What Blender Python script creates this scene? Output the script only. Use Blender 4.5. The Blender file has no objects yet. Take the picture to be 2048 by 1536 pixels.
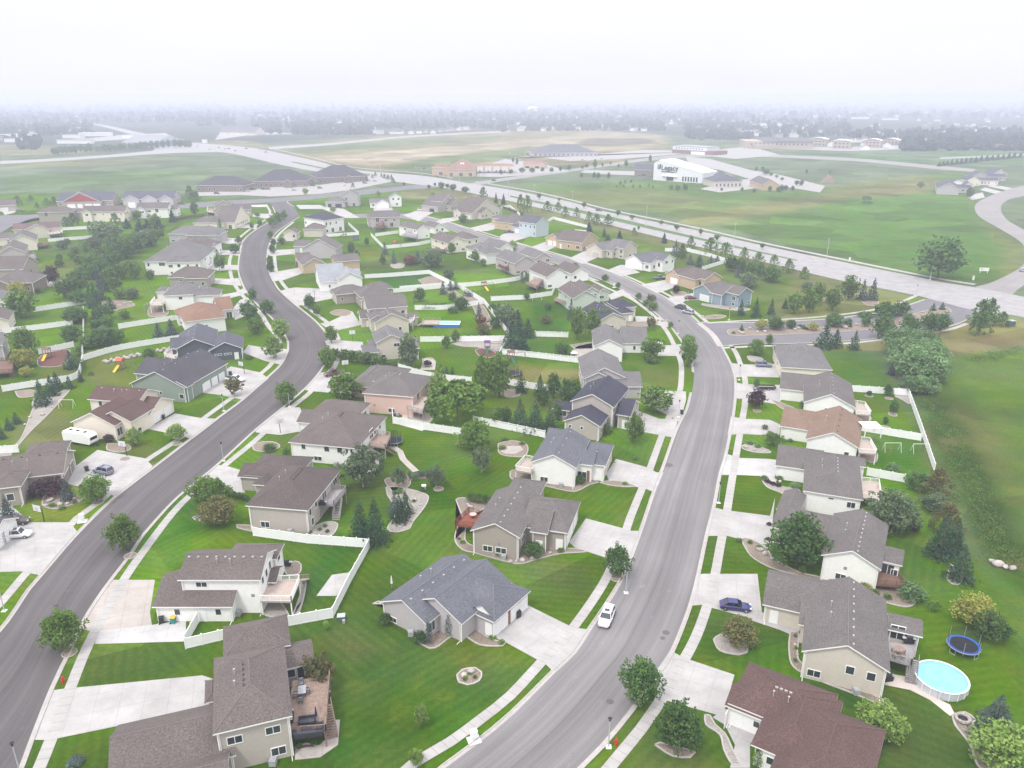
import bpy, math, random
import numpy as np
from mathutils import Vector, Matrix
R = math.radians
S = bpy.context.scene
COL = S.collection
# ---------------- camera, sky, sun, exposure ----------------
F = 1558.; CX, CY = 1024., 768.; PITCH = R(20.2); HC = 74.0
cam_d = bpy.data.cameras.new('camera'); cam = bpy.data.objects.new('camera', cam_d); COL.objects.link(cam)
cam.location = (0, 0, HC); cam.rotation_euler = (R(90) - PITCH, 0, 0)
cam_d.sensor_width = 36; cam_d.lens = F/2048*36; cam_d.clip_start = 1; cam_d.clip_end = 40000
S.camera = cam
SUN_EL, SUN_AZ = R(58), R(215)          # azimuth of the sun seen from the place, clockwise from +Y
W = bpy.data.worlds.new('World'); S.world = W; W.use_nodes = True
nt = W.node_tree; nt.nodes.clear()
o = nt.nodes.new('ShaderNodeOutputWorld'); bg = nt.nodes.new('ShaderNodeBackground')
sky = nt.nodes.new('ShaderNodeTexSky'); sky.sky_type = 'NISHITA'; sky.sun_disc = False
sky.sun_elevation = SUN_EL; sky.sun_rotation = SUN_AZ; sky.dust_density = 3; sky.air_density = 1.2
tc = nt.nodes.new('ShaderNodeTexCoord'); sp = nt.nodes.new('ShaderNodeSeparateXYZ')
nt.links.new(tc.outputs['Generated'], sp.inputs[0])
cr = nt.nodes.new('ShaderNodeValToRGB')   # overcast cloud deck: bright overhead, dimmer low down
e = cr.color_ramp.elements
e[0].position = 0.0; e[0].color = (.685, .68, .73, 1)
e[1].position = 1.0; e[1].color = (1.85, 1.85, 1.93, 1)
for p_, c_ in ((.012, (.69, .685, .73, 1)), (.045, (.70, .70, .73, 1)), (.10, (.715, .715, .735, 1)), (.30, (.95, .95, .98, 1))):
    q_ = e.new(p_); q_.color = c_
nt.links.new(sp.outputs[2], cr.inputs[0])
nz = nt.nodes.new('ShaderNodeTexNoise'); nz.inputs['Scale'].default_value = 2.2; nz.inputs['Detail'].default_value = 4
mp = nt.nodes.new('ShaderNodeMapping'); mp.inputs['Scale'].default_value = (1, 1, 6)
nt.links.new(tc.outputs['Generated'], mp.inputs[0]); nt.links.new(mp.outputs[0], nz.inputs['Vector'])
mr = nt.nodes.new('ShaderNodeMapRange'); mr.inputs[1].default_value = .3; mr.inputs[2].default_value = .7; mr.inputs[3].default_value = .97; mr.inputs[4].default_value = 1.03
nt.links.new(nz.outputs[0], mr.inputs[0])
vm = nt.nodes.new('ShaderNodeVectorMath'); vm.operation = 'SCALE'; nt.links.new(cr.outputs[0], vm.inputs[0]); nt.links.new(mr.outputs[0], vm.inputs['Scale'])
vs = nt.nodes.new('ShaderNodeVectorMath'); vs.operation = 'SCALE'; vs.inputs['Scale'].default_value = SKYK = 6.2
nt.links.new(vm.outputs[0], vs.inputs[0])
mx = nt.nodes.new('ShaderNodeMix'); mx.data_type = 'RGBA'; mx.inputs[0].default_value = .93
nt.links.new(sky.outputs[0], mx.inputs[6]); nt.links.new(vs.outputs[0], mx.inputs[7])
nt.links.new(mx.outputs[2], bg.inputs[0]); bg.inputs[1].default_value = .15
nt.links.new(bg.outputs[0], o.inputs[0])
sd = bpy.data.lights.new('sun', 'SUN'); so = bpy.data.objects.new('sun', sd); COL.objects.link(so)
sd.energy = 1.5; sd.angle = R(10); sd.color = (1, .97, .92)
sv = Vector((math.sin(SUN_AZ)*math.cos(SUN_EL), math.cos(SUN_AZ)*math.cos(SUN_EL), math.sin(SUN_EL)))
so.rotation_euler = sv.to_track_quat('Z', 'Y').to_euler()
V = S.view_settings; V.view_transform = 'Standard'; V.look = 'None'; V.gamma = 1; V.exposure = .62
try: V.use_curve_mapping = False
except Exception: pass
S.cycles.volume_bounces = 1; S.cycles.max_bounces = 6; S.cycles.diffuse_bounces = 3; S.cycles.transparent_max_bounces = 6
# ---------------- pixel (of the 2048x1536 photo) to a point of the place ----------------
cp, sp_ = math.cos(PITCH), math.sin(PITCH)
def G(px, py, z=0.0):
    x = (px-CX)/F; y = -(py-CY)/F
    t = (z-HC)/(-sp_ + y*cp)
    return Vector((x*t, (cp+y*sp_)*t, z))
def hp(y, x=1024):      # horizontal pixels per metre on the ground at that row
    a = G(x, y); return F/(a.y*cp + HC*sp_)
def vp(y):
    return hp(y)*cp*.995 + (y-CY)/F*hp(y)*sp_*-1
def dp(y):
    a = G(1024, y)
    def py(Y): d = Y*cp+HC*sp_; return CY - F*(Y*sp_-HC*cp)/d
    return py(a.y)-py(a.y+1)
RNG = random.Random(7)
# ---------------- mesh helpers ----------------
class MB:
    def __init__(s): s.v = []; s.f = []; s.m = []
    def add(s, vs, fs, m=0):
        b = len(s.v); s.v += [tuple(v) for v in vs]
        for f in fs: s.f.append([b+i for i in f]); s.m.append(m)
        return s
    def quad(s, a, b, c, d, m=0): return s.add([a, b, c, d], [(0, 1, 2, 3)], m)
    def box(s, x0, y0, z0, x1, y1, z1, m=0):
        return s.add([(x0,y0,z0),(x1,y0,z0),(x1,y1,z0),(x0,y1,z0),(x0,y0,z1),(x1,y0,z1),(x1,y1,z1),(x0,y1,z1)],
            [(3,2,1,0),(4,5,6,7),(0,1,5,4),(1,2,6,5),(2,3,7,6),(3,0,4,7)], m)
    def cyl(s, x, y, z0, z1, r0, r1=None, n=10, m=0, cap=True):
        r1 = r0 if r1 is None else r1
        vs = [(x+r0*math.cos(2*math.pi*i/n), y+r0*math.sin(2*math.pi*i/n), z0) for i in range(n)] + \
             [(x+r1*math.cos(2*math.pi*i/n), y+r1*math.sin(2*math.pi*i/n), z1) for i in range(n)]
        fs = [(i, (i+1)%n, n+(i+1)%n, n+i) for i in range(n)]
        if cap: fs += [tuple(range(n))[::-1], tuple(range(n, 2*n))]
        return s.add(vs, fs, m)
    def tube(s, p, q, r, r2=None, n=6, m=0):
        p = Vector(p); q = Vector(q); d = q-p
        if d.length < 1e-6: return s
        r2 = r if r2 is None else r2
        a = d.orthogonal().normalized(); b = d.normalized().cross(a)
        vs = [p+(a*math.cos(t)+b*math.sin(t))*r for t in [2*math.pi*i/n for i in range(n)]] + \
             [q+(a*math.cos(t)+b*math.sin(t))*r2 for t in [2*math.pi*i/n for i in range(n)]]
        return s.add(vs, [(i, (i+1)%n, n+(i+1)%n, n+i) for i in range(n)] + [tuple(range(n))[::-1], tuple(range(n, 2*n))], m)
    def path(s, pts, r, n=6, m=0):
        for a, b in zip(pts, pts[1:]): s.tube(a, b, r, n=n, m=m)
        return s
    def beam(s, p, q, w, h, m=0):     # horizontal-ish board between two points, top at the points' height
        p = Vector(p); q = Vector(q); d = (q-p); d.z = 0
        if d.length < 1e-6: return s
        n = Vector((-d.y, d.x, 0)).normalized()*w/2; k = Vector((0, 0, h))
        return s.add([p-n-k, q-n-k, q+n-k, p+n-k, p-n, q-n, q+n, p+n], [(3,2,1,0),(4,5,6,7),(0,1,5,4),(1,2,6,5),(2,3,7,6),(3,0,4,7)], m)
    def ball(s, c, rx, ry, rz, n=8, k=5, jit=0, rng=None, m=0):
        vs = []; fs = []
        for j in range(1, k):
            t = math.pi*j/k
            for i in range(n):
                a = 2*math.pi*i/n; f = 1+(rng.uniform(-jit, jit) if jit else 0)
                vs.append((c[0]+rx*f*math.sin(t)*math.cos(a), c[1]+ry*f*math.sin(t)*math.sin(a), c[2]+rz*f*math.cos(t)))
        vs += [(c[0], c[1], c[2]+rz), (c[0], c[1], c[2]-rz)]
        T = len(vs)-2
        for j in range(k-2):
            for i in range(n): fs.append((j*n+i, (j+1)*n+i, (j+1)*n+(i+1)%n, j*n+(i+1)%n))
        for i in range(n): fs.append((T, i, (i+1)%n)); fs.append((T+1, (k-2)*n+(i+1)%n, (k-2)*n+i))
        return s.add(vs, fs, m)
    def mesh(s, name, mats):
        me = bpy.data.meshes.new(name); me.from_pydata(s.v, [], s.f)
        for m in (mats if isinstance(mats, (list, tuple)) else [mats]): me.materials.append(m)
        if any(s.m): me.polygons.foreach_set('material_index', s.m)
        me.update(); return me
    def obj(s, name, mats, parent=None): return link(name, s.mesh(name, mats), parent)
def link(name, me, parent=None, loc=None, rz=0):
    o = bpy.data.objects.new(name, me); COL.objects.link(o)
    if parent: o.parent = parent
    if loc is not None: o.location = loc
    if rz: o.rotation_euler = (0, 0, rz)
    return o
def tag(o, label=None, cat=None, group=None, kind=None):
    if label: o['label'] = label
    if cat: o['category'] = cat
    if group: o['group'] = group
    if kind: o['kind'] = kind
    return o
def empty(name, loc, rz=0, label=None, cat=None, group=None):
    o = bpy.data.objects.new(name, None); COL.objects.link(o); o.location = loc; o.rotation_euler = (0, 0, rz)
    o.empty_display_size = .5
    return tag(o, label, cat, group)
KIDS = {}
def copy_tree(o, parent=None, loc=None, rz=None, scale=None, kids=None):
    c = o.copy(); COL.objects.link(c)
    if parent is not None: c.parent = parent
    if loc is not None: c.location = loc
    if rz is not None: c.rotation_euler = (0, 0, rz)
    if scale is not None: c.scale = scale
    for ch in (kids or o.children): copy_tree(ch, c)
    return c
def smooth(me):
    me.polygons.foreach_set('use_smooth', [True]*len(me.polygons)); return me
def spline(pts, step=3.0):     # smooth curve through points (Catmull-Rom) in x, y
    pts = [Vector((p[0], p[1], 0)) for p in pts]
    P = [2*pts[0]-pts[1]] + pts + [2*pts[-1]-pts[-2]]; out = []
    for i in range(1, len(P)-2):
        a, b, c, d = P[i-1:i+3]; n = max(1, int((c-b).length/step))
        for k in range(n):
            t = k/n
            out.append(.5*((2*b)+(c-a)*t+(2*a-5*b+4*c-d)*t*t+(3*b-a-3*c+d)*t*t*t))
    out.append(pts[-1]); return out
def normals2(line):
    ns = []
    for i in range(len(line)):
        d = line[min(i+1, len(line)-1)]-line[max(i-1, 0)]; d.z = 0
        ns.append(Vector((-d.y, d.x, 0)).normalized())
    return ns
# ---------------- materials ----------------
def nn(t, k, **kw):
    n = t.nodes.new(k)
    for a, b in kw.items(): setattr(n, a, b)
    return n
MATS = {}
def mat(name, col, rough=.8, amt=.12, scale=3.0, bands=None, col2=None, spec=.3, metal=0, big=0, bump=0):
    """procedural surface: base colour, fine and large noise, optional courses by height (siding, shingles)"""
    if name in MATS: return MATS[name]
    m = bpy.data.materials.new(name); m.use_nodes = True; t = m.node_tree; b = t.nodes['Principled BSDF']
    b.inputs['Roughness'].default_value = rough; b.inputs['Specular IOR Level'].default_value = spec; b.inputs['Metallic'].default_value = metal
    g = nn(t, 'ShaderNodeNewGeometry'); n = nn(t, 'ShaderNodeTexNoise'); n.inputs['Scale'].default_value = scale; n.inputs['Detail'].default_value = 3
    t.links.new(g.outputs['Position'], n.inputs['Vector'])
    r = nn(t, 'ShaderNodeMapRange'); r.inputs[1].default_value = .3; r.inputs[2].default_value = .7; r.inputs[3].default_value = 1-amt; r.inputs[4].default_value = 1+amt
    t.links.new(n.outputs[0], r.inputs[0]); f = r.outputs[0]
    if big:
        n2 = nn(t, 'ShaderNodeTexNoise'); n2.inputs['Scale'].default_value = scale*.05; n2.inputs['Detail'].default_value = 4; t.links.new(g.outputs['Position'], n2.inputs['Vector'])
        r2 = nn(t, 'ShaderNodeMapRange'); r2.inputs[1].default_value = .3; r2.inputs[2].default_value = .7; r2.inputs[3].default_value = 1-big; r2.inputs[4].default_value = 1+big
        t.links.new(n2.outputs[0], r2.inputs[0]); k = nn(t, 'ShaderNodeMath', operation='MULTIPLY'); t.links.new(f, k.inputs[0]); t.links.new(r2.outputs[0], k.inputs[1]); f = k.outputs[0]
    if bands:
        s_ = nn(t, 'ShaderNodeSeparateXYZ'); t.links.new(g.outputs['Position'], s_.inputs[0])
        k = nn(t, 'ShaderNodeMath', operation='MULTIPLY'); k.inputs[1].default_value = 1/bands[0]; t.links.new(s_.outputs[2], k.inputs[0])
        k2 = nn(t, 'ShaderNodeMath', operation='FRACT'); t.links.new(k.outputs[0], k2.inputs[0])
        k3 = nn(t, 'ShaderNodeMapRange'); k3.inputs[1].default_value = 0; k3.inputs[2].default_value = .3; k3.inputs[3].default_value = 1-bands[1]; k3.inputs[4].default_value = 1
        t.links.new(k2.outputs[0], k3.inputs[0]); k4 = nn(t, 'ShaderNodeMath', operation='MULTIPLY'); t.links.new(f, k4.inputs[0]); t.links.new(k3.outputs[0], k4.inputs[1]); f = k4.outputs[0]
    c = None
    if col2:
        n3 = nn(t, 'ShaderNodeTexNoise'); n3.inputs['Scale'].default_value = scale*.8; n3.inputs['Detail'].default_value = 5; t.links.new(g.outputs['Position'], n3.inputs['Vector'])
        rr = nn(t, 'ShaderNodeMapRange'); rr.inputs[1].default_value = .42; rr.inputs[2].default_value = .6; t.links.new(n3.outputs[0], rr.inputs[0])
        c = nn(t, 'ShaderNodeMix', data_type='RGBA'); c.inputs[6].default_value = (*col, 1); c.inputs[7].default_value = (*col2, 1); t.links.new(rr.outputs[0], c.inputs[0])
    v = nn(t, 'ShaderNodeVectorMath', operation='SCALE'); t.links.new(f, v.inputs['Scale'])
    if c: t.links.new(c.outputs[2], v.inputs[0])
    else: v.inputs[0].default_value = col
    t.links.new(v.outputs[0], b.inputs['Base Color'])
    if bump:
        bp = nn(t, 'ShaderNodeBump'); bp.inputs['Strength'].default_value = bump; bp.inputs['Distance'].default_value = .05
        t.links.new(n.outputs[0], bp.inputs['Height']); t.links.new(bp.outputs[0], b.inputs['Normal'])
    MATS[name] = m; return m
WHITE = (.80, .79, .77)
trim = mat('white_trim', WHITE, .6, .03)
fencem = mat('white_vinyl', (.80, .80, .80), .5, .03, 1)
fencegap = mat('white_vinyl_lattice', (.66, .67, .70), .5, .05, 1)
conc = mat('concrete', (.60, .56, .53), .85, .05, 1.2, big=.07)
conc_new = mat('new_concrete', (.60, .59, .58), .85, .04, 1.2, big=.04)
conc_pink = mat('aged_concrete', (.50, .44, .40), .85, .06, 1.2, big=.06)
kerbm = mat('kerb_concrete', (.36, .335, .315), .85, .10, 1.5, big=.1)
gravel = mat('bed_gravel', (.21, .17, .135), .95, .35, 5, big=.15)
gravel_w = mat('pale_gravel', (.27, .245, .22), .95, .3, 5, big=.15)
mulch = mat('red_mulch', (.12, .05, .04), .95, .35, 6)
rockm = mat('bed_rock', (.36, .33, .30), .9, .3, 2)
black = mat('black_metal', (.02, .02, .022), .5, .1)
blackp = mat('black_plastic', (.025, .025, .028), .5, .1)
steel = mat('grey_steel', (.42, .43, .44), .4, .05, metal=.3)
whitem = mat('white_paint', (.78, .78, .77), .5, .04)
glassm = mat('window_glass', (.035, .045, .055), .12, .2, .8, spec=.8)
glassd = mat('dark_glass', (.012, .014, .018), .08, .1, spec=.9)
wood = mat('deck_wood', (.25, .18, .145), .85, .18, 2.5, big=.1)
woodr = mat('red_stained_wood', (.22, .07, .04), .8, .18, 2.5)
woodg = mat('grey_wood', (.28, .26, .26), .85, .15, 2.5)
woodp = mat('pale_composite_deck', (.40, .33, .29), .85, .08, 2.5)
bark = mat('bark', (.12, .09, .07), .95, .3, 6)
barkw = mat('pale_bark', (.42, .38, .34), .95, .3, 4)
brick = mat('brick_wall', (.22, .12, .09), .9, .3, 6, bands=(.25, .25))
tyre = mat('tyre_rubber', (.02, .02, .02), .9, .1)
chrome = mat('wheel_alloy', (.45, .45, .46), .3, .05, metal=.8)
redp = mat('red_paint', (.45, .03, .02), .5, .05)
# ======================= GROUND =======================
def sdf(px, py, poly):
    d = np.full(px.shape, 1e18); inside = np.zeros(px.shape, bool); n = len(poly)
    for i in range(n):
        ax, ay = poly[i]; bx, by = poly[(i+1) % n]
        ex, ey = bx-ax, by-ay; wx, wy = px-ax, py-ay
        t = np.clip((wx*ex+wy*ey)/max(ex*ex+ey*ey, 1e-9), 0, 1)
        d = np.minimum(d, (wx-t*ex)**2+(wy-t*ey)**2)
        c = ((ay > py) != (by > py)) & (px < (bx-ax)*(py-ay)/(by-ay if by != ay else 1e-9)+ax)
        inside ^= c
    d = np.sqrt(d); return np.where(inside, d, -d)
def axis(pieces):
    out = [pieces[0][0]]
    for a, b, s0, g in pieces:
        x = a; s = s0
        while x < b: x += s; s *= g; out.append(min(x, b))
    return np.array(out)
ys = axis([(30, 300, 1.5, 1.0), (300, 14000, 1.6, 1.022)])
xp = axis([(0, 110, 1.5, 1.0), (110, 9000, 1.6, 1.035)])
xs = np.concatenate([-xp[::-1][:-1], xp])
XX, YY = np.meshgrid(xs, ys)
rg = np.random.RandomState(3)
def wob(x, y, s):
    r = 0
    for k in range(5):
        a, b, c = rg.uniform(-1, 1, 3); r = r+np.sin((x*a*2+y*b*2)/s*(1+k*.7)+c*9)/(1+k*.5)
    return r/2.5
w1 = wob(XX, YY, 14.0); w2 = wob(XX, YY, 5.0); w3 = wob(XX, YY, 90.0)
LAWN = (.062, .124, .003); DLAWN = (.030, .080, .008); OLIVE = (.105, .115, .030); FIELD = (.095, .128, .070); TAN = (.27, .23, .155)
DRY = (.15, .145, .070); BRUSH = (.030, .050, .014); TOWN = (.055, .070, .05); LIME = (.085, .135, .018); DIRT = (.24, .18, .13)
TT = np.zeros(XX.shape+(3,)); TT[:] = FIELD; MOW = np.zeros(XX.shape)
def paint(poly, col, fe=4., st=1., mow=None):
    P = [tuple(G(a, b)[:2]) for a, b in poly]
    x0 = min(p[0] for p in P)-fe*2; x1 = max(p[0] for p in P)+fe*2; y0 = min(p[1] for p in P)-fe*2; y1 = max(p[1] for p in P)+fe*2
    i0, i1 = np.searchsorted(ys, (y0, y1)); j0, j1 = np.searchsorted(xs, (x0, x1))
    if i1 <= i0 or j1 <= j0: return
    sl = (slice(i0, i1), slice(j0, j1))
    d = sdf(XX[sl], YY[sl], P)+(w1[sl]*.6+w2[sl]*.3)*fe
    k = np.clip(d/fe*.5+.5, 0, 1)*st; k = k[..., None]
    TT[sl] = TT[sl]*(1-k)+np.array(col)*k
    if mow is not None: MOW[sl] = MOW[sl]*(1-k[..., 0])+mow*k[..., 0]
TWN = [(-900,206),(-900,315),(0,312),(180,306),(400,298),(560,286),(700,273),(1000,263),(1180,262),(1330,268),(1420,278),(1640,280),(1810,296),(2048,303),(3000,310),(3000,206)]
paint(TWN, TOWN, 30)
paint([(-900,309),(0,311),(190,307),(180,298),(60,290),(-900,290)], DRY, 12)
paint([(560,292),(760,272),(1000,262),(1180,259),(1330,272),(1340,300),(1240,330),(900,330),(780,345),(600,318)], (0.170, 0.152, 0.072), 12)
paint([(620,315),(800,300),(1000,285),(1080,278),(1130,283),(1000,300),(860,318),(740,332)], TAN, 8)
paint([(1040,285),(1180,262),(1320,270),(1340,285),(1270,300),(1100,305)], TAN, 10, .8)
paint([(1180,276),(1300,276),(1310,286),(1240,292),(1140,292)], (0.128, 0.112, 0.072), 6)
paint([(560,298),(800,280),(1000,272),(1010,276),(840,290),(620,308)], (0.102, 0.136, 0.054), 8)
paint([(760,335),(860,315),(1050,295),(1060,310),(900,335),(800,345)], (0.102, 0.136, 0.048), 8)
paint([(380,300),(560,297),(500,282),(380,283)], DRY, 8)
paint([(-600,330),(0,322),(330,308),(440,312),(560,335),(640,352),(560,372),(300,395),(0,400),(-600,420)], FIELD, 8)
paint([(0,325),(200,318),(360,315),(330,325),(100,335),(-200,340)], (0.140, 0.140, 0.060), 10, .7)
paint([(0,352),(250,340),(400,338),(420,350),(200,372),(0,378)], (0.072, 0.124, 0.033), 10, .8)
# right-hand big field
paint([(1030,372),(1330,360),(1560,385),(1930,340),(1960,400),(1950,440),(2040,500),(2030,540),(1930,575),(1700,520),(1400,445)], (0.075, 0.132, 0.030), 6)
paint([(1340,440),(1500,408),(1700,384),(1860,360),(1880,375),(1700,410),(1560,425),(1400,455)], (0.145, 0.144, 0.057), 8, .85)
paint([(1100,385),(1250,375),(1420,395),(1400,430),(1200,412)], (0.123, 0.132, 0.048), 12, .7)
paint([(1640,375),(1800,352),(1880,352),(1860,385),(1700,400)], (0.145, 0.136, 0.060), 8, .6)
paint([(1690,395),(1900,388),(1960,430),(2040,500),(2000,560),(1870,550),(1640,500),(1560,440)], (0.064, 0.132, 0.025), 8, .9)
paint([(1960,440),(2048,500),(2048,560),(2000,555),(2010,500)], (0.145, 0.152, 0.051), 4, .8)
paint([(1580,305),(1700,306),(1900,322),(1960,338),(1700,325)], (0.072, 0.124, 0.045), 4)
paint([(1810,300),(2048,304),(2048,330),(1880,312)], (0.072, 0.124, 0.042), 6)
paint([(1370,285),(1700,292),(1680,300),(1460,300)], (0.102, 0.128, 0.054), 6)
# neighbourhood lawns
NB = [(-200,1700),(-200,400),(60,385),(330,392),(540,400),(700,385),(860,370),(1040,405),(1370,482),(1560,531),(1850,596),(1870,610),(1730,645),(1700,690),(1800,780),(1870,960),(1960,1130),(2100,1300),(2300,1700)]
paint(NB, LAWN, 2, 1, 1)
paint([(850,372),(1060,412),(1370,486),(1560,533),(1840,592),(1700,628),(1560,640),(1530,600),(1600,560),(1430,520),(1180,458),(1000,415),(890,385),(800,388)], DRY, 4, .75, 0)
paint([(800,384),(905,379),(1010,402),(980,418),(880,398),(810,400)], DRY, 3, .8, 0)
paint([(1160,480),(1400,495),(1560,560),(1600,610),(1500,600),(1330,520)], (0.072, 0.104, 0.024), 4, .8)
paint([(1590,560),(1700,590),(1830,595),(1760,620),(1640,630),(1560,630)], OLIVE, 3, .8, 0)
paint([(1640,600),(1700,575),(1750,580),(1700,600)], TAN, 3, .5)
paint([(1500,690),(1640,690),(1740,685),(1960,640),(2100,640),(2100,680),(1960,690),(1900,720),(1860,720),(1770,700),(1650,706)], (0.128, 0.116, 0.042), 3, .9, 0)
paint([(1960,665),(2048,680),(2048,720),(1950,712),(1880,715)], (0.136, 0.108, 0.048), 3, .8, 0)
# wild field at right
paint([(1880,715),(2100,690),(2500,700),(2600,1700),(2200,1700),(2048,1420),(1960,1130),(1870,940),(1830,800)], (0.068, 0.120, 0.019), 3, 1, 0)
paint([(1850,800),(1935,790),(1965,900),(2020,1010),(2070,1130),(2050,1180),(1960,1100),(1905,980),(1860,880)], (.024,.048,.010), 3, .92, 0)
paint([(1950,720),(2030,710),(2048,780),(2048,900),(1980,900),(1930,800)], LIME, 8, .5, 0)
paint([(1850,860),(1866,930),(1880,970),(1862,930)], (0.170, 0.112, 0.054), 1.0, .8, 0)
paint([(1890,880),(1905,880),(1912,905),(1895,900)], (0.170, 0.120, 0.060), 1.2, .7, 0)
paint([(1985,1105),(2048,1118),(2048,1142),(1990,1128)], (0.212, 0.152, 0.084), 1.2, .8, 0)
paint([(1925,800),(1990,880),(2048,990),(2048,1010),(1980,930),(1915,840)], (0.102, 0.092, 0.030), 3, .6, 0)
# yard differences: dry patches, darker watered lawns
for poly, c, f, s in [
 ([(0,870),(75,810),(130,800),(165,870),(145,905),(60,905)], OLIVE, 2, .9), ([(60,905),(200,960),(150,1050),(60,1040)], (0.111, 0.096, 0.030), 2, .5),
 ([(210,860),(345,895),(300,925),(215,900)], OLIVE, 2, .7), ([(290,930),(310,922),(320,930),(295,938)], (0.255, 0.176, 0.090), .8, .9),
 ([(170,720),(265,700),(262,790),(180,770)], OLIVE, 2, .7), ([(90,735),(170,700),(150,760),(70,770)], OLIVE, 2, .7),
 ([(80,530),(190,520),(240,550),(130,575),(70,560)], (0.102, 0.120, 0.036), 4, .7), ([(60,500),(200,460),(200,500),(90,520)], (0.051, 0.096, 0.021), 4, .7),
 ([(1040,730),(1175,740),(1165,760),(1060,765),(1000,775),(1000,740)], (0.145, 0.132, 0.045), 2.5, .9), ([(990,770),(1130,790),(1110,830),(1000,820)], (0.076, 0.096, 0.024), 3, .8),
 ([(1280,735),(1355,740),(1355,775),(1290,775)], OLIVE, 2, .6), ([(700,520),(840,500),(1000,545),(860,545),(730,545)], (0.055, 0.096, 0.021), 4, .8),
 ([(700,490),(770,500),(800,530),(740,535)], OLIVE, 3, .55), ([(760,540),(860,548),(860,570),(760,575)], (0.030, 0.096, 0.013), 2, .9),
 ([(1060,600),(1140,610),(1135,665),(1060,665)], (0.030, 0.084, 0.012), 2, .8), ([(1000,700),(1060,680),(1140,690),(1180,720),(1010,706)], (0.034, 0.092, 0.012), 2, .7),
 ([(640,1080),(740,1085),(640,1195),(600,1190)], (0.025, 0.084, 0.008), 2, .8), ([(270,1010),(380,980),(470,1040),(300,1090),(250,1160)], (0.027, 0.080, 0.008), 3, .8),
 ([(190,1280),(370,1290),(430,1330),(200,1370),(160,1370)], (0.047, 0.084, 0.012), 2, .7), ([(900,940),(1010,960),(900,1060),(790,1060),(760,1000)], (0.043, 0.096, 0.012), 4, .6),
 ([(740,1080),(850,1070),(930,1050),(900,1100),(770,1190),(700,1260)], (0.055, 0.100, 0.013), 4, .7), ([(1050,1110),(1210,1120),(1190,1200),(1060,1160)], (0.064, 0.092, 0.021), 2, .8),
 ([(660,1260),(790,1300),(1040,1350),(800,1536),(640,1536),(690,1400)], (0.034, 0.084, 0.008), 4, .9), ([(880,1270),(960,1280),(1060,1330),(1000,1340),(900,1330)], OLIVE, 3, .45),
 ([(760,1180),(1000,1500),(970,1520),(700,1240)], (0.043, 0.094, 0.007), 6, .5), ([(690,1240),(740,1300),(700,1330),(660,1270)], OLIVE, 2, .5),
 ([(1400,1240),(1580,1260),(1600,1320),(1480,1350),(1390,1310)], (0.032, 0.084, 0.008), 2, .7), ([(1790,1400),(1900,1390),(1960,1440),(1930,1536),(1800,1536)], (0.038, 0.084, 0.008), 3, .6),
 ([(1330,1400),(1480,1440),(1460,1536),(1250,1536)], (0.038, 0.080, 0.012), 2, .6), ([(1300,1530),(1400,1520),(1440,1560)], OLIVE, 2, .7),
 ([(1600,1350),(1790,1410),(1700,1420),(1600,1380)], (0.021, 0.068, 0.006), 1.5, .8), ([(1770,970),(1840,990),(1900,1180),(1830,1200),(1780,1100)], (0.036, 0.088, 0.010), 3, .6),
 ([(1730,880),(1850,880),(1860,960),(1740,950)], (0.031, 0.092, 0.012), 2, .7), ([(1650,700),(1770,705),(1790,770),(1690,780)], (0.047, 0.112, 0.014), 2, .7)]:
    paint(poly, c, f, s)
# subtle broad variation
var = 1+.10*w3[..., None]+.05*w1[..., None]
TT = np.clip(TT*var, 0, 1)
ny, nx = XX.shape
ZZ = np.zeros(XX.shape)
def hill(px, py, rx, ry, h):       # gentle rise in open ground
    c = G(px, py); d = ((XX-c.x)/rx)**2+((YY-c.y)/ry)**2; ZZ[:] = ZZ+h*np.exp(-d*1.2)
gv = np.stack([XX, YY, ZZ], -1).reshape(-1, 3)
idx = np.arange(ny*nx).reshape(ny, nx)
q = np.stack([idx[:-1, :-1], idx[:-1, 1:], idx[1:, 1:], idx[1:, :-1]], -1).reshape(-1, 4)
gm = bpy.data.meshes.new('ground'); gm.vertices.add(len(gv)); gm.vertices.foreach_set('co', gv.ravel())
gm.loops.add(q.size); gm.loops.foreach_set('vertex_index', q.ravel().astype(np.int32))
gm.polygons.add(len(q)); gm.polygons.foreach_set('loop_start', np.arange(0, q.size, 4, dtype=np.int32)); gm.polygons.foreach_set('loop_total', np.full(len(q), 4, dtype=np.int32))
gm.update(calc_edges=True)
ca = gm.color_attributes.new('grass_kind', 'FLOAT_COLOR', 'POINT')
ca.data.foreach_set('color', np.concatenate([TT.reshape(-1, 3), MOW.reshape(-1, 1)], 1).ravel().astype(np.float32))
m = bpy.data.materials.new('grass_ground'); m.use_nodes = True; t = m.node_tree; b = t.nodes['Principled BSDF']; b.inputs['Roughness'].default_value = .95; b.inputs['Specular IOR Level'].default_value = 0
at = nn(t, 'ShaderNodeAttribute', attribute_name='grass_kind'); g = nn(t, 'ShaderNodeNewGeometry')
def noise(sc, det, rough=.5):
    n = nn(t, 'ShaderNodeTexNoise'); n.inputs['Scale'].default_value = sc; n.inputs['Detail'].default_value = det; n.inputs['Roughness'].default_value = rough
    t.links.new(g.outputs['Position'], n.inputs['Vector']); return n.outputs[0]
def rng_(s, a, b_, c, d):
    r = nn(t, 'ShaderNodeMapRange'); r.inputs[1].default_value = a; r.inputs[2].default_value = b_; r.inputs[3].default_value = c; r.inputs[4].default_value = d; t.links.new(s, r.inputs[0]); return r.outputs[0]
def mul(a, b_):
    k = nn(t, 'ShaderNodeMath', operation='MULTIPLY'); t.links.new(a, k.inputs[0])
    if isinstance(b_, float): k.inputs[1].default_value = b_
    else: t.links.new(b_, k.inputs[1])
    return k.outputs[0]
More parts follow.
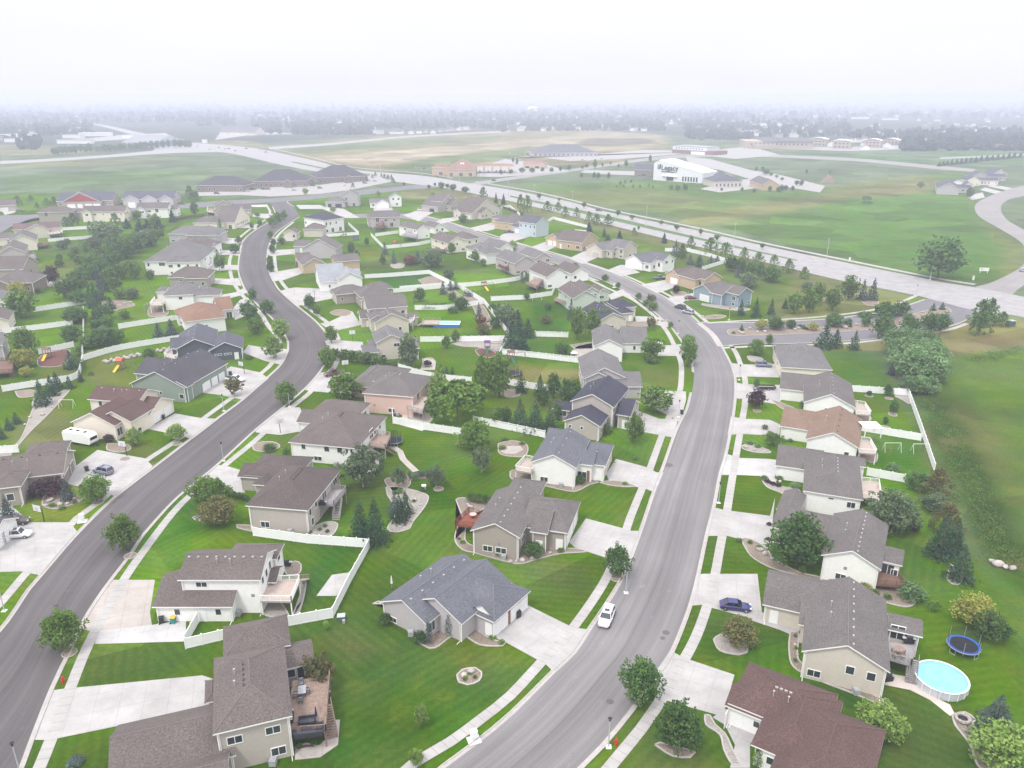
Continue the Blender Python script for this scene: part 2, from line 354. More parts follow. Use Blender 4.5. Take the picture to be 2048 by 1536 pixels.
f1 = rng_(noise(1.6, 5, .7), .3, .7, .80, 1.2); f2 = rng_(noise(.12, 6, .6), .3, .7, .84, 1.16); f3 = rng_(noise(.022, 4), .35, .65, .86, 1.14)
# mowing stripes, a direction for each yard
vo = nn(t, 'ShaderNodeTexVoronoi'); vo.inputs['Scale'].default_value = .03; t.links.new(g.outputs['Position'], vo.inputs['Vector'])
sx = nn(t, 'ShaderNodeSeparateColor'); t.links.new(vo.outputs['Color'], sx.inputs[0])
ang = mul(sx.outputs[0], 6.283); co = nn(t, 'ShaderNodeMath', operation='COSINE'); si = nn(t, 'ShaderNodeMath', operation='SINE')
t.links.new(ang, co.inputs[0]); t.links.new(ang, si.inputs[0])
sx2 = nn(t, 'ShaderNodeSeparateXYZ'); t.links.new(g.outputs['Position'], sx2.inputs[0])
ad = nn(t, 'ShaderNodeMath', operation='ADD'); t.links.new(mul(sx2.outputs[0], co.outputs[0]), ad.inputs[0]); t.links.new(mul(sx2.outputs[1], si.outputs[0]), ad.inputs[1])
sn = nn(t, 'ShaderNodeMath', operation='SINE'); t.links.new(mul(ad.outputs[0], 4.2), sn.inputs[0])
st = mul(mul(sn.outputs[0], at.outputs['Alpha']), .075); a1 = nn(t, 'ShaderNodeMath', operation='ADD'); a1.inputs[1].default_value = 1; t.links.new(st, a1.inputs[0])
fac = mul(mul(mul(f1, f2), f3), a1.outputs[0])
hs = nn(t, 'ShaderNodeHueSaturation'); t.links.new(at.outputs['Color'], hs.inputs['Color']); t.links.new(rng_(noise(.09, 5, .65), .3, .7, .482, .522), hs.inputs['Hue']); t.links.new(rng_(noise(.05, 3), .3, .7, .86, 1.12), hs.inputs['Saturation'])
dm = nn(t, 'ShaderNodeMix', data_type='RGBA'); dm.inputs[7].default_value = (.15, .135, .015, 1); t.links.new(hs.outputs[0], dm.inputs[6]); t.links.new(mul(rng_(noise(.21, 7, .72), .50, .68, 0, 1), .30), dm.inputs[0])
cb = rng_(sx.outputs[1], 0, 1, .76, 1.24)
vv = nn(t, 'ShaderNodeVectorMath', operation='SCALE'); t.links.new(dm.outputs[2], vv.inputs[0]); t.links.new(mul(fac, cb), vv.inputs['Scale']); t.links.new(vv.outputs[0], b.inputs['Base Color'])
bp = nn(t, 'ShaderNodeBump'); bp.inputs['Strength'].default_value = .5; bp.inputs['Distance'].default_value = .12; t.links.new(noise(2.2, 5, .7), bp.inputs['Height']); t.links.new(bp.outputs[0], b.inputs['Normal'])
gm.materials.append(m)
tag(link('ground', gm), 'grass covered ground with mown lawns, dry patches and open fields', kind='structure')
# ======================= ROADS, KERBS, PAVEMENTS =======================
def uvmesh(name, vs, fs, uv, ms):
    me = bpy.data.meshes.new(name); me.from_pydata(vs, [], fs); l = me.uv_layers.new(name='uv')
    for i, lo in enumerate(me.loops): l.data[i].uv = uv[lo.vertex_index]
    me.materials.append(ms); me.update(); return me
def asphalt(name, col, streak=.16, lane=1.0):
    m = bpy.data.materials.new(name); m.use_nodes = True; t = m.node_tree; b = t.nodes['Principled BSDF']; b.inputs['Roughness'].default_value = .9; b.inputs['Specular IOR Level'].default_value = .2
    uv = nn(t, 'ShaderNodeUVMap', uv_map='uv'); g = nn(t, 'ShaderNodeNewGeometry')
    mp = nn(t, 'ShaderNodeMapping'); mp.inputs['Scale'].default_value = (1.1, .016, 1); t.links.new(uv.outputs[0], mp.inputs[0])
    def nz(vec, sc, det, a, b_, c, d, rg_=.5):
        n = nn(t, 'ShaderNodeTexNoise'); n.inputs['Scale'].default_value = sc; n.inputs['Detail'].default_value = det; n.inputs['Roughness'].default_value = rg_; t.links.new(vec, n.inputs['Vector'])
        r = nn(t, 'ShaderNodeMapRange'); r.inputs[1].default_value = a; r.inputs[2].default_value = b_; r.inputs[3].default_value = c; r.inputs[4].default_value = d; t.links.new(n.outputs[0], r.inputs[0]); return r.outputs[0]
    s1 = nz(mp.outputs[0], 1, 4, .3, .7, 1-streak, 1+streak, .6); s2 = nz(g.outputs['Position'], .06, 4, .35, .65, .93, 1.07); s3 = nz(g.outputs['Position'], 6, 3, .3, .7, .92, 1.08)
    s4 = nz(mp.outputs[0], 5, 2, .62, .72, 1, 1+streak*1.2); s5 = nz(g.outputs['Position'], .5, 4, .66, .74, 1, 1.22)
    # centre seam
    sx = nn(t, 'ShaderNodeSeparateXYZ'); t.links.new(uv.outputs[0], sx.inputs[0]); ab = nn(t, 'ShaderNodeMath', operation='ABSOLUTE'); t.links.new(sx.outputs[0], ab.inputs[0])
    sm = nn(t, 'ShaderNodeMapRange'); sm.inputs[1].default_value = .04; sm.inputs[2].default_value = .12; sm.inputs[3].default_value = .78; sm.inputs[4].default_value = 1; t.links.new(ab.outputs[0], sm.inputs[0])
    mp2 = nn(t, 'ShaderNodeMapping'); mp2.inputs['Scale'].default_value = (.30, .006, 1); t.links.new(uv.outputs[0], mp2.inputs[0])
    s6 = nz(mp2.outputs[0], 1, 3, .35, .65, 1-streak*.8, 1+streak*.8); s7 = nz(g.outputs['Position'], .9, 6, .60, .72, 1, .86, .7)
    f = s1
    for x in (s2, s3, s4, s5, s6, s7, sm.outputs[0]):
        k = nn(t, 'ShaderNodeMath', operation='MULTIPLY'); t.links.new(f, k.inputs[0]); t.links.new(x, k.inputs[1]); f = k.outputs[0]
    v = nn(t, 'ShaderNodeVectorMath', operation='SCALE'); v.inputs[0].default_value = col; t.links.new(f, v.inputs['Scale']); t.links.new(v.outputs[0], b.inputs['Base Color'])
    return m
def slabmat(name, col, ju, jv, dark=.70, amt=.12):
    m = bpy.data.materials.new(name); m.use_nodes = True; t = m.node_tree; b = t.nodes['Principled BSDF']; b.inputs['Roughness'].default_value = .9; b.inputs['Specular IOR Level'].default_value = .2
    uv = nn(t, 'ShaderNodeUVMap', uv_map='uv'); sx = nn(t, 'ShaderNodeSeparateXYZ'); t.links.new(uv.outputs[0], sx.inputs[0]); g = nn(t, 'ShaderNodeNewGeometry'); f = None
    for k_, ax in ((ju, 0), (jv, 1)):
        if not k_: continue
        a = nn(t, 'ShaderNodeMath', operation='MULTIPLY'); a.inputs[1].default_value = 1/k_; t.links.new(sx.outputs[ax], a.inputs[0])
        c = nn(t, 'ShaderNodeMath', operation='PINGPONG'); c.inputs[1].default_value = .5; t.links.new(a.outputs[0], c.inputs[0])
        r = nn(t, 'ShaderNodeMapRange'); r.inputs[1].default_value = .03/k_; r.inputs[2].default_value = .07/k_; r.inputs[3].default_value = dark; r.inputs[4].default_value = 1; t.links.new(c.outputs[0], r.inputs[0])
        if f is None: f = r.outputs[0]
        else:
            k = nn(t, 'ShaderNodeMath', operation='MULTIPLY'); t.links.new(f, k.inputs[0]); t.links.new(r.outputs[0], k.inputs[1]); f = k.outputs[0]
    for sc, am in ((.25, amt), (3, .04), (.9, .04)):
        n = nn(t, 'ShaderNodeTexNoise'); n.inputs['Scale'].default_value = sc; n.inputs['Detail'].default_value = 4; t.links.new(g.outputs['Position'], n.inputs['Vector'])
        r = nn(t, 'ShaderNodeMapRange'); r.inputs[1].default_value = .3; r.inputs[2].default_value = .7; r.inputs[3].default_value = 1-am; r.inputs[4].default_value = 1+am; t.links.new(n.outputs[0], r.inputs[0])
        k = nn(t, 'ShaderNodeMath', operation='MULTIPLY'); t.links.new(f, k.inputs[0]); t.links.new(r.outputs[0], k.inputs[1]); f = k.outputs[0]
    v = nn(t, 'ShaderNodeVectorMath', operation='SCALE'); v.inputs[0].default_value = col; t.links.new(f, v.inputs['Scale']); t.links.new(v.outputs[0], b.inputs['Base Color']); return m
asA = asphalt('worn_asphalt', (.172, .163, .164), .17); asB = asphalt('dark_asphalt', (.100, .091, .092), .17); asD = asphalt('new_asphalt', (.15, .142, .152), .06)
asE = asphalt('pale_asphalt', (.24, .225, .22), .05); cRoad = slabmat('concrete_road', (.30, .287, .29), 3.7, 4.5, .86)
drivem = slabmat('driveway_slabs', (.36, .345, .337), 3.0, 3.4, .87); walkm = slabmat('sidewalk_slabs', (.36, .342, .33), 0, 1.5, .72); lotm = slabmat('parking_concrete', (.31, .297, .29), 6, 6, .85)
drivew = slabmat('white_driveway_slabs', (.41, .40, .395), 3.0, 3.4, .86); drivet = slabmat('tan_driveway_slabs', (.37, .335, .31), 3.0, 3.4, .84)
def resample(line, n):
    L = [0]
    for a, b in zip(line, line[1:]): L.append(L[-1]+(b-a).length)
    out = []; j = 0
    for i in range(n):
        s = L[-1]*i/(n-1)
        while j < len(L)-2 and L[j+1] < s: j += 1
        k = (s-L[j])/max(L[j+1]-L[j], 1e-9); out.append(line[j].lerp(line[j+1], min(max(k, 0), 1)))
    return out, L[-1]
def px_line(p, step=3.): return spline([G(*a) for a in p], step)
def road(name, left, right, z, ms, label, smooth_=True):
    a = px_line(left); b = px_line(right); n = max(len(a), len(b), 2)
    a, La = resample(a, n); b, Lb = resample(b, n); vs = []; uv = []; fs = []
    for i in range(n):
        c = (a[i]+b[i])/2; w = (b[i]-a[i]).length
        for k in range(5):
            p = a[i].lerp(b[i], k/4); vs.append((p.x, p.y, z)); uv.append(((k/4-.5)*w, La*i/(n-1)))
    for i in range(n-1):
        for k in range(4): fs.append((i*5+k, i*5+k+1, (i+1)*5+k+1, (i+1)*5+k))
    return tag(link(name, uvmesh(name, vs, fs, uv, ms)), label, kind='structure')
def strip(name, line, prof, ms, label=None, parent=None):     # sweep an (offset, z) profile along px line
    pts = px_line(line, 2.5) if not isinstance(line[0], Vector) else line
    ns = normals2(pts); k = len(prof); vs = []; fs = []; uv = []; s = 0
    for i, (p, n) in enumerate(zip(pts, ns)):
        if i: s += (pts[i]-pts[i-1]).length
        for o_, z in prof: vs.append((p.x+n.x*o_, p.y+n.y*o_, z)); uv.append((o_, s))
    for i in range(len(pts)-1):
        for j in range(k-1): fs.append((i*k+j, i*k+j+1, (i+1)*k+j+1, (i+1)*k+j)[::-1])
    o = link(name, uvmesh(name, vs, fs, uv, ms), parent)
    if label: tag(o, label, kind='structure')
    return o
def kerb(line, side, label):     # side +1: kerb lies left of the line's direction
    s = side; strip('kerb', line, [(-.05*s, .0), (-.05*s, .034), (.42*s, .04), (.45*s, .12), (.62*s, .125), (.62*s, 0)], kerbm, label)
def walk(line, w=1.5, label='concrete sidewalk beside the street', z=.055):
    strip('sidewalk', line, [(-w/2, 0), (-w/2, z), (w/2, z), (w/2, 0)], walkm, label)
def sheet(name, poly, z, ms, label=None, parent=None, rot=None, kind='structure', thick=0):
    P = [G(a, b) for a, b in poly]; c = sum(P, Vector())/len(P); d = (P[1]-P[0]).normalized() if rot is None else Vector((math.cos(rot), math.sin(rot), 0))
    vs = [(p.x, p.y, z) for p in P]; uv = [((p-c).dot(Vector((-d.y, d.x, 0))), (p-c).dot(d)) for p in P]; n = len(P)
    fs = [tuple(range(n))]
    area = sum(P[i].x*P[(i+1) % n].y-P[(i+1) % n].x*P[i].y for i in range(n))
    if area < 0: fs = [tuple(range(n))[::-1]]
    vs += [(p.x, p.y, 0) for p in P]; uv += uv
    for i in range(n): fs.append((i, (i+1) % n, n+(i+1) % n, n+i))
    o = link(name, uvmesh(name, vs, fs, uv, ms), parent)
    if label or kind: tag(o, label, kind=kind)
    return o
def bed(poly, ms=None, label='gravel planting bed edged with pale concrete', z=.05, edge=True, kind='structure', name='planting_bed'):
    pts = [G(a, b) for a, b in poly]; cl = spline(pts+[pts[0]], .7)[:-1]; n = len(cl)
    vs = [(p.x, p.y, z) for p in cl]; f = tuple(range(n))
    area = sum(cl[i].x*cl[(i+1) % n].y-cl[(i+1) % n].x*cl[i].y for i in range(n))
    if area < 0: f = f[::-1]
    o = link(name, uvmesh(name, vs, [f], [(p.x, p.y) for p in cl], ms or gravel)); tag(o, label, kind=kind)
    if edge:
        strip('bed_edging', cl+[cl[0]], [(-.11, 0), (-.11, .12), (.11, .12), (.11, 0)], kerbm, 'pale curbing round a planting bed')
    return o
RA_L = [(840,1580),(890,1536),(956,1487),(1026,1429),(1109,1346),(1152,1306),(1182,1260),(1217,1208),(1252,1147),(1285,1060),(1310,985),(1332,925),(1355,860),(1375,820),(1384,785),(1388,745),(1384,715),(1366,685),(1355,669),(1341,652),(1312,626),(1281,601),(1242,578),(1210,562),(1147,539),(1100,523),(1060,511),(1033,505),(999,496),(960,482),(936,472),(892,457),(842,443),(805,437),(721,436),(640,437)]
RA_R = [(1100,1580),(1155,1536),(1202,1489),(1260,1419),(1310,1348),(1341,1301),(1376,1213),(1393,1148),(1410,1070),(1425,1012),(1437,950),(1450,905),(1465,826),(1469,781),(1467,747),(1457,722),(1441,691),(1424,668),(1398,646),(1376,626),(1352,611),(1330,595),(1310,585),(1243,553),(1169,527),(1138,517),(1088,504),(1060,494),(997,478),(946,462),(897,445),(850,433),(805,427),(723,428),(610,430)]
RB_L = [(-190,1400),(-90,1330),(0,1265),(62,1178),(88,1148),(160,1065),(232,995),(310,935),(385,877),(437,837),(487,800),(537,755),(563,730),(575,708),(578,693),(574,675),(547,638),(516,609),(494,583),(483,560),(478,540),(480,512),(488,481),(512,460),(543,441),(551,427),(546,413),(535,404)]
RB_R = [(-20,1640),(38,1536),(60,1477),(100,1376),(131,1311),(163,1243),(205,1178),(257,1110),(282,1072),(337,1010),(370,980),(435,927),(512,857),(565,814),(608,777),(639,742),(655,712),(657,687),(649,665),(631,644),(610,626),(584,605),(557,580),(545,560),(534,535),(533,512),(539,485),(552,465),(578,446),(598,434),(592,420),(580,404)]
road('street_road', RA_L, RA_R, .020, asA, 'wide pale asphalt residential street curving up from the bottom')
road('street_road', RB_L, RB_R, .026, asB, 'darker asphalt residential street winding up from the lower left')
road('entrance_road', [(1398,644),(1440,646),(1525,645),(1600,642),(1662,638),(1730,629),(1757,626),(1816,611),(1850,599),(1870,592)], [(1441,693),(1480,688),(1560,687),(1623,685),(1730,679),(1804,669),(1898,652),(1937,637),(1953,621),(1960,614)], .032, asD, 'dark asphalt divided entrance road between street and arterial')
NRD_T = [(-60,436),(0,431),(72,429),(160,422),(280,413),(373,407),(434,402),(502,399),(560,396),(620,391),(676,385),(760,377),(840,369),(880,364)]
NRD_B = [(-60,492),(0,466),(31,450),(73,436),(160,430),(280,421),(365,417),(426,413),(505,407),(560,404),(620,399),(676,393),(740,388),(801,381),(850,377),(900,372)]
road('street_road', NRD_T, NRD_B, .038, asD, 'dark asphalt street running past the brick offices')
AR_N = [(330,280),(380,285),(470,292),(535,301),(630,322),(700,339),(836,351),(906,361),(950,369),(1020,380),(1070,390),(1141,405),(1216,425),(1380,459),(1516,490),(1680,524),(1859,560),(1951,575),(2048,594),(2300,650)]
AR_S = [(300,306),(380,305),(456,306),(569,331),(662,347),(836,369),(896,377),(1020,402),(1100,421),(1216,449),(1380,489),(1563,532),(1680,560),(1824,589),(1953,622),(2048,634),(2260,690)]
road('arterial_road', AR_N, AR_S, .05, cRoad, 'pale concrete arterial road crossing behind the neighbourhood')
strip('sidewalk', [(540,296),(632,317),(704,334),(838,346),(906,356)], [(-1.5, .03), (1.5, .03)], walkm, 'pale path along far side of the arterial')
strip('sidewalk', [(952,363),(1022,375),(1072,384),(1143,400),(1218,419),(1382,453),(1518,484),(1682,518),(1861,554),(1950,569)], [(-1.5, .03), (1.5, .03)], walkm, 'pale path along far side of the arterial')
MED = [(566,319),(640,334),(760,352),(860,365)]
road('median_grass', [(588,323),(662,338),(740,348)], [(580,324),(660,341),(740,352)], .075, mat('median_grass', (.075,.13,.04), .95, .2, 2), 'grass median strip of the arterial')
road('median_grass', [(1020,391),(1060,399),(1216,432),(1380,471),(1594,520)], [(1020,394),(1060,403),(1216,439),(1380,476),(1594,522)], .075, mat('median_grass', (.075,.13,.04)), 'green grass median strip of the arterial')
road('street_road', [(-400,334),(0,322),(200,311),(330,300),(440,296)], [(-400,342),(0,328),(200,316),(330,307),(440,304)], .044, cRoad, 'pale concrete road along the tree row')
road('street_road', [(535,294),(660,286),(800,273),(900,267),(1020,261)], [(540,299),(660,290),(800,276),(900,270),(1020,264)], .044, cRoad, 'pale road climbing past the distant white houses')
road('street_road', [(340,281),(260,268),(200,252),(150,243)], [(370,279),(285,266),(215,251),(160,243)], .044, cRoad, 'pale road running into the distant trees')
road('street_road', [(910,372),(1000,357),(1150,337),(1310,314),(1420,307),(1500,308),(1700,316),(1860,330),(1950,338)], [(930,377),(1000,363),(1160,341),(1310,320),(1420,313),(1500,313),(1700,322),(1860,337),(1950,344)], .044, asE, 'grey street passing the white office building')
road('street_road', [(2400,330),(2150,350),(2048,371),(1990,388),(1955,405),(1950,420),(1962,436),(1995,455),(2040,483),(2048,500),(2046,530),(1990,562),(1950,574)], [(2500,345),(2200,366),(2048,392),(2010,404),(2002,420),(2015,440),(2048,460),(2085,490),(2090,530),(2060,560),(2035,580),(2020,594)], .044, asE, 'grey street curving at the upper right')
road('street_road', [(1880,315),(1960,312),(2100,306)], [(1880,318),(1960,315),(2100,309)], .044, cRoad, 'thin pale road in the far fields')
# kerbs
kerb(RA_L[:15], 1, 'kerb of the pale street, west side'); kerb(RA_L[15:32], 1, 'kerb of the pale street, west side')
kerb(RA_R[:17], -1, 'kerb of the pale street, east side'); kerb(RA_R[18:32], -1, 'kerb of the pale street, east side')
kerb(RB_L[:27], 1, 'kerb of the dark street, west side'); kerb(RB_R[:30], -1, 'kerb of the dark street, east side')
kerb([(1402,645),(1440,646),(1525,645),(1662,638),(1730,629),(1757,626),(1816,611),(1851,599)], 1, 'kerb of the entrance road')
kerb([(1443,692),(1480,688),(1560,687),(1623,685),(1730,679),(1804,669),(1898,652),(1937,637)], -1, 'kerb of the entrance road')
kerb([(587,413),(574,404),(590,398),(676,392),(740,388)], -1, 'kerb of the corner lot')
for L_ in (AR_N[3:8], AR_N[8:17]): kerb(L_, 1, 'kerb of the arterial')
for L_ in (AR_S[2:6], AR_S[6:14], AR_S[14:]): kerb(L_, -1, 'kerb of the arterial')
strip('kerb', [(1441,693),(1424,668),(1398,646)], [(-1.0, .045), (1.0, .045)], kerbm, 'concrete gutter across the entrance road')
# sidewalks
walk([(790,1560),(830,1525),(900,1484),(961,1439),(1021,1391),(1084,1323),(1137,1268),(1152,1248),(1184,1203),(1215,1152),(1245,1082),(1260,1037),(1285,975),(1302,932),(1320,882),(1347,812),(1360,781),(1363,745),(1361,722),(1351,697),(1335,665),(1310,634),(1285,613),(1261,597),(1216,577),(1194,566),(1147,546),(1100,533)], label='sidewalk along west side of the pale street')
walk([(1190,1570),(1238,1512),(1283,1457),(1313,1414),(1356,1341),(1391,1276),(1414,1213),(1429,1155),(1440,1095),(1450,1045),(1460,985),(1472,912),(1485,837),(1490,804),(1490,759),(1480,726),(1471,704),(1461,691)], label='sidewalk along east side of the pale street')
walk([(1414,644),(1389,624),(1347,596),(1318,581),(1286,567),(1252,552),(1215,540),(1177,527),(1140,515),(1097,503),(1060,493),(997,474),(952,460),(930,454),(900,445),(855,433)], label='sidewalk along east side of the upper street')
walk([(-60,1260),(0,1208),(43,1157),(135,1057),(155,1035),(207,997),(285,927),(355,880),(410,835),(483,781),(522,747),(541,730),(555,705),(558,680),(537,652),(522,628),(502,607),(485,591),(471,572),(463,555),(459,527),(463,509),(474,481),(506,454),(534,437),(540,424),(534,412)], label='sidewalk along west side of the dark street')
walk([(60,1580),(88,1514),(108,1464),(141,1376),(176,1291),(216,1215),(252,1153),(295,1092),(345,1027),(385,987),(457,925),(512,880),(584,814),(618,787),(643,755),(668,735),(680,700),(674,673),(655,646),(637,632),(602,605),(577,581),(563,564),(553,544),(550,524),(549,501),(553,476),(567,460),(587,444)], label='sidewalk along east side of the dark street')
walk([(1415,646),(1480,642),(1600,637),(1700,627),(1760,617),(1800,605),(1833,591)], label='sidewalk north of the entrance road')
walk([(1443,696),(1530,692),(1623,690),(1690,687),(1760,680),(1850,668),(1900,659),(1935,647)], label='sidewalk south of the entrance road')
ISL = [(1454,664),(1463,659),(1520,657),(1642,655),(1700,649),(1765,643),(1833,626),(1882,613),(1902,621),(1890,628),(1824,647),(1746,659),(1623,667),(1540,670),(1467,671)]
bed(ISL, gravel, 'long gravel island with rocks and bushes dividing the entrance road')
# driveways: (polygon px, material) the garage edge first
DR = [
 (0,[(431,1360),(425,1448),(236,1452),(100,1480),(60,1480),(97,1382),(126,1378),(405,1351)]),(2,[(310,1160),(300,1225),(305,1258),(165,1262),(160,1255),(205,1180),(222,1160),(330,1160)]),
 (1,[(305,1250),(372,1240),(372,1283),(190,1288),(195,1262)]),(0,[(480,940),(490,985),(370,985),(375,978),(435,930),(456,933)]),(0,[(0,990),(0,1144),(42,1143),(78,1150),(158,1068),(140,1045),(60,1045)]),
 (0,[(128,950),(195,900),(290,917),(305,932),(290,950),(232,995),(215,985),(130,967)]),(0,[(295,858),(350,827),(400,836),(437,838),(385,878),(345,868)]),
 (0,[(605,862),(560,870),(512,865),(508,860),(565,815),(600,815),(610,840)]),(0,[(700,745),(695,800),(680,787),(630,783),(608,780),(640,745)]),
 (0,[(415,762),(462,733),(520,745),(537,757),(487,800),(440,790),(400,785)]),(0,[(485,705),(497,690),(537,697),(575,698),(574,712),(563,730),(530,722)]),
 (0,[(993,1245),(1052,1209),(1137,1251),(1152,1256),(1182,1260),(1152,1306),(1109,1346),(1092,1329),(1014,1286),(975,1270)]),
 (0,[(1138,1085),(1172,1037),(1250,1058),(1262,1062),(1283,1062),(1256,1146),(1225,1120),(1150,1095)]),
 (0,[(1212,948),(1232,918),(1295,935),(1313,945),(1327,945),(1310,985),(1290,977),(1220,965)]),
 (0,[(1262,855),(1270,820),(1320,838),(1345,838),(1357,835),(1345,880),(1345,875),(1265,860)]),
 (0,[(1287,800),(1296,775),(1345,783),(1372,783),(1372,800),(1360,845),(1345,835),(1290,808)]),
 (0,[(1310,693),(1310,712),(1355,712),(1372,715),(1385,712),(1366,688),(1345,690)]),
 (0,[(1515,1148),(1526,1243),(1424,1216),(1410,1209),(1376,1212),(1393,1150),(1406,1148)]),
 (0,[(1469,1350),(1449,1420),(1470,1440),(1332,1401),(1315,1380),(1300,1360),(1341,1301),(1360,1312),(1380,1320)]),
 (0,[(1550,995),(1540,1100),(1485,1080),(1455,1072),(1412,1072),(1425,1014),(1447,1020),(1462,1022),(1540,1032)]),
 (1,[(1554,920),(1552,970),(1520,952),(1475,950),(1437,950),(1450,907),(1466,912),(1478,916),(1535,918)]),
 (0,[(1562,850),(1558,872),(1487,868),(1455,870),(1462,833),(1466,834),(1493,838),(1540,840)]),
 (0,[(1563,770),(1560,810),(1495,798),(1469,797),(1469,765),(1486,768),(1496,769)]),
 (0,[(1556,725),(1558,755),(1493,753),(1468,755),(1460,726),(1475,728),(1490,729),(1540,730)]),
 (0,[(655,578),(670,596),(624,605),(595,612),(560,582),(577,577),(592,575)]),(0,[(704,622),(722,650),(665,663),(640,647),(660,643)]),(0,[(605,545),(610,545),(568,560),(545,563),(537,545),(555,543),(600,535)]),
 (0,[(725,684),(730,705),(690,700),(675,700),(657,700),(650,682),(670,680)]),(0,[(590,498),(590,508),(545,512),(533,512),(538,498),(555,500)]),(0,[(588,472),(588,482),(560,482),(540,490),(545,474),(570,474)]),
 (0,[(636,580),(637,590),(600,600),(580,598),(570,590),(600,582)]),
 (0,[(648,413),(688,418),(720,436),(690,436),(645,418),(600,418),(592,410),(640,410)]),
 (0,[(465,618),(470,640),(500,628),(510,610),(495,595),(480,600)]),(0,[(441,590),(445,600),(485,590),(494,585),(490,575),(470,585)]),
 (0,[(417,556),(420,566),(460,570),(483,572),(478,556),(460,558)]),(0,[(404,527),(405,535),(440,542),(460,540),(477,540),(477,530),(455,530)]),(0,[(430,500),(432,510),(465,510),(480,512),(484,502),(440,500)]),(0,[(438,478),(438,485),(475,490),(488,482),(480,477),(445,475)]),(0,[(470,450),(470,456),(500,456),(512,460),(515,449)]),(0,[(505,427),(505,433),(530,437),(549,435),(551,428)]),(1,[(500,410),(505,414),(536,414),(535,409)]),
 (0,[(842,418),(880,418),(850,434),(838,443),(805,430),(820,426)]),(0,[(906,435),(925,438),(880,448),(870,445),(885,437)]),(0,[(985,445),(1025,449),(975,462),(950,462),(940,456)]),
 (0,[(1024,458),(1070,470),(1020,485),(1000,478),(1000,472)]),(0,[(1090,484),(1120,490),(1088,504),(1062,494)]),(0,[(1173,500),(1195,515),(1165,528),(1138,517)]),(0,[(1251,530),(1280,545),(1240,553),(1213,541),(1240,530)]),
 (0,[(1330,560),(1356,572),(1320,585),(1310,585),(1280,570)]),(0,[(1395,585),(1414,600),(1373,600),(1355,612),(1333,597),(1350,592)]),
 (0,[(1216,590),(1222,600),(1250,590),(1275,602),(1245,578)]),(0,[(1270,632),(1272,645),(1310,648),(1330,655),(1345,652),(1320,635)]),(0,[(1145,552),(1150,565),(1180,560),(1200,562),(1160,545)]),(0,[(1072,525),(1075,537),(1100,530),(1110,529),(1085,520)]),(0,[(1000,500),(1003,510),(1030,508),(1010,499)]),(0,[(870,460),(880,465),(900,463),(890,457)]),(0,[(935,480),(940,488),(970,490),(955,482)]),
 (0,[(1965,385),(1970,395),(1945,400),(1935,395),(1950,388)]),(0,[(1970,375),(1990,380),(2010,385),(2000,390),(1960,380)]),(0,[(1985,368),(2030,378),(2025,383),(1975,372)]),
 (1,[(210,408),(125,408),(115,415),(165,423),(225,422),(235,413)]),(1,[(340,398),(255,400),(255,416),(350,414)]),
 (0,[(745,408),(780,408),(790,428),(750,430)]),(0,[(10,430),(30,425),(32,420),(0,418)])]
for i, (k, P) in enumerate(DR): sheet('driveway', P, .040+.0007*(i % 5), (drivem, drivew, drivet)[k], 'pale concrete driveway', kind='structure')
# joined slabs, plazas, lots
for P in [[(395,385),(480,382),(520,378),(600,368),(640,370),(720,358),(790,352),(810,358),(760,368),(700,380),(640,388),(600,390),(540,393),(480,390),(395,392)],
          [(980,328),(1010,318),(1095,330),(1140,343),(1000,354),(900,352),(905,340)], [(1000,318),(1060,312),(1140,322),(1240,318),(1400,305),(1420,303),(1290,300),(1190,308),(1100,310)],
          [(1430,300),(1500,292),(1560,310),(1470,318),(1400,310)], [(1370,313),(1420,318),(1500,340),(1560,350),(1650,372),(1640,385),(1580,375),(1500,378),(1440,385),(1400,378),(1460,362),(1500,358),(1440,340),(1380,330)],
          [(1170,340),(1290,343),(1300,353),(1160,345)], [(1560,298),(1700,302),(1830,298),(1810,290),(1680,295),(1560,292)], [(160,285),(260,278),(345,273),(330,266),(240,270),(150,280)], [(430,280),(500,270),(600,268),(520,262),(440,265)]]:
    sheet('parking_lot', P, .058, lotm, 'pale concrete parking lot')
for P in [[(664,1150),(700,1145),(687,1192),(633,1192)], [(1526,1225),(1600,1248),(1600,1262),(1578,1268),(1560,1260),(1500,1240)],
          [(1449,1418),(1530,1450),(1500,1490),(1500,1536),(1460,1536),(1470,1490),(1450,1450),(1425,1435)]]:

    sheet('path', P, .048, drivem, 'pale concrete slab or path')
strip('garden_path', [(783,892),(800,903),(806,918),(818,930),(832,943)], [(-.7,0),(-.7,.05),(.7,.05),(.7,0)], drivet, 'curved tan garden path')
# ======================= HOUSES =======================
WC = dict(white=(.80,.79,.77), cream=(.72,.66,.56), beige=(.56,.51,.44), greige=(.43,.39,.35), taupe=(.34,.30,.26), pink=(.60,.42,.36), green=(.24,.29,.25), sage=(.48,.54,.46), slate=(.085,.10,.125),
          blue=(.24,.31,.36), sky=(.48,.54,.58), grey=(.40,.39,.38), lilac=(.44,.41,.42), tan=(.50,.38,.25), brownw=(.22,.18,.15), redbrick=(.26,.13,.10), orange=(.50,.38,.26), mauve=(.46,.40,.40))
RC = dict(brown=(.115,.095,.088), dkbrown=(.088,.070,.066), greybrown=(.120,.107,.103), grey=(.135,.128,.128), charcoal=(.065,.062,.070), navy=(.042,.042,.060), bluegrey=(.105,.109,.125), red=(.092,.056,.050), rust=(.20,.118,.082),
          tan=(.19,.128,.095), maroon=(.13,.085,.085), pale=(.25,.26,.28), slate=(.085,.085,.105), terra=(.24,.14,.11))
def wallm(k): return mat('siding_'+k, WC[k], .75, .035, 2, bands=(.22, .20), big=.03)
def roofm(k): return mat('shingles_'+k, RC[k], .92, .34, 5, bands=(.18, .10), big=.10, bump=.3)
HOUSES = []
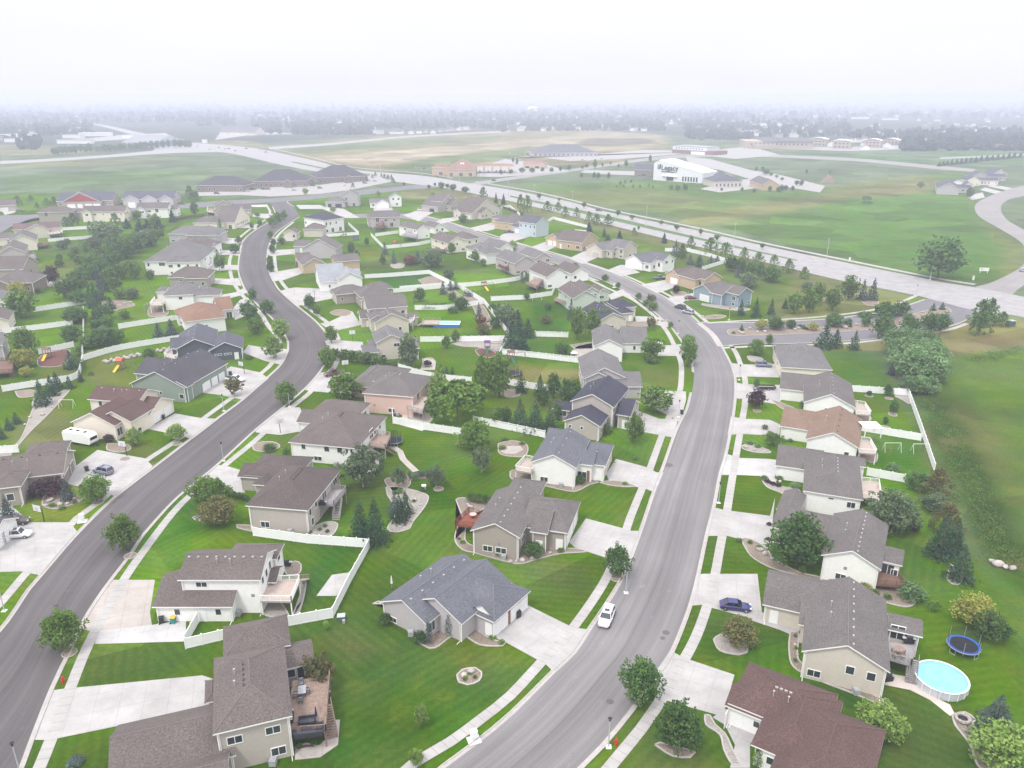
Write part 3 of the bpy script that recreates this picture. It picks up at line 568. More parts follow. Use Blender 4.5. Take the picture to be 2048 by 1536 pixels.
class Frame:
    """a wing's own axes: u along the traced eave, n away from it"""
    def __init__(s, A, B, depth, h, ang=None):
        a = G(A[0], A[1], h); b = G(B[0], B[1], h); d = b-a
        th = math.atan2(d.y, d.x)
        if ang is not None:
            k = round((th-ang)/(math.pi/2)); t2 = ang+k*math.pi/2
            m = (a+b)/2
            u = Vector((math.cos(t2), math.sin(t2), 0)); L = d.dot(u); a = m-u*L/2; th = t2; s.L = abs(L)
        else: s.L = d.length
        s.th = th; s.u = Vector((math.cos(th), math.sin(th), 0)); s.n = Vector((-s.u.y, s.u.x, 0)); s.h = h
        if isinstance(depth, tuple): depth = (G(depth[0], depth[1], h)-G(B[0], B[1], h)).dot(s.n)
        if depth < 0: a = a+s.n*depth; depth = -depth
        s.D = depth; s.o = Vector((a.x, a.y, 0))
    def p(s, a, b, z=0): return s.o+s.u*a+s.n*b+Vector((0, 0, z))
def roof_geo(fr, typ, z, pitch, t=.2):
    """returns list of (top faces verts) for a gable / hip roof over the wing rectangle"""
    L, D = fr.L, fr.D
    q = typ[0] == 'q'
    if typ == 'h': q = D > L; e0 = e1 = True
    else: e0 = 'A' in typ[1:] or 'N' in typ[1:]; e1 = 'B' in typ[1:] or 'F' in typ[1:]
    la, w = (D, L) if q else (L, D)
    P = (lambda a, b, zz: fr.p(b, a, zz)) if q else (lambda a, b, zz: fr.p(a, b, zz))
    r0 = min(w/2, la/2) if e0 else 0; r1 = la-(min(w/2, la/2) if e1 else 0); zr = z+w/2*pitch
    c = [P(0,0,z), P(la,0,z), P(la,w,z), P(0,w,z), P(r0,w/2,zr), P(r1,w/2,zr)]
    return c, q, e0, e1, la, w, zr, P
def add_roof(mb, fr, typ, z, pitch, t=.2):
    c, q, e0, e1, la, w, zr, P = roof_geo(fr, typ, z, pitch)
    dn = Vector((0, 0, -t)); lo = [v+dn for v in c]
    if abs(la-w) < .05 and e0 and e1: c[5] = c[4]+Vector((.01, 0, 0)); lo[5] = lo[4]+Vector((.01, 0, 0))
    top = [(0,1,5,4), (2,3,4,5), (3,0,4), (1,2,5)]; V = c+lo; F_ = []; M = []
    for k, f in enumerate(top):
        if k == 2 and not e0 or k == 3 and not e1: continue
        F_.append(f); M.append(0)
    sk = [(0,1), (2,3)]+([(3,0)] if e0 else [])+([(1,2)] if e1 else [])
    for a, b in sk: F_.append((a, b, b+6, a+6)); M.append(1)
    if not e0:
        F_ += [(3,4,10,9), (4,0,6,10)]; M += [1, 1]
    if not e1:
        F_ += [(1,5,11,7), (5,2,8,11)]; M += [1, 1]
    for f in [(0,1,5,4), (2,3,4,5), (3,0,4), (1,2,5)][:4]:
        if f == (3,0,4) and not e0 or f == (1,2,5) and not e1: continue
        F_.append(tuple(i+6 for i in f[::-1])); M.append(1)
    b = len(mb.v); mb.v += [tuple(v) for v in V]
    for f, m_ in zip(F_, M):
        f = list(f) if not q else list(f)[::-1]
        mb.f.append([b+i for i in f]); mb.m.append(m_)
    # ridge cap
    return c, zr
def add_caps(mb, c, e0, e1):
    segs = [(c[4], c[5])]
    if e0: segs += [(c[0], c[4]), (c[3], c[4])]
    if e1: segs += [(c[1], c[5]), (c[2], c[5])]
    for a, b in segs:
        if (a-b).length > .5: mb.tube(a+Vector((0,0,.0)), b+Vector((0,0,.0)), .085, n=5)
def add_walls(mb, fr, typ, z, pitch, ins=.45, t=.2, z0=0, insets=None):
    c, q, e0, e1, la, w, zr, P = roof_geo(fr, typ, z, pitch)
    zt = z-t+ins*pitch-.03
    A = [P(ins,ins,z0), P(la-ins,ins,z0), P(la-ins,w-ins,z0), P(ins,w-ins,z0)]
    B = [P(ins,ins,zt), P(la-ins,ins,zt), P(la-ins,w-ins,zt), P(ins,w-ins,zt)]
    fs = [(0,1,5,4), (1,2,6,5), (2,3,7,6), (3,0,4,7)]; V = A+B
    za = zr-t-.03
    if not e0: V.append(P(ins,w/2,za)); fs[3] = (3,0,4,len(V)-1,7)
    if not e1: V.append(P(la-ins,w/2,za)); fs[1] = (1,2,6,len(V)-1,5)
    if q: fs = [f[::-1] for f in fs]
    mb.add(V, fs)
MESHC = {}
def win_mesh(w, h):
    k = ('win', round(w, 1), round(h, 1))
    if k not in MESHC:
        w, h = k[1], k[2]; m = MB(); f = .09
        m.box(-w/2-f, -.07, -f, w/2+f, 0.02, 0); m.box(-w/2-f, -.07, h, w/2+f, .02, h+f); m.box(-w/2-f, -.07, 0, -w/2, .02, h); m.box(w/2, -.07, 0, w/2+f, .02, h)
        n = max(1, round(w/.85))
        for i in range(1, n): x = -w/2+w*i/n; m.box(x-.035, -.065, 0, x+.035, .02, h)
        p = MB().box(-w/2, -.03, 0, w/2, .01, h)
        MESHC[k] = (m.mesh('window', trim), p.mesh('pane', glassm))
    return MESHC[k]
def door_mesh(kind):
    if kind in MESHC: return MESHC[kind]
    m = MB(); m2 = None
    if kind == 'door': m.box(-.5, -.05, 0, .5, .02, 2.1); m.box(-.62, -.07, 0, -.5, .02, 2.2); m.box(.5, -.07, 0, .62, .02, 2.2); m.box(-.62, -.07, 2.1, .62, .02, 2.22)
    elif kind == 'patio': m.box(-.98, -.07, 0, -.9, .02, 2.1); m.box(.9, -.07, 0, .98, .02, 2.1); m.box(-.98, -.07, 2.1, .98, .02, 2.2); m.box(-.04, -.07, 0, .04, .02, 2.1); m2 = MB().box(-.9, -.03, 0, .9, .01, 2.1)
    MESHC[kind] = (m, m2); return MESHC[kind]
def garage_mesh(w, col):
    k = ('gar', round(w, 1), col)
    if k not in MESHC:
        w = k[1]; m = MB(); n = 4; H = 2.2
        for i in range(n): m.box(-w/2, -.04, i*H/n+.02, w/2, .02, (i+1)*H/n-.02)
        nc = max(2, round(w/.8))
        for i in range(n):
            for j in range(nc): x = -w/2+(j+.5)*w/nc; m.box(x-w/nc*.38, -.06, i*H/n+.1, x+w/nc*.38, -.035, (i+1)*H/n-.1)
        m.box(-w/2-.1, -.06, 0, -w/2, .02, H+.1, 1); m.box(w/2, -.06, 0, w/2+.1, .02, H+.1, 1); m.box(-w/2-.1, -.06, H, w/2+.1, .02, H+.12, 1)
        MESHC[k] = m.mesh('garage_door', [mat('garage_'+col, dict(white=(.76,.76,.75), grey=(.22,.20,.19), tan=(.48,.44,.38), dark=(.03,.03,.035))[col], .6, .03), trim])
    return MESHC[k]
doorw = None
def side(fr, s, f, z, ins=.45):
    """place on a wall: s = f(near) b(far) l(A side) r(B side), f = fraction along it; gives location and rotation"""
    L, D = fr.L, fr.D
    if s == 'f': p = fr.p(ins+(L-2*ins)*f, ins, z); r = fr.th
    elif s == 'b': p = fr.p(L-ins-(L-2*ins)*f, D-ins, z); r = fr.th+math.pi
    elif s == 'r': p = fr.p(L-ins, ins+(D-2*ins)*f, z); r = fr.th+math.pi/2
    else: p = fr.p(ins, D-ins-(D-2*ins)*f, z); r = fr.th-math.pi/2
    return p, r
def facing(fr, s):
    n = {'f': -fr.n, 'b': fr.n, 'r': fr.u, 'l': -fr.u}[s]; p, _ = side(fr, s, .5, 2)
    v = Vector((0, 0, HC))-p; return n.dot(v)/v.length
def place(me, name, root, p, r, kids=()):
    o = link(name, me, root, p-root.location, r)
    return o
def rail(mb, pts, z, h=1.0, m=0, gap=.16):
    for a, b in zip(pts, pts[1:]):
        a = Vector((a.x, a.y, z)); b = Vector((b.x, b.y, z)); d = b-a; n = max(1, int(d.length/gap))
        mb.beam(a+Vector((0,0,h)), b+Vector((0,0,h)), .10, .06, m); mb.beam(a+Vector((0,0,.15)), b+Vector((0,0,.15)), .06, .05, m)
        for i in range(n+1):
            p = a.lerp(b, i/n); r = .055 if i in (0, n) or i % 10 == 0 else .02
            mb.box(p.x-r, p.y-r, z, p.x+r, p.y+r, z+h, m)
DKM = dict(wood=wood, red=woodr, grey=woodg, pale=woodp, brown=mat('brown_deck', (.17,.10,.075), .85, .15, 2.5))
def deck(root, P4, z, fm, rm, sides=(0,1,2), stairs=None, post=True):
    """P4: four photo points of the platform at height z (going round), rails on the listed edges"""
    c = [G(x, y, z)-root.location for x, y in P4]; c = [Vector((v.x, v.y, 0)) for v in c]
    near2 = sorted(range(4), key=lambda i: c[i].length)[:2]
    for i in near2: c[i] = c[i]-c[i].normalized()*1.1
    mb = MB(); ar = sum(c[i].x*c[(i+1)%4].y-c[(i+1)%4].x*c[i].y for i in range(4))
    if ar < 0: c = c[::-1]; sides = tuple((2-s) % 4 for s in sides)
    k = [Vector((v.x, v.y, z)) for v in c]; lo = [v-Vector((0,0,.28)) for v in k]
    mb.add(k+lo, [(0,1,2,3), (7,6,5,4)]+[(i, 4+i, 4+(i+1)%4, (i+1)%4) for i in range(4)])
    # board gaps
    e = (k[1]-k[0]); f = (k[3]-k[0]); nb = max(2, int(f.length/.45))
    for i in range(1, nb): a = k[0]+f*i/nb; b = k[1]+(k[2]-k[1])*i/nb; mb.beam(a+Vector((0,0,.012)), b+Vector((0,0,.012)), .30, .012)
    d = mb.obj('deck', DKM[fm], root)
    r = MB()
    for s in sides: rail(r, [c[s], c[(s+1)%4]], z)
    if r.v: r.obj('railing', trim if rm == 'white' else DKM[rm], root)
    if post:
        for v in c:
            cc = sum(c, Vector())/4; q = v.lerp(cc, .06)
            MB().box(-.08, -.08, 0, .08, .08, z-.28).obj('deck_post', trim if rm == 'white' else DKM[rm], root).location = (q.x, q.y, 0)
    if stairs:
        a = G(stairs[0][0], stairs[0][1], z)-root.location; b = G(stairs[1][0], stairs[1][1], 0)-root.location
        a = Vector((a.x, a.y, z)); b = Vector((b.x, b.y, 0)); w = stairs[2]; n = max(3, int(z/.19)); sm = MB(); d = b-a; dd = Vector((d.x, d.y, 0)).normalized(); nn_ = Vector((-dd.y, dd.x, 0))
        for i in range(n):
            p = a+d*(i+.5)/n; sm.beam(p-dd*.14-nn_*0, p+dd*.14, w, .05)
        for sgn in (-1, 1):
            o_ = nn_*w/2*sgn; sm.tube(a+o_-Vector((0,0,.15)), b+o_, .07, n=4); sm.tube(a+o_+Vector((0,0,.95)), b+o_+Vector((0,0,.95)), .05, n=4)
            for i in range(0, n+1, 2): p = a+d*i/n+o_; sm.tube(p, p+Vector((0,0,.95)), .025, n=4)
        sm.obj('stairs', DKM[fm], root)
VENT = MB().box(-.18, -.11, -.05, .18, .11, .13); VENTD = VENT.mesh('roof_vent', mat('dark_vent', (.05,.045,.045))); VENTW = VENT.mesh('roof_vent', mat('pale_vent', (.36,.34,.33)))
PIPE = MB().cyl(0, 0, -.2, .75, .07).cyl(0, 0, .7, .85, .13).mesh('vent_pipe', steel)
DS = {}
def house(label, short, wc, rc, wings, ex=(), pitch=.48, vents=(0, 6, 'w'), auto=True, name='house', cat='house', tr=True, winrows=None, gcol='white', zoff=0):
    """wings: (A, B, depth, eave height, roof type); ex: extras (wing, side, fraction, z, kind, w, h)"""
    fr0 = Frame(*wings[0][:4]); root = empty(name, (0, 0, 0), 0, label, cat); root['short'] = short
    frs = [fr0]+[Frame(*w[:4], ang=fr0.th) for w in wings[1:]]
    cen = fr0.p(fr0.L/2, fr0.D/2); root.location = (cen.x, cen.y, 0); off = Vector((cen.x, cen.y, 0))
    for f in frs: f.o = f.o-off
    wm, rm, cm = MB(), MB(), MB(); near = wings[0][0][1]
    for i, (f, w) in enumerate(zip(frs, wings)):
        z = f.h+.012*i; add_walls(wm, f, w[4], z, pitch, ins=.45+.004*i)
        c, zr = add_roof(rm, f, w[4], z, pitch)
        _, q, e0, e1, *_r = roof_geo(f, w[4], z, pitch); add_caps(cm, c, e0, e1)
    if near > 560:
        for i, f in enumerate(frs[:3]):
            for a, b in ((.45, .45), (f.L-.45, .45), (f.L-.45, f.D-.45)):
                p = f.p(a, b); wm.box(p.x-.07, p.y-.07, 0, p.x+.07, p.y+.07, f.h-.1, 1)
    wo = wm.obj('wall', [wallm(wc), trim], root); ro = rm.obj('roof', [roofm(rc), trim], root); cm.obj('ridge_cap', mat('ridge_'+rc, tuple(x*1.32 for x in RC[rc]), .9, .2, 6), ro)
    rng = random.Random(int(wings[0][0][0]*7+wings[0][0][1]))
        # vents along the ridge
    wi, nv, vc = vents; f = frs[wi]; c, q, e0, e1, la, w_, zr, P = roof_geo(f, wings[wi][4], f.h, pitch)
    if nv:
        d = c[5]-c[4]
        for k in range(nv):
            t = (k+.5)/nv; p = c[4]+d*t; sd_ = (Vector((-d.y, d.x, 0)).normalized() if d.length > .1 else Vector((1,0,0)))
            if sd_.y > 0: sd_ = -sd_
            p = p+sd_*.7; link('roof_vent', VENTW if vc == 'w' else VENTD, ro, (p.x, p.y, zr-.7*pitch), math.atan2(d.y, d.x))
        for k in range(2):
            p = c[0].lerp(c[1], .3+.4*k).lerp(c[4].lerp(c[5], .5), .6); link('vent_pipe', PIPE, ro, (p.x, p.y, p.z))
    used = {}
    for e_ in ex:
        wi, s, fc, z, kind = e_[:5]; f = frs[wi]; used.setdefault((wi, s), []).append(fc)
        if kind == 'no': continue
        p, r = side(f, s, fc, z, .45+.004*wi)
        if kind == 'w':
            a, b = win_mesh(e_[5], e_[6]); o_ = link('window', a, root, p, r); link('pane', b, o_)
        elif kind == 'g': link('garage_door', garage_mesh(e_[5], gcol), root, p, r)
        elif kind in ('door', 'patio'):
            a, b = door_mesh(kind)
            if 'm'+kind not in MESHC: MESHC['m'+kind] = a.mesh(kind, whitem); MESHC['p'+kind] = b.mesh('pane', glassm) if b else None
            o_ = link('door' if kind == 'door' else 'patio_door', MESHC['m'+kind], root, p, r)
            if b: link('pane', MESHC['p'+kind], o_)
        elif kind == 'vent':
            link('louvre_vent', MESHC.setdefault('lv', MB().box(-.25, -.05, 0, .25, .02, .5).mesh('louvre_vent', mat('grey_louvre', (.25,.25,.25)))), root, p, r)
        elif kind == 'brick':
            link('brick_pillar', MESHC.setdefault('bp', MB().box(-.3, -.08, 0, .3, .02, 2.5).mesh('brick_pillar', brick)), root, p, r)
    if auto:
        for i, (f, w) in enumerate(zip(frs, wings)):
            for s in 'fblr':
                if (i, s) in used: continue
                pc, _ = side(f, s, .5, 1.5)
                n = {'f': -f.n, 'b': f.n, 'r': f.u, 'l': -f.u}[s]; v = Vector((0, 0, HC))-(pc+off); v.z = 0
                if n.dot(v.normalized()) < .05: continue
                # hidden inside another wing?
                ln = (f.L if s in 'fb' else f.D)-.9
                if ln < 2.2: continue
                cnt = max(1, int(ln/(3.2 if ln > 6 else 2.6)))
                rows = [1.1] if f.h < 4 else ([.7, 3.2] if f.h < 5.4 else [.8, 3.9])
                for z in rows:
                    for k in range(cnt):
                        if rng.random() < (.25 if z > 1 else .45): continue
                        fc = (k+.5+rng.uniform(-.15, .15))/cnt; p, r = side(f, s, fc, z, .45+.004*i)
                        inside = False
                        for j, g_ in enumerate(frs):
                            if j == i: continue
                            q_ = p-g_.o; a, b = q_.dot(g_.u), q_.dot(g_.n)
                            if .2 < a < g_.L-.2 and .2 < b < g_.D-.2 and z < g_.h: inside = True
                        if inside: continue
                        wd = rng.choice([.9, .9, 1.2, 1.7]); hh = rng.choice([1.0, 1.2, 1.3]) if z > .9 else .8
                        if z+hh > f.h-.35: continue
                        a, b = win_mesh(wd, hh); o_ = link('window', a, root, p, r); link('pane', b, o_)
    if near > 780:
        for i, f in enumerate(frs[:2]):
            for a, b in ((.62, .36), (f.L-.62, .36)):
                p = f.p(a, b); MB().tube((0,0,.1),(0,0,f.h-.25),.05,n=5).tube((0,0,f.h-.25),(-f.n.x*.3,-f.n.y*.3,f.h-.1),.05,n=5).tube((0,0,.1),(-f.n.x*.8,-f.n.y*.8,.04),.05,n=5).obj('downspout', trim, root).location = p
        f = frs[0]; p = f.p(f.L*.68, -.15); MB().box(-.4,-.4,.05,.4,.4,.85).cyl(0,0,.85,.9,.3,n=12).obj('air_conditioner', mat('unit_grey', (.33,.34,.34)), root).location = p
    if near < 600: root.scale = (1, 1, 1.13)
    HOUSES.append((short, off, root, frs, max(f.h for f in frs)))
    return root
# ---------- near houses, photo coordinates traced at eave height ----------
h = house('tan two storey house with brown hipped roof and wooden deck at lower left', 'the tan two storey deck house', 'greige', 'brown',
  [((425,1469),(585,1431),(426,1317),6.3,'h'), ((236,1449),(470,1398),-9.5,3.0,'p'), ((446,1318),(582,1290),7.0,5.2,'h'), ((560,1342),(630,1325),(636,1274),3.4,'p'), ((409,1407),(440,1400),4.2,3.0,'h'), ((330,1530),(460,1500),-7,2.9,'p')],
  [(0,'f',.22,3.9,'w',1.6,1.0), (0,'f',.76,4.0,'w',1.6,1.0), (0,'f',.8,.7,'w',1.6,1.1), (3,'f',.25,1.6,'w',1.0,1.2), (3,'f',.72,1.0,'patio'), (0,'r',.5,2.9,'patio')], vents=(0,5,'d'), pitch=.5)
deck(h, [(583,1476),(652,1462),(660,1350),(598,1352)], 2.7, 'wood', 'wood', sides=(0,1), stairs=((650,1410),(664,1478),1.5))
h = house('white two storey house with dark brown roof and white railed deck', 'the white fenced corner house', 'white', 'brown',
  [((354,1160),(521,1160),(548,1098),6.2,'p'), ((304,1213),(465,1215),(338,1140),2.9,'p'), ((455,1112),(550,1124),(572,1092),5.2,'h'), ((535,1165),(553,1165),(558,1132),3.2,'p')],
  [(0,'f',.25,4.7,'w',1.6,.8), (1,'f',.27,1.2,'w',.8,1.0), (1,'f',.60,0,'door'), (1,'f',.82,1.2,'w',.8,1.0), (0,'r',.7,4.4,'w',.9,1.3), (0,'r',.45,4.2,'w',.9,1.3), (0,'r',.2,4.2,'w',.8,1.2), (2,'r',.5,3.5,'w',1.2,1.2), (0,'f',.9,2.9,'vent'), (1,'l',.5,0,'g',5.0)], vents=(0,9,'w'))
deck(h, [(529,1207),(583,1203),(600,1160),(548,1162)], 2.6, 'pale', 'white', sides=(0,1,2), stairs=((598,1160),(612,1158),1.2))
h = house('greige walkout house with wide brown hipped roof and grey deck stairs', 'the greige walkout house', 'greige', 'dkbrown',
  [((490,1011),(616,1021),(680,937),5.0,'h'), ((475,952),(580,962),(488,925),3.2,'p'), ((529,907),(629,915),-10,3.4,'h'), ((505,968),(530,972),5,3.3,'h')],
  [(0,'f',.25,.6,'w',1.6,1.1), (0,'r',.08,3.0,'w',.9,1.3), (0,'r',.25,3.2,'w',.9,1.1), (0,'r',.12,.7,'w',1.0,1.4), (0,'r',.5,2.9,'patio'), (0,'r',.85,2.9,'w',1.9,1.3), (1,'f',.35,0,'door'), (1,'l',.5,0,'g',5.0)], vents=(0,5,'d'))
deck(h, [(646,1014),(668,1010),(693,980),(665,975)], 2.8, 'grey', 'grey', sides=(0,1,2), stairs=((678,995),(672,1040),1.3))
h = house('white house with broad brown roof and trampoline beside its deck', 'the white house with the garden path', 'white', 'brown',
  [((576,884),(714,897),(776,833),4.5,'h'), ((592,844),(660,850),(605,819),3.0,'p'), ((626,820),(720,828),(735,806),3.4,'h'), ((640,880),(684,893),3.2,4.6,'h'), ((744,925),(766,908),4.5,2.8,'p')],
  [(0,'f',.19,3.0,'w',.9,1.1), (0,'f',.55,2.9,'w',1.1,1.3), (0,'f',.75,2.9,'w',1.1,1.3), (0,'f',.86,3.0,'w',.5,1.0), (0,'f',.93,3.0,'w',.5,1.0), (0,'f',.40,.6,'w',1.7,.9), (0,'r',.2,3.0,'w',.8,1.2), (0,'r',.5,2.9,'patio'), (0,'r',.62,3.0,'w',.9,1.3), (0,'r',.8,3.0,'w',.9,1.3), (1,'f',.3,0,'door'), (1,'l',.5,0,'g',5.0)], vents=(0,4,'d'))
deck(h, [(748,893),(771,896),(781,872),(752,866)], 2.6, 'wood', 'pale', sides=(0,1,2), stairs=((764,893),(786,908),1.3))
h = house('pink stucco house with grey brown hipped roof and covered balcony', 'the pink house', 'pink', 'greybrown',
  [((724,786),(827,794),(860,753),5.3,'h'), ((697,770),(752,777),(714,731),3.2,'h'), ((722,760),(795,766),(797,737),4.2,'h'), ((737,790),(757,791),2.0,4.2,'h')],
  [(0,'f',.55,.6,'w',1.6,1.0), (0,'f',.2,1.9,'vent'), (0,'r',.75,3.2,'w',1.6,1.2), (0,'r',.3,2.9,'patio'), (0,'r',.2,.3,'patio'), (1,'f',.4,1.2,'w',.7,1.1), (1,'l',.3,0,'g',2.7), (1,'l',.75,0,'g',4.6)], vents=(0,2,'w'))
deck(h, [(814,818),(846,826),(866,797),(846,790)], 2.8, 'pale', 'grey', sides=(0,1))
h = house('beige two storey house with grey roof behind the long hedge', 'the beige hedge house', 'beige', 'grey',
  [((751,686),(815,681),11,5.6,'q'), ((812,695),(841,699),9,3.6,'p'), ((724,705),(760,706),6.5,3.0,'p'), ((737,690),(756,688),4,4.2,'p')],
  [(1,'f',.6,1,'w',1.2,1.2)], vents=(0,6,'w'))
h = house('beige split level house with brown roofs above the rectangular pool', 'the beige split level house', 'beige', 'greybrown',
  [((748,646),(819,640),8,4.5,'q'), ((734,619),(816,612),(816,594),6.3,'p'), ((721,638),(758,634),8,3.2,'p'), ((740,640),(775,636),9,4.6,'q'), ((819,636),(838,634),5,3.0,'p')],
  [(0,'f',.75,1.2,'w',.9,1.1), (2,'f',.4,0,'door'), (2,'l',.3,0,'g',2.6), (2,'l',.7,0,'g',2.6)], vents=(0,6,'w'), gcol='tan')
deck(h, [(822,646),(832,645),(831,633),(820,634)], 2.6, 'pale', 'white', sides=(0,1,2))
h = house('white house with pale blue grey shingle roof', 'the pale blue roofed house', 'white', 'pale',
  [((639,567),(694,563),(646,546),3.4,'p'), ((676,566),(724,556),13,4.4,'q'), ((700,551),(722,549),6,3.6,'p')],
  [(0,'f',.35,1.2,'w',.7,1.0), (0,'l',.5,0,'g',5.0), (1,'f',.5,0,'no')], vents=(1,0,'w'))
h = house('taupe house with wide grey brown hipped roof and pergola', 'the taupe pergola house', 'taupe', 'greybrown',
  [((670,592),(734,586),9,3.4,'h'), ((721,598),(787,590),13,3.9,'h'), ((742,583),(786,578),8,3.9,'h')],
  [(0,'f',.2,1.1,'w',.7,1.0), (0,'l',.3,0,'g',2.6), (0,'l',.7,0,'g',4.6)], vents=(1,2,'w'), gcol='tan')
h = house('tan fronted house with paired gables and dark brown roof', 'the twin gable tan house', 'tan', 'greybrown',
  [((605,533),(653,529),12,3.4,'q'), ((642,521),(687,525),12,4.0,'q'), ((594,522),(625,521),9,3.2,'p')],
  [(0,'f',.6,1.0,'w',1.4,1.0), (2,'l',.5,0,'g',4.8)], vents=(1,0,'w'), gcol='dark')
house('white gabled house with brown garage wing above the street bend', 'the white gable house on the bend', 'lilac', 'greybrown',
  [((603,499),(673,500),12,4.3,'q'), ((586,494),(616,494),9,3.0,'p')], [(0,'f',.3,0,'no'), (1,'f',.5,0,'door')], vents=(0,5,'w'))
house('small tan house with brown hipped roof behind the dark roofed corner house', 'the small tan hipped house', 'beige', 'brown',
  [((605,460),(646,460),10,4.0,'h'), ((588,468),(608,463),8,3.2,'p')], [(0,'f',.5,0,'no')], vents=(0,0,'w'))
h = house('white two storey corner house with black hipped roof and fenced patio', 'the black roofed corner house', 'white', 'navy',
  [((606,438),(648,444),(698,439),6.9,'h')], [(0,'r',.1,4.2,'w',1.1,1.3), (0,'r',.3,4.2,'w',.8,1.3), (0,'r',.6,4.2,'w',.8,1.3), (0,'r',.12,.7,'w',1.2,1.2), (0,'r',.4,.3,'patio'), (0,'r',.8,.3,'patio')], vents=(0,0,'w'), pitch=.35)
deck(h, [(664,450),(678,448),(690,443),(680,441)], 3.4, 'grey', 'grey', sides=(0,1,2))
house('grey two storey house with open double garage', 'the grey open garage house', 'grey', 'grey',
  [((678,394),(717,394),9,6.6,'q'), ((649,405),(690,405),9,3.4,'h')], [(1,'f',.22,0,'g',2.8), (1,'f',.68,0,'g',4.8), (0,'f',.35,4,'w',1.6,1.3), (0,'f',.35,1.2,'w',1.4,1.2), (0,'f',.75,0,'patio')], vents=(0,0,'w'), gcol='dark')  # open garage: its shaded inside is painted as near-black door panels
house('white two storey house with gabled garage and purple grey roof', 'the white gabled garage house', 'white', 'grey',
  [((739,407),(779,406),9,3.2,'p'), ((752,408),(779,407.5),7,3.3,'q'), ((778,397),(804,396),9,6.0,'q')], [(1,'f',.5,0,'g',4.6), (2,'f',.3,4.2,'w',1.2,1.2), (2,'f',.75,4.2,'w',1.2,1.2), (2,'f',.6,1.0,'w',1.4,1.2)], vents=(0,0,'w'))
h = house('brown brick walkout house with grey roof and timber deck stairs', 'the brown brick walkout', 'mauve', 'greybrown',
  [((742,438),(801,436),12,5.6,'p'), ((722,433),(745,438),9,4.8,'pA')], [(0,'f',.2,3.2,'patio'), (0,'f',.5,3.4,'w',1.8,1.2), (0,'f',.8,3.4,'w',1.2,1.0), (0,'f',.7,.6,'patio')], vents=(0,0,'w'))
deck(h, [(752,452),(766,455),(768,447),(755,446)], 3.0, 'brown', 'brown', sides=(0,1,2), stairs=((766,452),(774,455),1.2))
h = house('white house with row of roof vents and raised deck facing the fenced yard', 'the white raised deck house', 'white', 'greybrown',
  [((796,454),(834,462),(864,459),4.7,'p'), ((846,452),(868,457),8,3.2,'p')], [], vents=(0,6,'w'))
deck(h, [(804,473),(834,477),(836,469),(808,466)], 2.6, 'grey', 'grey', sides=(0,1,2))
h = house('cream house with brown roof and red shrubs by its back patio', 'the cream brown roofed house', 'cream', 'brown',
  [((860,478),(896,489),(928,483),4.6,'p'), ((897,473),(936,480),9,3.2,'h')], [], vents=(0,6,'w'))
deck(h, [(868,500),(888,504),(892,496),(872,494)], 1.0, 'brown', 'brown', sides=(0,1))
house('white house with grey roof and low back gable', 'the white low gable house', 'white', 'grey', [((930,498),(972,511),(1004,505),4.5,'h'), ((944,503),(960,508),6,4.2,'q'), ((962,489),(1000,499),9,3.3,'p')], [], vents=(0,6,'w'))
h = house('mauve sided house with grey roof and reddish raised deck', 'the mauve house', 'mauve', 'grey', [((989,516),(1029,530),(1069,524),4.7,'p'), ((1033,508),(1075,518),9,3.2,'p')], [], vents=(0,5,'w'))
deck(h, [(992,533),(1012,540),(1018,531),(1000,526)], 2.2, 'brown', 'brown', sides=(0,1,2))
h = house('white house with brown roof and cluttered wooden deck', 'the white house with the wooden deck', 'white', 'brown', [((1056,541),(1093,557),(1135,549),4.6,'p'), ((1105,537),(1148,549),9,3.2,'p')], [], vents=(0,6,'w'))
deck(h, [(1050,568),(1074,578),(1084,566),(1062,560)], 2.2, 'wood', 'wood', sides=(0,1,2))
h = house('pale green house with brown roof and side patio', 'the pale green house', 'sage', 'brown', [((1115,580),(1145,601),(1195,596),4.8,'p'), ((1140,574),(1163,590),(1203,588),4.9,'p'), ((1170,578),(1197,588),(1222,584),3.2,'p')], [(2,'f',.5,0,'door')], vents=(0,7,'w'))
deck(h, [(1108,600),(1134,613),(1140,603),(1115,594)], 1.2, 'pale', 'wood', sides=(0,1))
house('beige house with black shingled roof behind three tall trees', 'the black shingled house', 'beige', 'navy', [((1162,618),(1197,642),(1248,633),4.2,'p'), ((1241,626),(1272,626),(1262,601),3.2,'h'), ((1195,605),(1250,615),8,3.8,'h')], [(1,'f',.75,0,'door'), (0,'r',.5,1,'w',.9,1.1)], vents=(0,2,'w'))
house('white gabled house with grey roof and long garage wing by the bend', 'the white bend house', 'white', 'grey', [((1187,692),(1248,693),(1188,660),4.9,'q'), ((1243,687),(1296,686),(1297,661),3.2,'p'), ((1187,675),(1235,676),6,4.7,'p')], [(0,'f',.5,0,'no'), (1,'f',.5,1,'w',.7,1.2), (1,'f',.85,1,'w',.7,1.1)], vents=(0,7,'w'))
house('white house with pale grey roof next to the dry lawn', 'the white house by the dry lawn', 'lilac', 'grey', [((1165,755),(1252,755),(1191,715),5.2,'q'), ((1222,770),(1287,777),(1296,751),3.4,'p'), ((1168,757),(1225,758),9,5.3,'q')], [(0,'f',.72,2.4,'w',.7,1.1), (1,'f',.5,1.0,'w',.6,1.1), (2,'f',.85,2.4,'w',.7,1.1)], vents=(0,0,'w'))
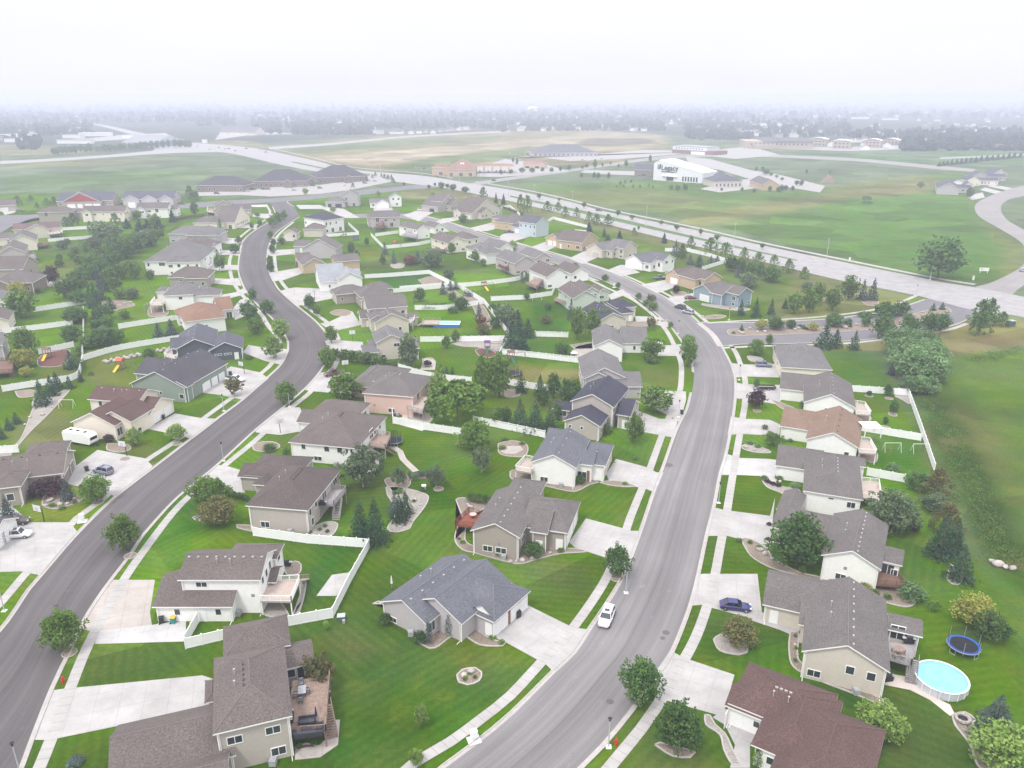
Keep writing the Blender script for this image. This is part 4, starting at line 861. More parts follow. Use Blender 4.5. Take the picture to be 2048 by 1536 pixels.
house('greige two storey house with navy black roofs', 'the navy roofed house', 'greige', 'navy', [((1140,802),(1228,815),(1200,768),6.0,'q'), ((1125,842),(1201,853),(1213,830),3.8,'q'), ((1231,830),(1262,832),(1269,802),3.6,'p'), ((1104,817),(1140,822),5,2.8,'p')],
  [(0,'f',.3,0,'no'), (1,'f',.15,2.2,'w',.5,.7), (1,'f',.5,2.2,'w',.5,.7), (2,'f',.6,0,'door')], vents=(0,4,'d'))
h = house('bright white house with blue grey roof, brick entry and white deck', 'the bright white house', 'white', 'bluegrey', [((1060,924),(1153,936),(1088,868),4.6,'q'), ((1158,922),(1210,935),(1231,893),3.8,'h'), ((1150,926),(1186,932),7,4.0,'p'), ((1085,892),(1130,894),9,4.2,'p')],
  [(0,'f',.28,.5,'w',1.5,.9), (0,'f',.06,0,'no'), (1,'r',.2,0,'g',2.6), (1,'r',.5,0,'g',2.6), (1,'r',.82,0,'g',2.6), (2,'f',.35,0,'patio'), (2,'f',.8,0,'brick'), (0,'r',.3,2.4,'w',.8,1.2)], vents=(0,4,'w'), gcol='tan')
deck(h, [(1030,940),(1064,946),(1068,925),(1040,918)], 2.6, 'pale', 'white', sides=(0,1,2,3))
h = house('taupe ranch house with brown roof, triple garage and red deck', 'the red deck house', 'taupe', 'greybrown', [((940,1061),(1040,1076),(1000,981),4.5,'q'), ((1040,1058),(1138,1061),(1174,1000),3.9,'pB'), ((1060,1062),(1095,1069),9,4.0,'p'), ((1010,985),(1080,990),6,3.9,'h')],
  [(0,'f',.32,.7,'w',1.6,1.0), (0,'f',.62,.7,'w',1.8,1.0), (0,'f',.58,2.2,'vent'), (1,'f',.85,0,'door'), (1,'f',.3,0,'no'), (1,'r',.2,0,'g',2.6), (1,'r',.48,0,'g',2.6), (1,'r',.78,0,'g',2.6), (0,'r',.2,1.5,'w',1.5,1.4), (2,'f',.5,0,'door')], vents=(0,7,'w'))
deck(h, [(911,1050),(944,1056),(952,1028),(938,1022)], 1.8, 'red', 'red', sides=(0,1,2,3))
h = house('lilac grey house with slate blue roof and white double garage near bottom centre', 'the slate roofed house', 'lilac', 'bluegrey', [((758,1203),(853,1249),(884,1112),3.2,'q'), ((812,1205),(930,1243),(981,1140),3.5,'q'), ((905,1213),(993,1241),(1062,1176),3.2,'pB')],
  [(0,'f',.22,.3,'w',1.3,.8), (0,'f',.5,0,'no'), (2,'f',.86,0,'door'), (2,'f',.3,0,'no'), (2,'r',.26,0,'g',4.6), (2,'r',.62,0,'g',2.6), (2,'r',.88,0,'g',2.2), (0,'r',.08,.9,'w',1.3,1.6), (1,'f',.8,0,'no'), (2,'r',.45,0,'brick')], vents=(0,6,'w'))
f_ = HOUSES[-1][3][2]; z_ = 3.25; e_ = f_.L
MB().add([f_.p(e_-4.6,.6,z_+.25), f_.p(e_-.6,.6,z_+.25), f_.p(e_-2.6,.6,z_+1.5), f_.p(e_-2.6,4.2,z_+1.5)], [(0,1,2)], 1).add([f_.p(e_-4.9,.3,z_+.15), f_.p(e_-2.6,.3,z_+1.62), f_.p(e_-2.6,4.6,z_+1.62), f_.p(e_-.3,.3,z_+.15)], [(0,1,2), (1,3,2)], 0).obj('dormer', [roofm('bluegrey'), trim], h)
h = house('dark red brown hipped house at the bottom right corner', 'the red brown roofed house', 'white', 'red', [((1499,1323),(1677,1389),-9,3.3,'h'), ((1449,1410),(1540,1447),(1469,1359),3.0,'p'), ((1600,1392),(1772,1464),-16,3.4,'h'), ((1500,1491),(1640,1545),13,3.2,'h')],
  [(1,'f',.25,0,'door'), (1,'f',.75,1.2,'w',.7,.9), (1,'l',.3,0,'g',2.6), (1,'l',.7,0,'g',4.6)], vents=(0,4,'w'))
h = house('pale beige house with grey roof beside the round pool', 'the pool house', 'beige', 'greybrown', [((1603,1302),(1781,1345),(1600,1163),4.5,'q'), ((1525,1207),(1645,1237),(1545,1141),3.2,'p'), ((1775,1257),(1846,1276),(1846,1241),3.8,'p'), ((1597,1245),(1640,1262),7,3.4,'p')],
  [(0,'f',.15,.6,'w',1.6,1.0), (0,'f',.58,2.4,'w',1.0,1.2), (0,'f',.84,2.2,'w',1.0,1.2), (1,'f',.18,0,'door'), (1,'f',.6,0,'no'), (2,'f',.25,2.3,'patio'), (2,'f',.65,2.9,'w',1.1,1.0), (1,'l',.3,0,'g',2.6), (1,'l',.7,0,'g',4.6)], vents=(0,9,'w'))
deck(h, [(1781,1322),(1822,1330),(1832,1292),(1784,1284)], 2.5, 'grey', 'grey', sides=(0,1), stairs=((1826,1318),(1821,1368),1.3))
h = house('white house with dark roof and brown deck between two leafy trees', 'the white house with the brown deck', 'white', 'greybrown', [((1642,1110),(1763,1140),(1750,1045),4.6,'q'), ((1542,1056),(1690,1086),(1551,1004),3.2,'p'), ((1757,1121),(1805,1131),(1806,1099),3.6,'p'), ((1551,1020),(1600,1026),8,3.3,'q')],
  [(0,'f',.36,.8,'w',1.5,1.0), (0,'f',.42,2.8,'vent'), (2,'f',.4,.9,'patio'), (2,'f',.8,.9,'w',.9,1.4), (1,'l',.5,0,'g',5.0)], vents=(0,10,'w'))
deck(h, [(1748,1168),(1810,1174),(1802,1146),(1756,1140)], 1.3, 'brown', 'brown', sides=(0,1))
h = house('white house with mottled grey hipped roof and white back deck', 'the mottled roof house', 'white', 'greybrown', [((1606,981),(1727,1000),(1734,921),4.4,'h'), ((1551,930),(1645,945),(1557,892),3.2,'p'), ((1600,915),(1733,935),(1734,918),4.4,'h')],
  [(0,'f',.85,2.2,'w',1.4,1.1), (0,'f',.48,3.3,'w',.9,.3), (1,'f',.22,0,'door'), (1,'l',.3,0,'g',2.6), (1,'l',.7,0,'g',4.6)], vents=(0,5,'w'))
deck(h, [(1727,998),(1762,1002),(1757,966),(1731,962)], 2.4, 'pale', 'white', sides=(0,1,2), stairs=((1760,980),(1768,985),1.2))
h = house('white house with orange tan roof and covered white deck', 'the orange tan roofed house', 'white', 'tan', [((1611,878),(1718,896),(1712,837),4.4,'q'), ((1559,852),(1645,865),(1568,818),3.2,'p'), ((1630,850),(1716,862),(1712,835),4.6,'q')],
  [(0,'f',.82,1.8,'w',.9,1.0), (0,'l',.1,1.2,'w',1.2,1.2), (1,'f',.2,0,'door'), (1,'l',.5,0,'g',5.0)], vents=(0,5,'d'))
deck(h, [(1718,905),(1753,908),(1750,885),(1719,880)], 2.6, 'pale', 'white', sides=(0,1,2))
h = house('white house with dark grey double gable roof and white deck', 'the dark grey gable house', 'white', 'greybrown', [((1607,804),(1712,816),(1695,766),4.3,'q'), ((1559,777),(1640,786),(1564,750),3.2,'p'), ((1616,781),(1700,788),(1693,764),4.5,'q')],
  [(0,'f',.5,2.3,'w',1.7,.9), (0,'f',.88,2.0,'w',.8,1.1), (1,'f',.2,0,'door'), (1,'l',.5,0,'g',4.6)], vents=(0,6,'w'))
deck(h, [(1712,828),(1742,830),(1738,812),(1712,808)], 2.5, 'pale', 'white', sides=(0,1,2))
house('beige house with weathered grey hipped roof nearest the entrance road', 'the weathered roof house', 'cream', 'grey', [((1562,734),(1666,740),(1645,697),3.8,'h'), ((1553,712),(1600,715),9,3.4,'p')], [(0,'f',.05,1,'w',.8,1.2), (1,'l',.5,0,'g',4.6)], vents=(0,4,'w'))
# ---------- left side ----------
h = house('brown ranch house with grey garage doors and camper trailer parked behind', 'the brown camper house', 'taupe', 'brown', [((-60,968),(127,946),(192,896),3.5,'p'), ((-30,986),(46,966),7,4.2,'h'), ((40,920),(130,905),7,3.4,'h')],
  [(0,'f',.93,0,'door'), (0,'f',.72,0,'no'), (0,'r',.3,0,'g',4.7), (0,'r',.75,0,'g',2.7), (0,'r',.55,0,'brick'), (0,'r',.04,0,'brick'), (1,'f',.6,1.2,'w',1.2,1.4)], vents=(0,5,'d'), gcol='grey')
house('white garage house at the left edge with dark cars outside', 'the white left edge garage', 'white', 'charcoal', [((-140,1078),(-18,1080),(0,1034),3.0,'p')], [(0,'r',.3,0,'g',2.7), (0,'r',.7,0,'g',4.0), (0,'f',.8,1,'w',1,1)], vents=(0,0,'w'))
h = house('white house with maroon brown roofs and arched front window', 'the maroon roofed house', 'cream', 'red', [((174,798),(275,806),(195,772),5.6,'p'), ((265,823),(293,833),(347,802),3.2,'p'), ((141,844),(229,852),(205,812),3.9,'q'), ((190,838),(262,844),9,4.2,'q'), ((158,846),(178,847),1.5,3.4,'p')],
  [(1,'r',.3,0,'g',4.6), (1,'r',.75,0,'g',2.8), (2,'f',.5,0,'no'), (2,'r',.15,.9,'w',1.8,1.8), (3,'f',.9,0,'door'), (0,'r',.3,3.8,'w',1.2,1.0)], vents=(0,4,'w'))
h = house('sage green house with black gable roof and white triple garage', 'the sage green house', 'green', 'charcoal', [((258,767),(369,776),(461,726),4.2,'q'), ((268,746),(330,752),(284,718),3.4,'p'), ((335,770),(372,776),3,4.2,'q')],
  [(0,'f',.42,1.6,'w',.6,.9), (0,'f',.54,1.6,'w',.6,.9), (0,'f',.93,1.0,'w',1.2,1.2), (0,'r',.5,0,'g',2.6), (0,'r',.68,0,'g',2.6), (0,'r',.86,0,'g',2.6), (0,'r',.42,0,'door'), (0,'r',.2,0,'no'), (1,'f',.2,1.0,'w',1.6,1.0)], vents=(0,4,'w'))
h = house('dark slate blue house with grey roof and rear white deck', 'the slate blue house', 'slate', 'slate', [((350,699),(432,692),(467,657),4.2,'q'), ((416,700),(486,699),(497,675),3.4,'q'), ((340,697),(372,696),(360,681),4.1,'p')],
  [(0,'f',.3,1.6,'w',.9,.9), (1,'f',.25,1.7,'w',1.9,.4), (1,'f',.55,1.7,'w',1.9,.4), (1,'f',.82,0,'door'), (1,'r',.3,0,'g',2.6), (1,'r',.7,0,'g',4.0), (0,'r',.5,0,'no')], vents=(0,4,'w'))
deck(h, [(328,712),(352,718),(356,700),(336,696)], 2.2, 'pale', 'white', sides=(0,1,2,3))
h = house('white house with orange brown hipped roof', 'the orange brown roofed house', 'white', 'rust', [((367,644),(452,634),(462,606),4.8,'h'), ((436,622),(468,617),(466,600),3.2,'p'), ((352,632),(380,628),6,3.8,'p')], [(0,'f',.5,1.8,'w',1.2,1.0), (1,'f',.7,0,'patio')], vents=(0,0,'w'))
deck(h, [(352,642),(366,650),(368,636),(354,632)], 1.5, 'brown', 'white', sides=(0,1))
h = house('white house with grey hipped roof and white pergola deck', 'the white pergola house', 'white', 'grey', [((326,595),(388,592),(430,572),5.0,'h'), ((376,598),(441,590),9,4.2,'h'), ((310,588),(332,585),8,4.2,'h')], [(0,'f',.55,3.4,'w',1.2,.9)], vents=(1,3,'w'))
deck(h, [(300,613),(326,612),(326,600),(304,600)], 2.6, 'pale', 'white', sides=(0,1,3))
house('brown house with brownish hipped roof on the west side', 'the brown hipped west house', 'taupe', 'brown', [((335,558),(417,556),12,4.0,'h'), ((366,560),(416,558),5,3.8,'h')], [(0,'f',.3,2.6,'w',1.2,.5), (0,'f',.8,2.6,'w',1.2,.5)], vents=(0,0,'w'))
house('white two level house with wide grey hipped roof', 'the white two level house', 'white', 'grey', [((287,527),(403,524),(400,500),5.4,'h'), ((330,529),(402,526),7,5.2,'h')], [(0,'f',.3,3.6,'w',2.4,1.2), (0,'f',.06,3.6,'w',.8,1.2), (0,'f',.06,.8,'w',.8,1.2), (0,'f',.55,3.6,'w',.9,.8)], vents=(0,2,'w'))
house('white house with dark brown roof above the grey hipped house', 'the white brown roofed west house', 'white', 'brown', [((345,494),(425,495),12,4.2,'h'), ((377,497),(425,496),7,4.0,'p')], [(1,'f',.2,1.2,'w',.8,1.3), (1,'f',.7,1.2,'w',.8,1.3)], vents=(0,5,'w'))
house('grey beige house with broad grey hipped roof', 'the broad grey hipped house', 'grey', 'grey', [((335,470),(437,471),13,4.4,'h'), ((368,474),(437,473),6,4.2,'h')], [(1,'f',.55,2.5,'w',1.4,.5)], vents=(0,2,'w'))
house('cream house with grey roof behind the brown fence', 'the cream house by the brown fence', 'cream', 'greybrown', [((385,447),(446,447),11,3.8,'h'), ((430,446),(470,446),(472,432),3.6,'p')], [(1,'f',.3,1,'w',.8,1.1), (1,'f',.75,0,'patio')], vents=(0,2,'w'))
h = house('brick and stone gabled house on the inner street corner', 'the stone gabled corner house', 'greige', 'brown', [((427,428),(470,426),12,4.0,'q'), ((465,421),(504,420),11,3.6,'p'), ((428,413),(468,412),9,4.6,'q')], [(0,'f',.85,1,'w',1.6,1.0), (1,'f',.8,0,'door'), (1,'f',.4,1,'w',1.4,1.2)], vents=(0,0,'w'))
deck(h, [(412,424),(428,426),(430,418),(416,417)], 1.6, 'wood', 'white', sides=(0,1,3))
house('small white house with brown roof and two white rear windows', 'the small white gabled west house', 'white', 'greybrown', [((271,420),(336,419),12,5.4,'p'), ((271,421),(290,421),4,5.2,'q'), ((330,421),(356,420),8,4.0,'p')], [(0,'f',.4,3.4,'w',2.2,1.0), (0,'f',.65,3.2,'patio')], vents=(0,7,'w'))
house('long cream house with brown roof and timber rear stairs', 'the long cream house', 'cream', 'brown', [((162,426),(249,425.6),11,5.6,'p'), ((162,427.5),(183,427.5),6,5.3,'q')], [(0,'f',.3,3.6,'w',1.6,.9), (0,'f',.5,3.7,'w',.6,.9), (0,'f',.7,3.6,'w',1.6,.9), (0,'f',.92,3.6,'w',.6,.9), (1,'f',.5,3.4,'w',1.6,1.2)], vents=(0,0,'w'))
house('taupe house with brown hipped roof and grey lower deck', 'the taupe rear deck house', 'taupe', 'brown', [((74,427),(140,426),11,5.4,'h'), ((130,424),(163,428),7,4.2,'h')], [(0,'f',.25,3.2,'patio'), (0,'f',.75,3.6,'w',.7,1.0)], vents=(0,0,'w'))
house('slate roofed townhouse with red gables over a row of white garages', 'the red gabled townhouse', 'taupe', 'slate', [((112,404),(226,402),18,3.8,'p'), ((123,406),(201,404.5),12,3.7,'q')], [(1,'f',.22,0,'g',5.0), (1,'f',.45,0,'g',3.2), (1,'f',.68,0,'g',4.4), (1,'f',.9,0,'g',4.4)], vents=(0,0,'w'))
TH = HOUSES[-1]; f_ = TH[3][1]; MB().add([f_.p(1.6,.25,4.0), f_.p(f_.L-1.6,.25,4.0), f_.p(f_.L/2,.25,4.0+(f_.L/2-1.6)*.40)], [(0,1,2)]).obj('red_gable', mat('red_siding', (.30,.05,.04)), TH[2])
house('grey townhouse with three front gables and white garage doors', 'the three gabled townhouse', 'lilac', 'slate', [((243,399),(348,398),17,3.8,'p'), ((244,401),(279,400.6),9,3.9,'q'), ((280,401),(315,400.4),9,3.9,'q'), ((315,400),(346,399.6),9,3.9,'q')], [(1,'f',.5,0,'g',4.8), (3,'f',.5,0,'g',4.8), (2,'f',.4,1,'w',1.4,1.2)], vents=(0,0,'w'))
house('low brown roofed house at the far left edge of the field', 'the far left field house', 'greige', 'brown', [((-20,414),(33,411),12,3.6,'p')], [(0,'f',.5,0,'g',4.6)], vents=(0,0,'w'))
h = house('beige house with maroon roof and white rear pergola', 'the maroon ridge house', 'beige', 'maroon', [((25,462),(121,457),10,4.2,'p'), ((50,462),(98,460),8,4.4,'q')], [], vents=(0,0,'w'))
deck(h, [(98,470),(126,467),(122,458),(98,460)], 2.4, 'pale', 'white', sides=(0,1,2))
h = house('cream gabled house with grey brown roof and timber deck', 'the cream gabled left house', 'cream', 'greybrown', [((17,486),(74,482),(87,471),4.6,'q'), ((-20,480),(25,478),9,3.4,'p')], [(0,'f',.5,0,'no')], vents=(0,0,'w'))
deck(h, [(74,494),(97,491),(96,484),(76,486)], 1.6, 'brown', 'brown', sides=(0,1))
h = house('mauve gabled house with brown roof and glass railed deck', 'the mauve gabled left house', 'mauve', 'greybrown', [((-5,510),(51,506),(60,492),4.6,'q')], [(0,'f',.5,0,'no')], vents=(0,0,'w'))
deck(h, [(50,520),(74,517),(72,508),(52,510)], 2.2, 'grey', 'grey', sides=(0,1,2))
h = house('brown roofed house with two level maroon deck', 'the maroon deck house', 'taupe', 'brown', [((-30,543),(46,541),16,4.2,'p')], [], vents=(0,0,'w'))
deck(h, [(44,556),(68,554),(66,540),(46,541)], 1.8, 'red', 'red', sides=(0,1,2))
house('brown sided house with grey hipped roof and bay windows', 'the brown bay window house', 'brownw', 'greybrown', [((-20,571),(66,568),(69,553),4.4,'h'), ((-40,582),(36,570),(20,556),4.2,'q')], [(0,'f',.55,1.6,'w',2.2,1.2), (0,'f',.85,1.6,'w',1.8,1.2)], vents=(0,0,'w'))
house('cream house with brown roof half cut by the left edge', 'the cream half cut house', 'cream', 'brown', [((-70,648),(17,640),(22,622),4.4,'q')], [(0,'f',.8,0,'no')], vents=(0,0,'w'))
h = house('grey house with brown timber deck at the left edge', 'the grey left edge house', 'lilac', 'grey', [((-90,700),(6,690),(10,672),4.8,'p')], [], vents=(0,0,'w'))
deck(h, [(-20,748),(26,744),(32,722),(-10,724)], 1.8, 'brown', 'brown', sides=(0,1,2), stairs=((22,738),(26,756),1.2))
house('white gabled house behind the leafy tree at the left edge', 'the white left edge house', 'white', 'grey', [((-60,606),(10,600),(14,584),4.4,'q')], [(0,'f',.8,0,'no')], vents=(0,0,'w'))
# ---------- row along the upper street ----------
house('pale blue two storey house with navy roof and front dormers', 'the pale blue two storey house', 'sky', 'slate', [((1036,446),(1072,451),(1098,446),6.8,'p'), ((1024,454),(1061,460),5,3.2,'p')], [(0,'f',.12,4.4,'w',.9,1.2), (0,'f',.4,4.4,'w',.9,1.2), (0,'f',.68,4.4,'w',.9,1.2), (0,'f',.9,4.4,'w',.9,1.2), (0,'f',.9,1.2,'w',.9,1.2), (1,'f',.3,0,'g',4.8), (1,'f',.8,0,'door'), (0,'r',.5,0,'no')], vents=(0,0,'w'))
house('tan house with purple brown hipped roof and arched entry', 'the tan arched entry house', 'tan', 'greybrown', [((987,444),(1026,449),(1046,440),4.0,'h'), ((982,437),(1004,440),9,3.6,'h')], [(0,'f',.25,1.2,'w',.7,1.0), (0,'f',.65,1.2,'w',.7,1.0)], vents=(0,0,'w'))
house('beige gabled house with small garage dormer', 'the beige dormer house', 'beige', 'brown', [((905,423),(944,428),(966,414),3.7,'p'), ((957,427),(991,425),11,3.6,'q'), ((906,425),(922,427),5,3.7,'q')], [(0,'f',.15,0,'g',2.4), (0,'f',.42,0,'g',2.8), (0,'f',.85,0,'door')], vents=(0,0,'w'), gcol='dark')
house('grey split roof house with open garage by the grass bank', 'the split roof grey house', 'greige', 'greybrown', [((842,412),(876,415),(890,406),3.5,'p'), ((862,404),(884,406),(905,400),6.0,'p'), ((885,411),(901,413),(917,408),3.6,'p')], [(0,'f',.62,0,'g',4.4), (1,'f',.3,4.4,'w',1.4,.8), (2,'f',.5,1.2,'w',1.2,1.0)], vents=(0,0,'w'), gcol='dark')  # near-black door panel paints the shade inside the open garage
house('brown gabled house with white garage doors and stone porch', 'the brown stone porch house', 'tan', 'brown', [((1110,481),(1164,488),(1205,480),3.9,'p'), ((1091,477),(1119,482),11,3.3,'q')], [(1,'f',.3,0,'g',2.6), (1,'f',.72,0,'g',3.8), (0,'f',.18,0,'door'), (0,'f',.5,1.0,'w',1.0,1.2), (0,'f',.85,1.0,'w',2.0,1.2)], vents=(0,0,'w'))
house('beige house with split gables and low double garage', 'the beige split gable house', 'beige', 'grey', [((1212,494),(1248,500),(1282,495),4.6,'p'), ((1173,497),(1202,504),12,3.3,'q'), ((1196,500),(1228,503),9,3.4,'p')], [(1,'f',.6,0,'g',4.4), (0,'f',.85,2.4,'w',1.4,1.4), (0,'f',.85,.6,'w',1.4,.8)], vents=(0,0,'w'), gcol='tan')
house('white house with grey roof and two white garage doors', 'the white twin garage house', 'white', 'bluegrey', [((1288,518),(1326,525),(1360,521),4.6,'p'), ((1251,520),(1282,528),13,3.3,'q'), ((1272,525),(1306,528),9,3.5,'p')], [(1,'f',.28,0,'g',2.6), (1,'f',.72,0,'g',3.6), (0,'f',.8,2.0,'w',1.2,1.5)], vents=(0,0,'w'))
house('apricot sided house with brown hipped roof', 'the apricot house', 'orange', 'brown', [((1378,553),(1410,562),(1452,559),4.4,'p'), ((1330,548),(1358,557),12,3.3,'q'), ((1346,550),(1392,562),12,4.0,'h')], [(1,'f',.6,0,'g',4.4), (1,'f',.15,0,'no'), (0,'f',.7,1.6,'w',1.2,1.6)], vents=(0,0,'w'))
house('blue house with grey brown roof nearest the entrance road corner', 'the blue corner house', 'blue', 'greybrown', [((1440,584),(1477,593),(1525,591),4.5,'p'), ((1394,578),(1415,592),12,3.4,'q'), ((1410,588),(1450,592),12,3.6,'p')], [(1,'f',.6,0,'g',4.6), (0,'f',.75,2.2,'w',1.4,1.4), (0,'f',.75,.5,'w',1.2,.8), (2,'f',.12,0,'door')], vents=(0,0,'w'))
# ---------- far right cul-de-sac row ----------
h = house('white gabled house closest on the upper right street', 'the nearest upper right house', 'lilac', 'slate', [((1873,378),(1920,380),(1930,371),4.2,'q'), ((1912,378),(1942,377),9,3.4,'p')], [], vents=(0,0,'w'))
house('white gabled house second on the upper right street', 'the second upper right house', 'white', 'slate', [((1902,367),(1930,368),12,4.0,'q'), ((1925,372),(1968,369),9,3.4,'p')], [], vents=(0,0,'w'))
house('cream gabled house third on the upper right street', 'the third upper right house', 'cream', 'slate', [((1934,362),(1962,362),12,4.2,'q'), ((1955,364),(1990,361),9,3.4,'p')], [], vents=(0,0,'w'))
house('grey gabled house fourth on the upper right street', 'the fourth upper right house', 'grey', 'slate', [((1945,354),(1978,354),12,4.2,'q'), ((1975,356),(2008,354),9,3.4,'p')], [], vents=(0,0,'w'))
house('pale house last on the upper right street', 'the last upper right house', 'beige', 'slate', [((1985,350),(2015,349),12,4.2,'q')], [], vents=(0,0,'w'))
# ---------- commercial ----------
house('smallest brick office with dark hipped roof near the field', 'the first brick office', 'brownw', 'charcoal', [((391,372),(487,373),24,4.4,'h')], [(0,'f',x/9+.05,.6,'w',1.2,2.0) for x in range(9)], vents=(0,0,'w'), name='brick_office', cat='office')
house('middle brick office with broad dark hipped roof', 'the middle brick office', 'brownw', 'charcoal', [((506,364),(614,363),32,4.4,'h'), ((566,365.5),(584,365),6,4.5,'q')], [(0,'f',x/11+.05,.6,'w',1.2,2.0) for x in range(11)], vents=(0,0,'w'), name='brick_office', cat='office')
house('brick office with dark hipped roof nearest the arterial road', 'the brick office by the arterial', 'brownw', 'charcoal', [((634,357),(735,353),34,4.4,'h'), ((690,356.5),(706,356),6,4.5,'q')], [(0,'f',x/11+.05,.6,'w',1.2,2.0) for x in range(11)], vents=(0,0,'w'), name='brick_office', cat='office')
house('large grey roofed clinic with brown brick base beyond the arterial', 'the grey roofed clinic', 'mauve', 'bluegrey', [((1066,307),(1196,306),55,4.2,'h'), ((1066,303),(1090,304),14,4.0,'h')], [(0,'f',x/14+.04,.4,'w',1.6,2.8) for x in range(14)], vents=(0,0,'w'), name='clinic', cat='office', pitch=.3)
house('tan office with dark hipped roof joined to the white office hall', 'the tan office', 'beige', 'slate', [((1430,365),(1486,364),28,4.4,'h'), ((1440,355),(1466,354.5),16,6.4,'q')], [(0,'f',x/7+.06,.7,'w',1.6,2.2) for x in range(7)], vents=(0,0,'w'), name='tan_office', cat='office', pitch=.4)
house('small tan gabled shed beside the office trees', 'the tan shed', 'tan', 'greybrown', [((1524,371),(1560,371),(1563,362),4.2,'q')], [(0,'f',.5,0,'no')], vents=(0,0,'w'), name='shed', cat='shed')
house('small orange roofed car wash beside the fuel station', 'the car wash', 'orange', 'terra', [((1045,327),(1090,328),12,5.0,'h')], [(0,'f',.2,0,'g',5.0), (0,'f',.65,0,'g',5.0)], vents=(0,0,'w'), name='car_wash', cat='car wash', gcol='dark')
house('tan fuel station shop with terracotta hipped roof', 'the fuel station shop', 'orange', 'terra', [((893,341),(950,341),(945,332),6.0,'h'), ((864,336),(898,338),12,7.0,'h')], [(0,'f',.15,.3,'w',3.0,3.0), (0,'f',.5,.3,'w',4.0,3.0), (0,'f',.85,.3,'w',3.0,3.0), (1,'f',.5,.3,'w',3.4,3.0)], vents=(0,0,'w'), name='fuel_station_shop', cat='shop')
house('long white roofed barn like hall by the distant trees', 'the distant white hall', 'cream', 'grey', [((438,265),(510,266),38,5.0,'p')], [], vents=(0,0,'w'), name='barn_hall', cat='hall', pitch=.5)
house('long white shed with pale roof behind the tree row', 'the long white shed', 'sky', 'pale', [((244,285),(310,287),(330,282),6.0,'p')], [], vents=(0,0,'w'), name='shed', cat='shed', pitch=.3)
# ======================= TREES AND SHRUBS =======================
def leafm(name, col, col2=None):
    m = bpy.data.materials.new(name); m.use_nodes = True; t = m.node_tree; b = t.nodes['Principled BSDF']; b.inputs['Roughness'].default_value = .75; b.inputs['Specular IOR Level'].default_value = .15
    g = nn(t, 'ShaderNodeNewGeometry'); oi_ = nn(t, 'ShaderNodeObjectInfo')
    n = nn(t, 'ShaderNodeTexNoise'); n.inputs['Scale'].default_value = 1.1; n.inputs['Detail'].default_value = 5; n.inputs['Roughness'].default_value = .7; t.links.new(g.outputs['Position'], n.inputs['Vector'])
    r = nn(t, 'ShaderNodeMapRange'); r.inputs[1].default_value = .3; r.inputs[2].default_value = .7; r.inputs[3].default_value = .55; r.inputs[4].default_value = 1.45; t.links.new(n.outputs[0], r.inputs[0])
    w = nn(t, 'ShaderNodeMapRange'); w.inputs[3].default_value = .82; w.inputs[4].default_value = 1.2; t.links.new(oi_.outputs['Random'], w.inputs[0])
    k = nn(t, 'ShaderNodeMath', operation='MULTIPLY'); t.links.new(r.outputs[0], k.inputs[0]); t.links.new(w.outputs[0], k.inputs[1])
    mx = nn(t, 'ShaderNodeMix', data_type='RGBA'); mx.inputs[6].default_value = (*col, 1); mx.inputs[7].default_value = (*(col2 or tuple(c*1.25 for c in col)), 1)
    n2 = nn(t, 'ShaderNodeTexNoise'); n2.inputs['Scale'].default_value = .5; n2.inputs['Detail'].default_value = 3; t.links.new(g.outputs['Position'], n2.inputs['Vector'])
    r2 = nn(t, 'ShaderNodeMapRange'); r2.inputs[1].default_value = .38; r2.inputs[2].default_value = .62; t.links.new(n2.outputs[0], r2.inputs[0]); t.links.new(r2.outputs[0], mx.inputs[0])
    v = nn(t, 'ShaderNodeVectorMath', operation='SCALE'); t.links.new(mx.outputs[2], v.inputs[0]); t.links.new(k.outputs[0], v.inputs['Scale']); t.links.new(v.outputs[0], b.inputs['Base Color'])
    tr = nn(t, 'ShaderNodeBsdfTranslucent'); t.links.new(v.outputs[0], tr.inputs[0]); ms = nn(t, 'ShaderNodeMixShader'); ms.inputs[0].default_value = .25
    t.links.new(b.outputs[0], ms.inputs[1]); t.links.new(tr.outputs[0], ms.inputs[2]); t.links.new(ms.outputs[0], t.nodes['Material Output'].inputs[0]); return m
LEAF = dict(green=leafm('leaves_green', (.085,.165,.028), (.145,.235,.045)), dark=leafm('leaves_dark', (.058,.130,.036), (.105,.185,.05)), light=leafm('leaves_light', (.17,.27,.055), (.25,.36,.09)),
    grey=leafm('leaves_grey_green', (.10,.155,.075), (.16,.215,.11)), olive=leafm('leaves_olive', (.11,.13,.045), (.18,.16,.06)), purple=leafm('leaves_purple', (.045,.022,.028), (.08,.04,.045)),
    spruce=leafm('needles_green', (.034,.085,.043), (.072,.140,.075)), blue=leafm('needles_blue', (.070,.11,.105), (.12,.16,.15)), silver=leafm('leaves_silver', (.11,.20,.075), (.20,.31,.13)),
    red=leafm('leaves_red', (.16,.06,.04), (.22,.11,.07)), yellow=leafm('leaves_yellow', (.24,.26,.05), (.32,.33,.08)), hedge=leafm('leaves_hedge', (.07,.14,.03), (.12,.19,.045)))
def quadleaf(v, f, c, s, rng, up=.3):
    n = Vector((rng.gauss(0,1), rng.gauss(0,1), rng.gauss(0,1)+up)).normalized(); a = n.orthogonal().normalized(); b = n.cross(a); t = rng.uniform(0, 6.28)
    a, b = a*math.cos(t)+b*math.sin(t), b*math.cos(t)-a*math.sin(t); s1 = s*rng.uniform(.7, 1.3); s2 = s*rng.uniform(.5, .9); k = len(v)
    v += [tuple(c+a*s1), tuple(c+b*s2), tuple(c-a*s1), tuple(c-b*s2)]; f.append((k, k+1, k+2, k+3))
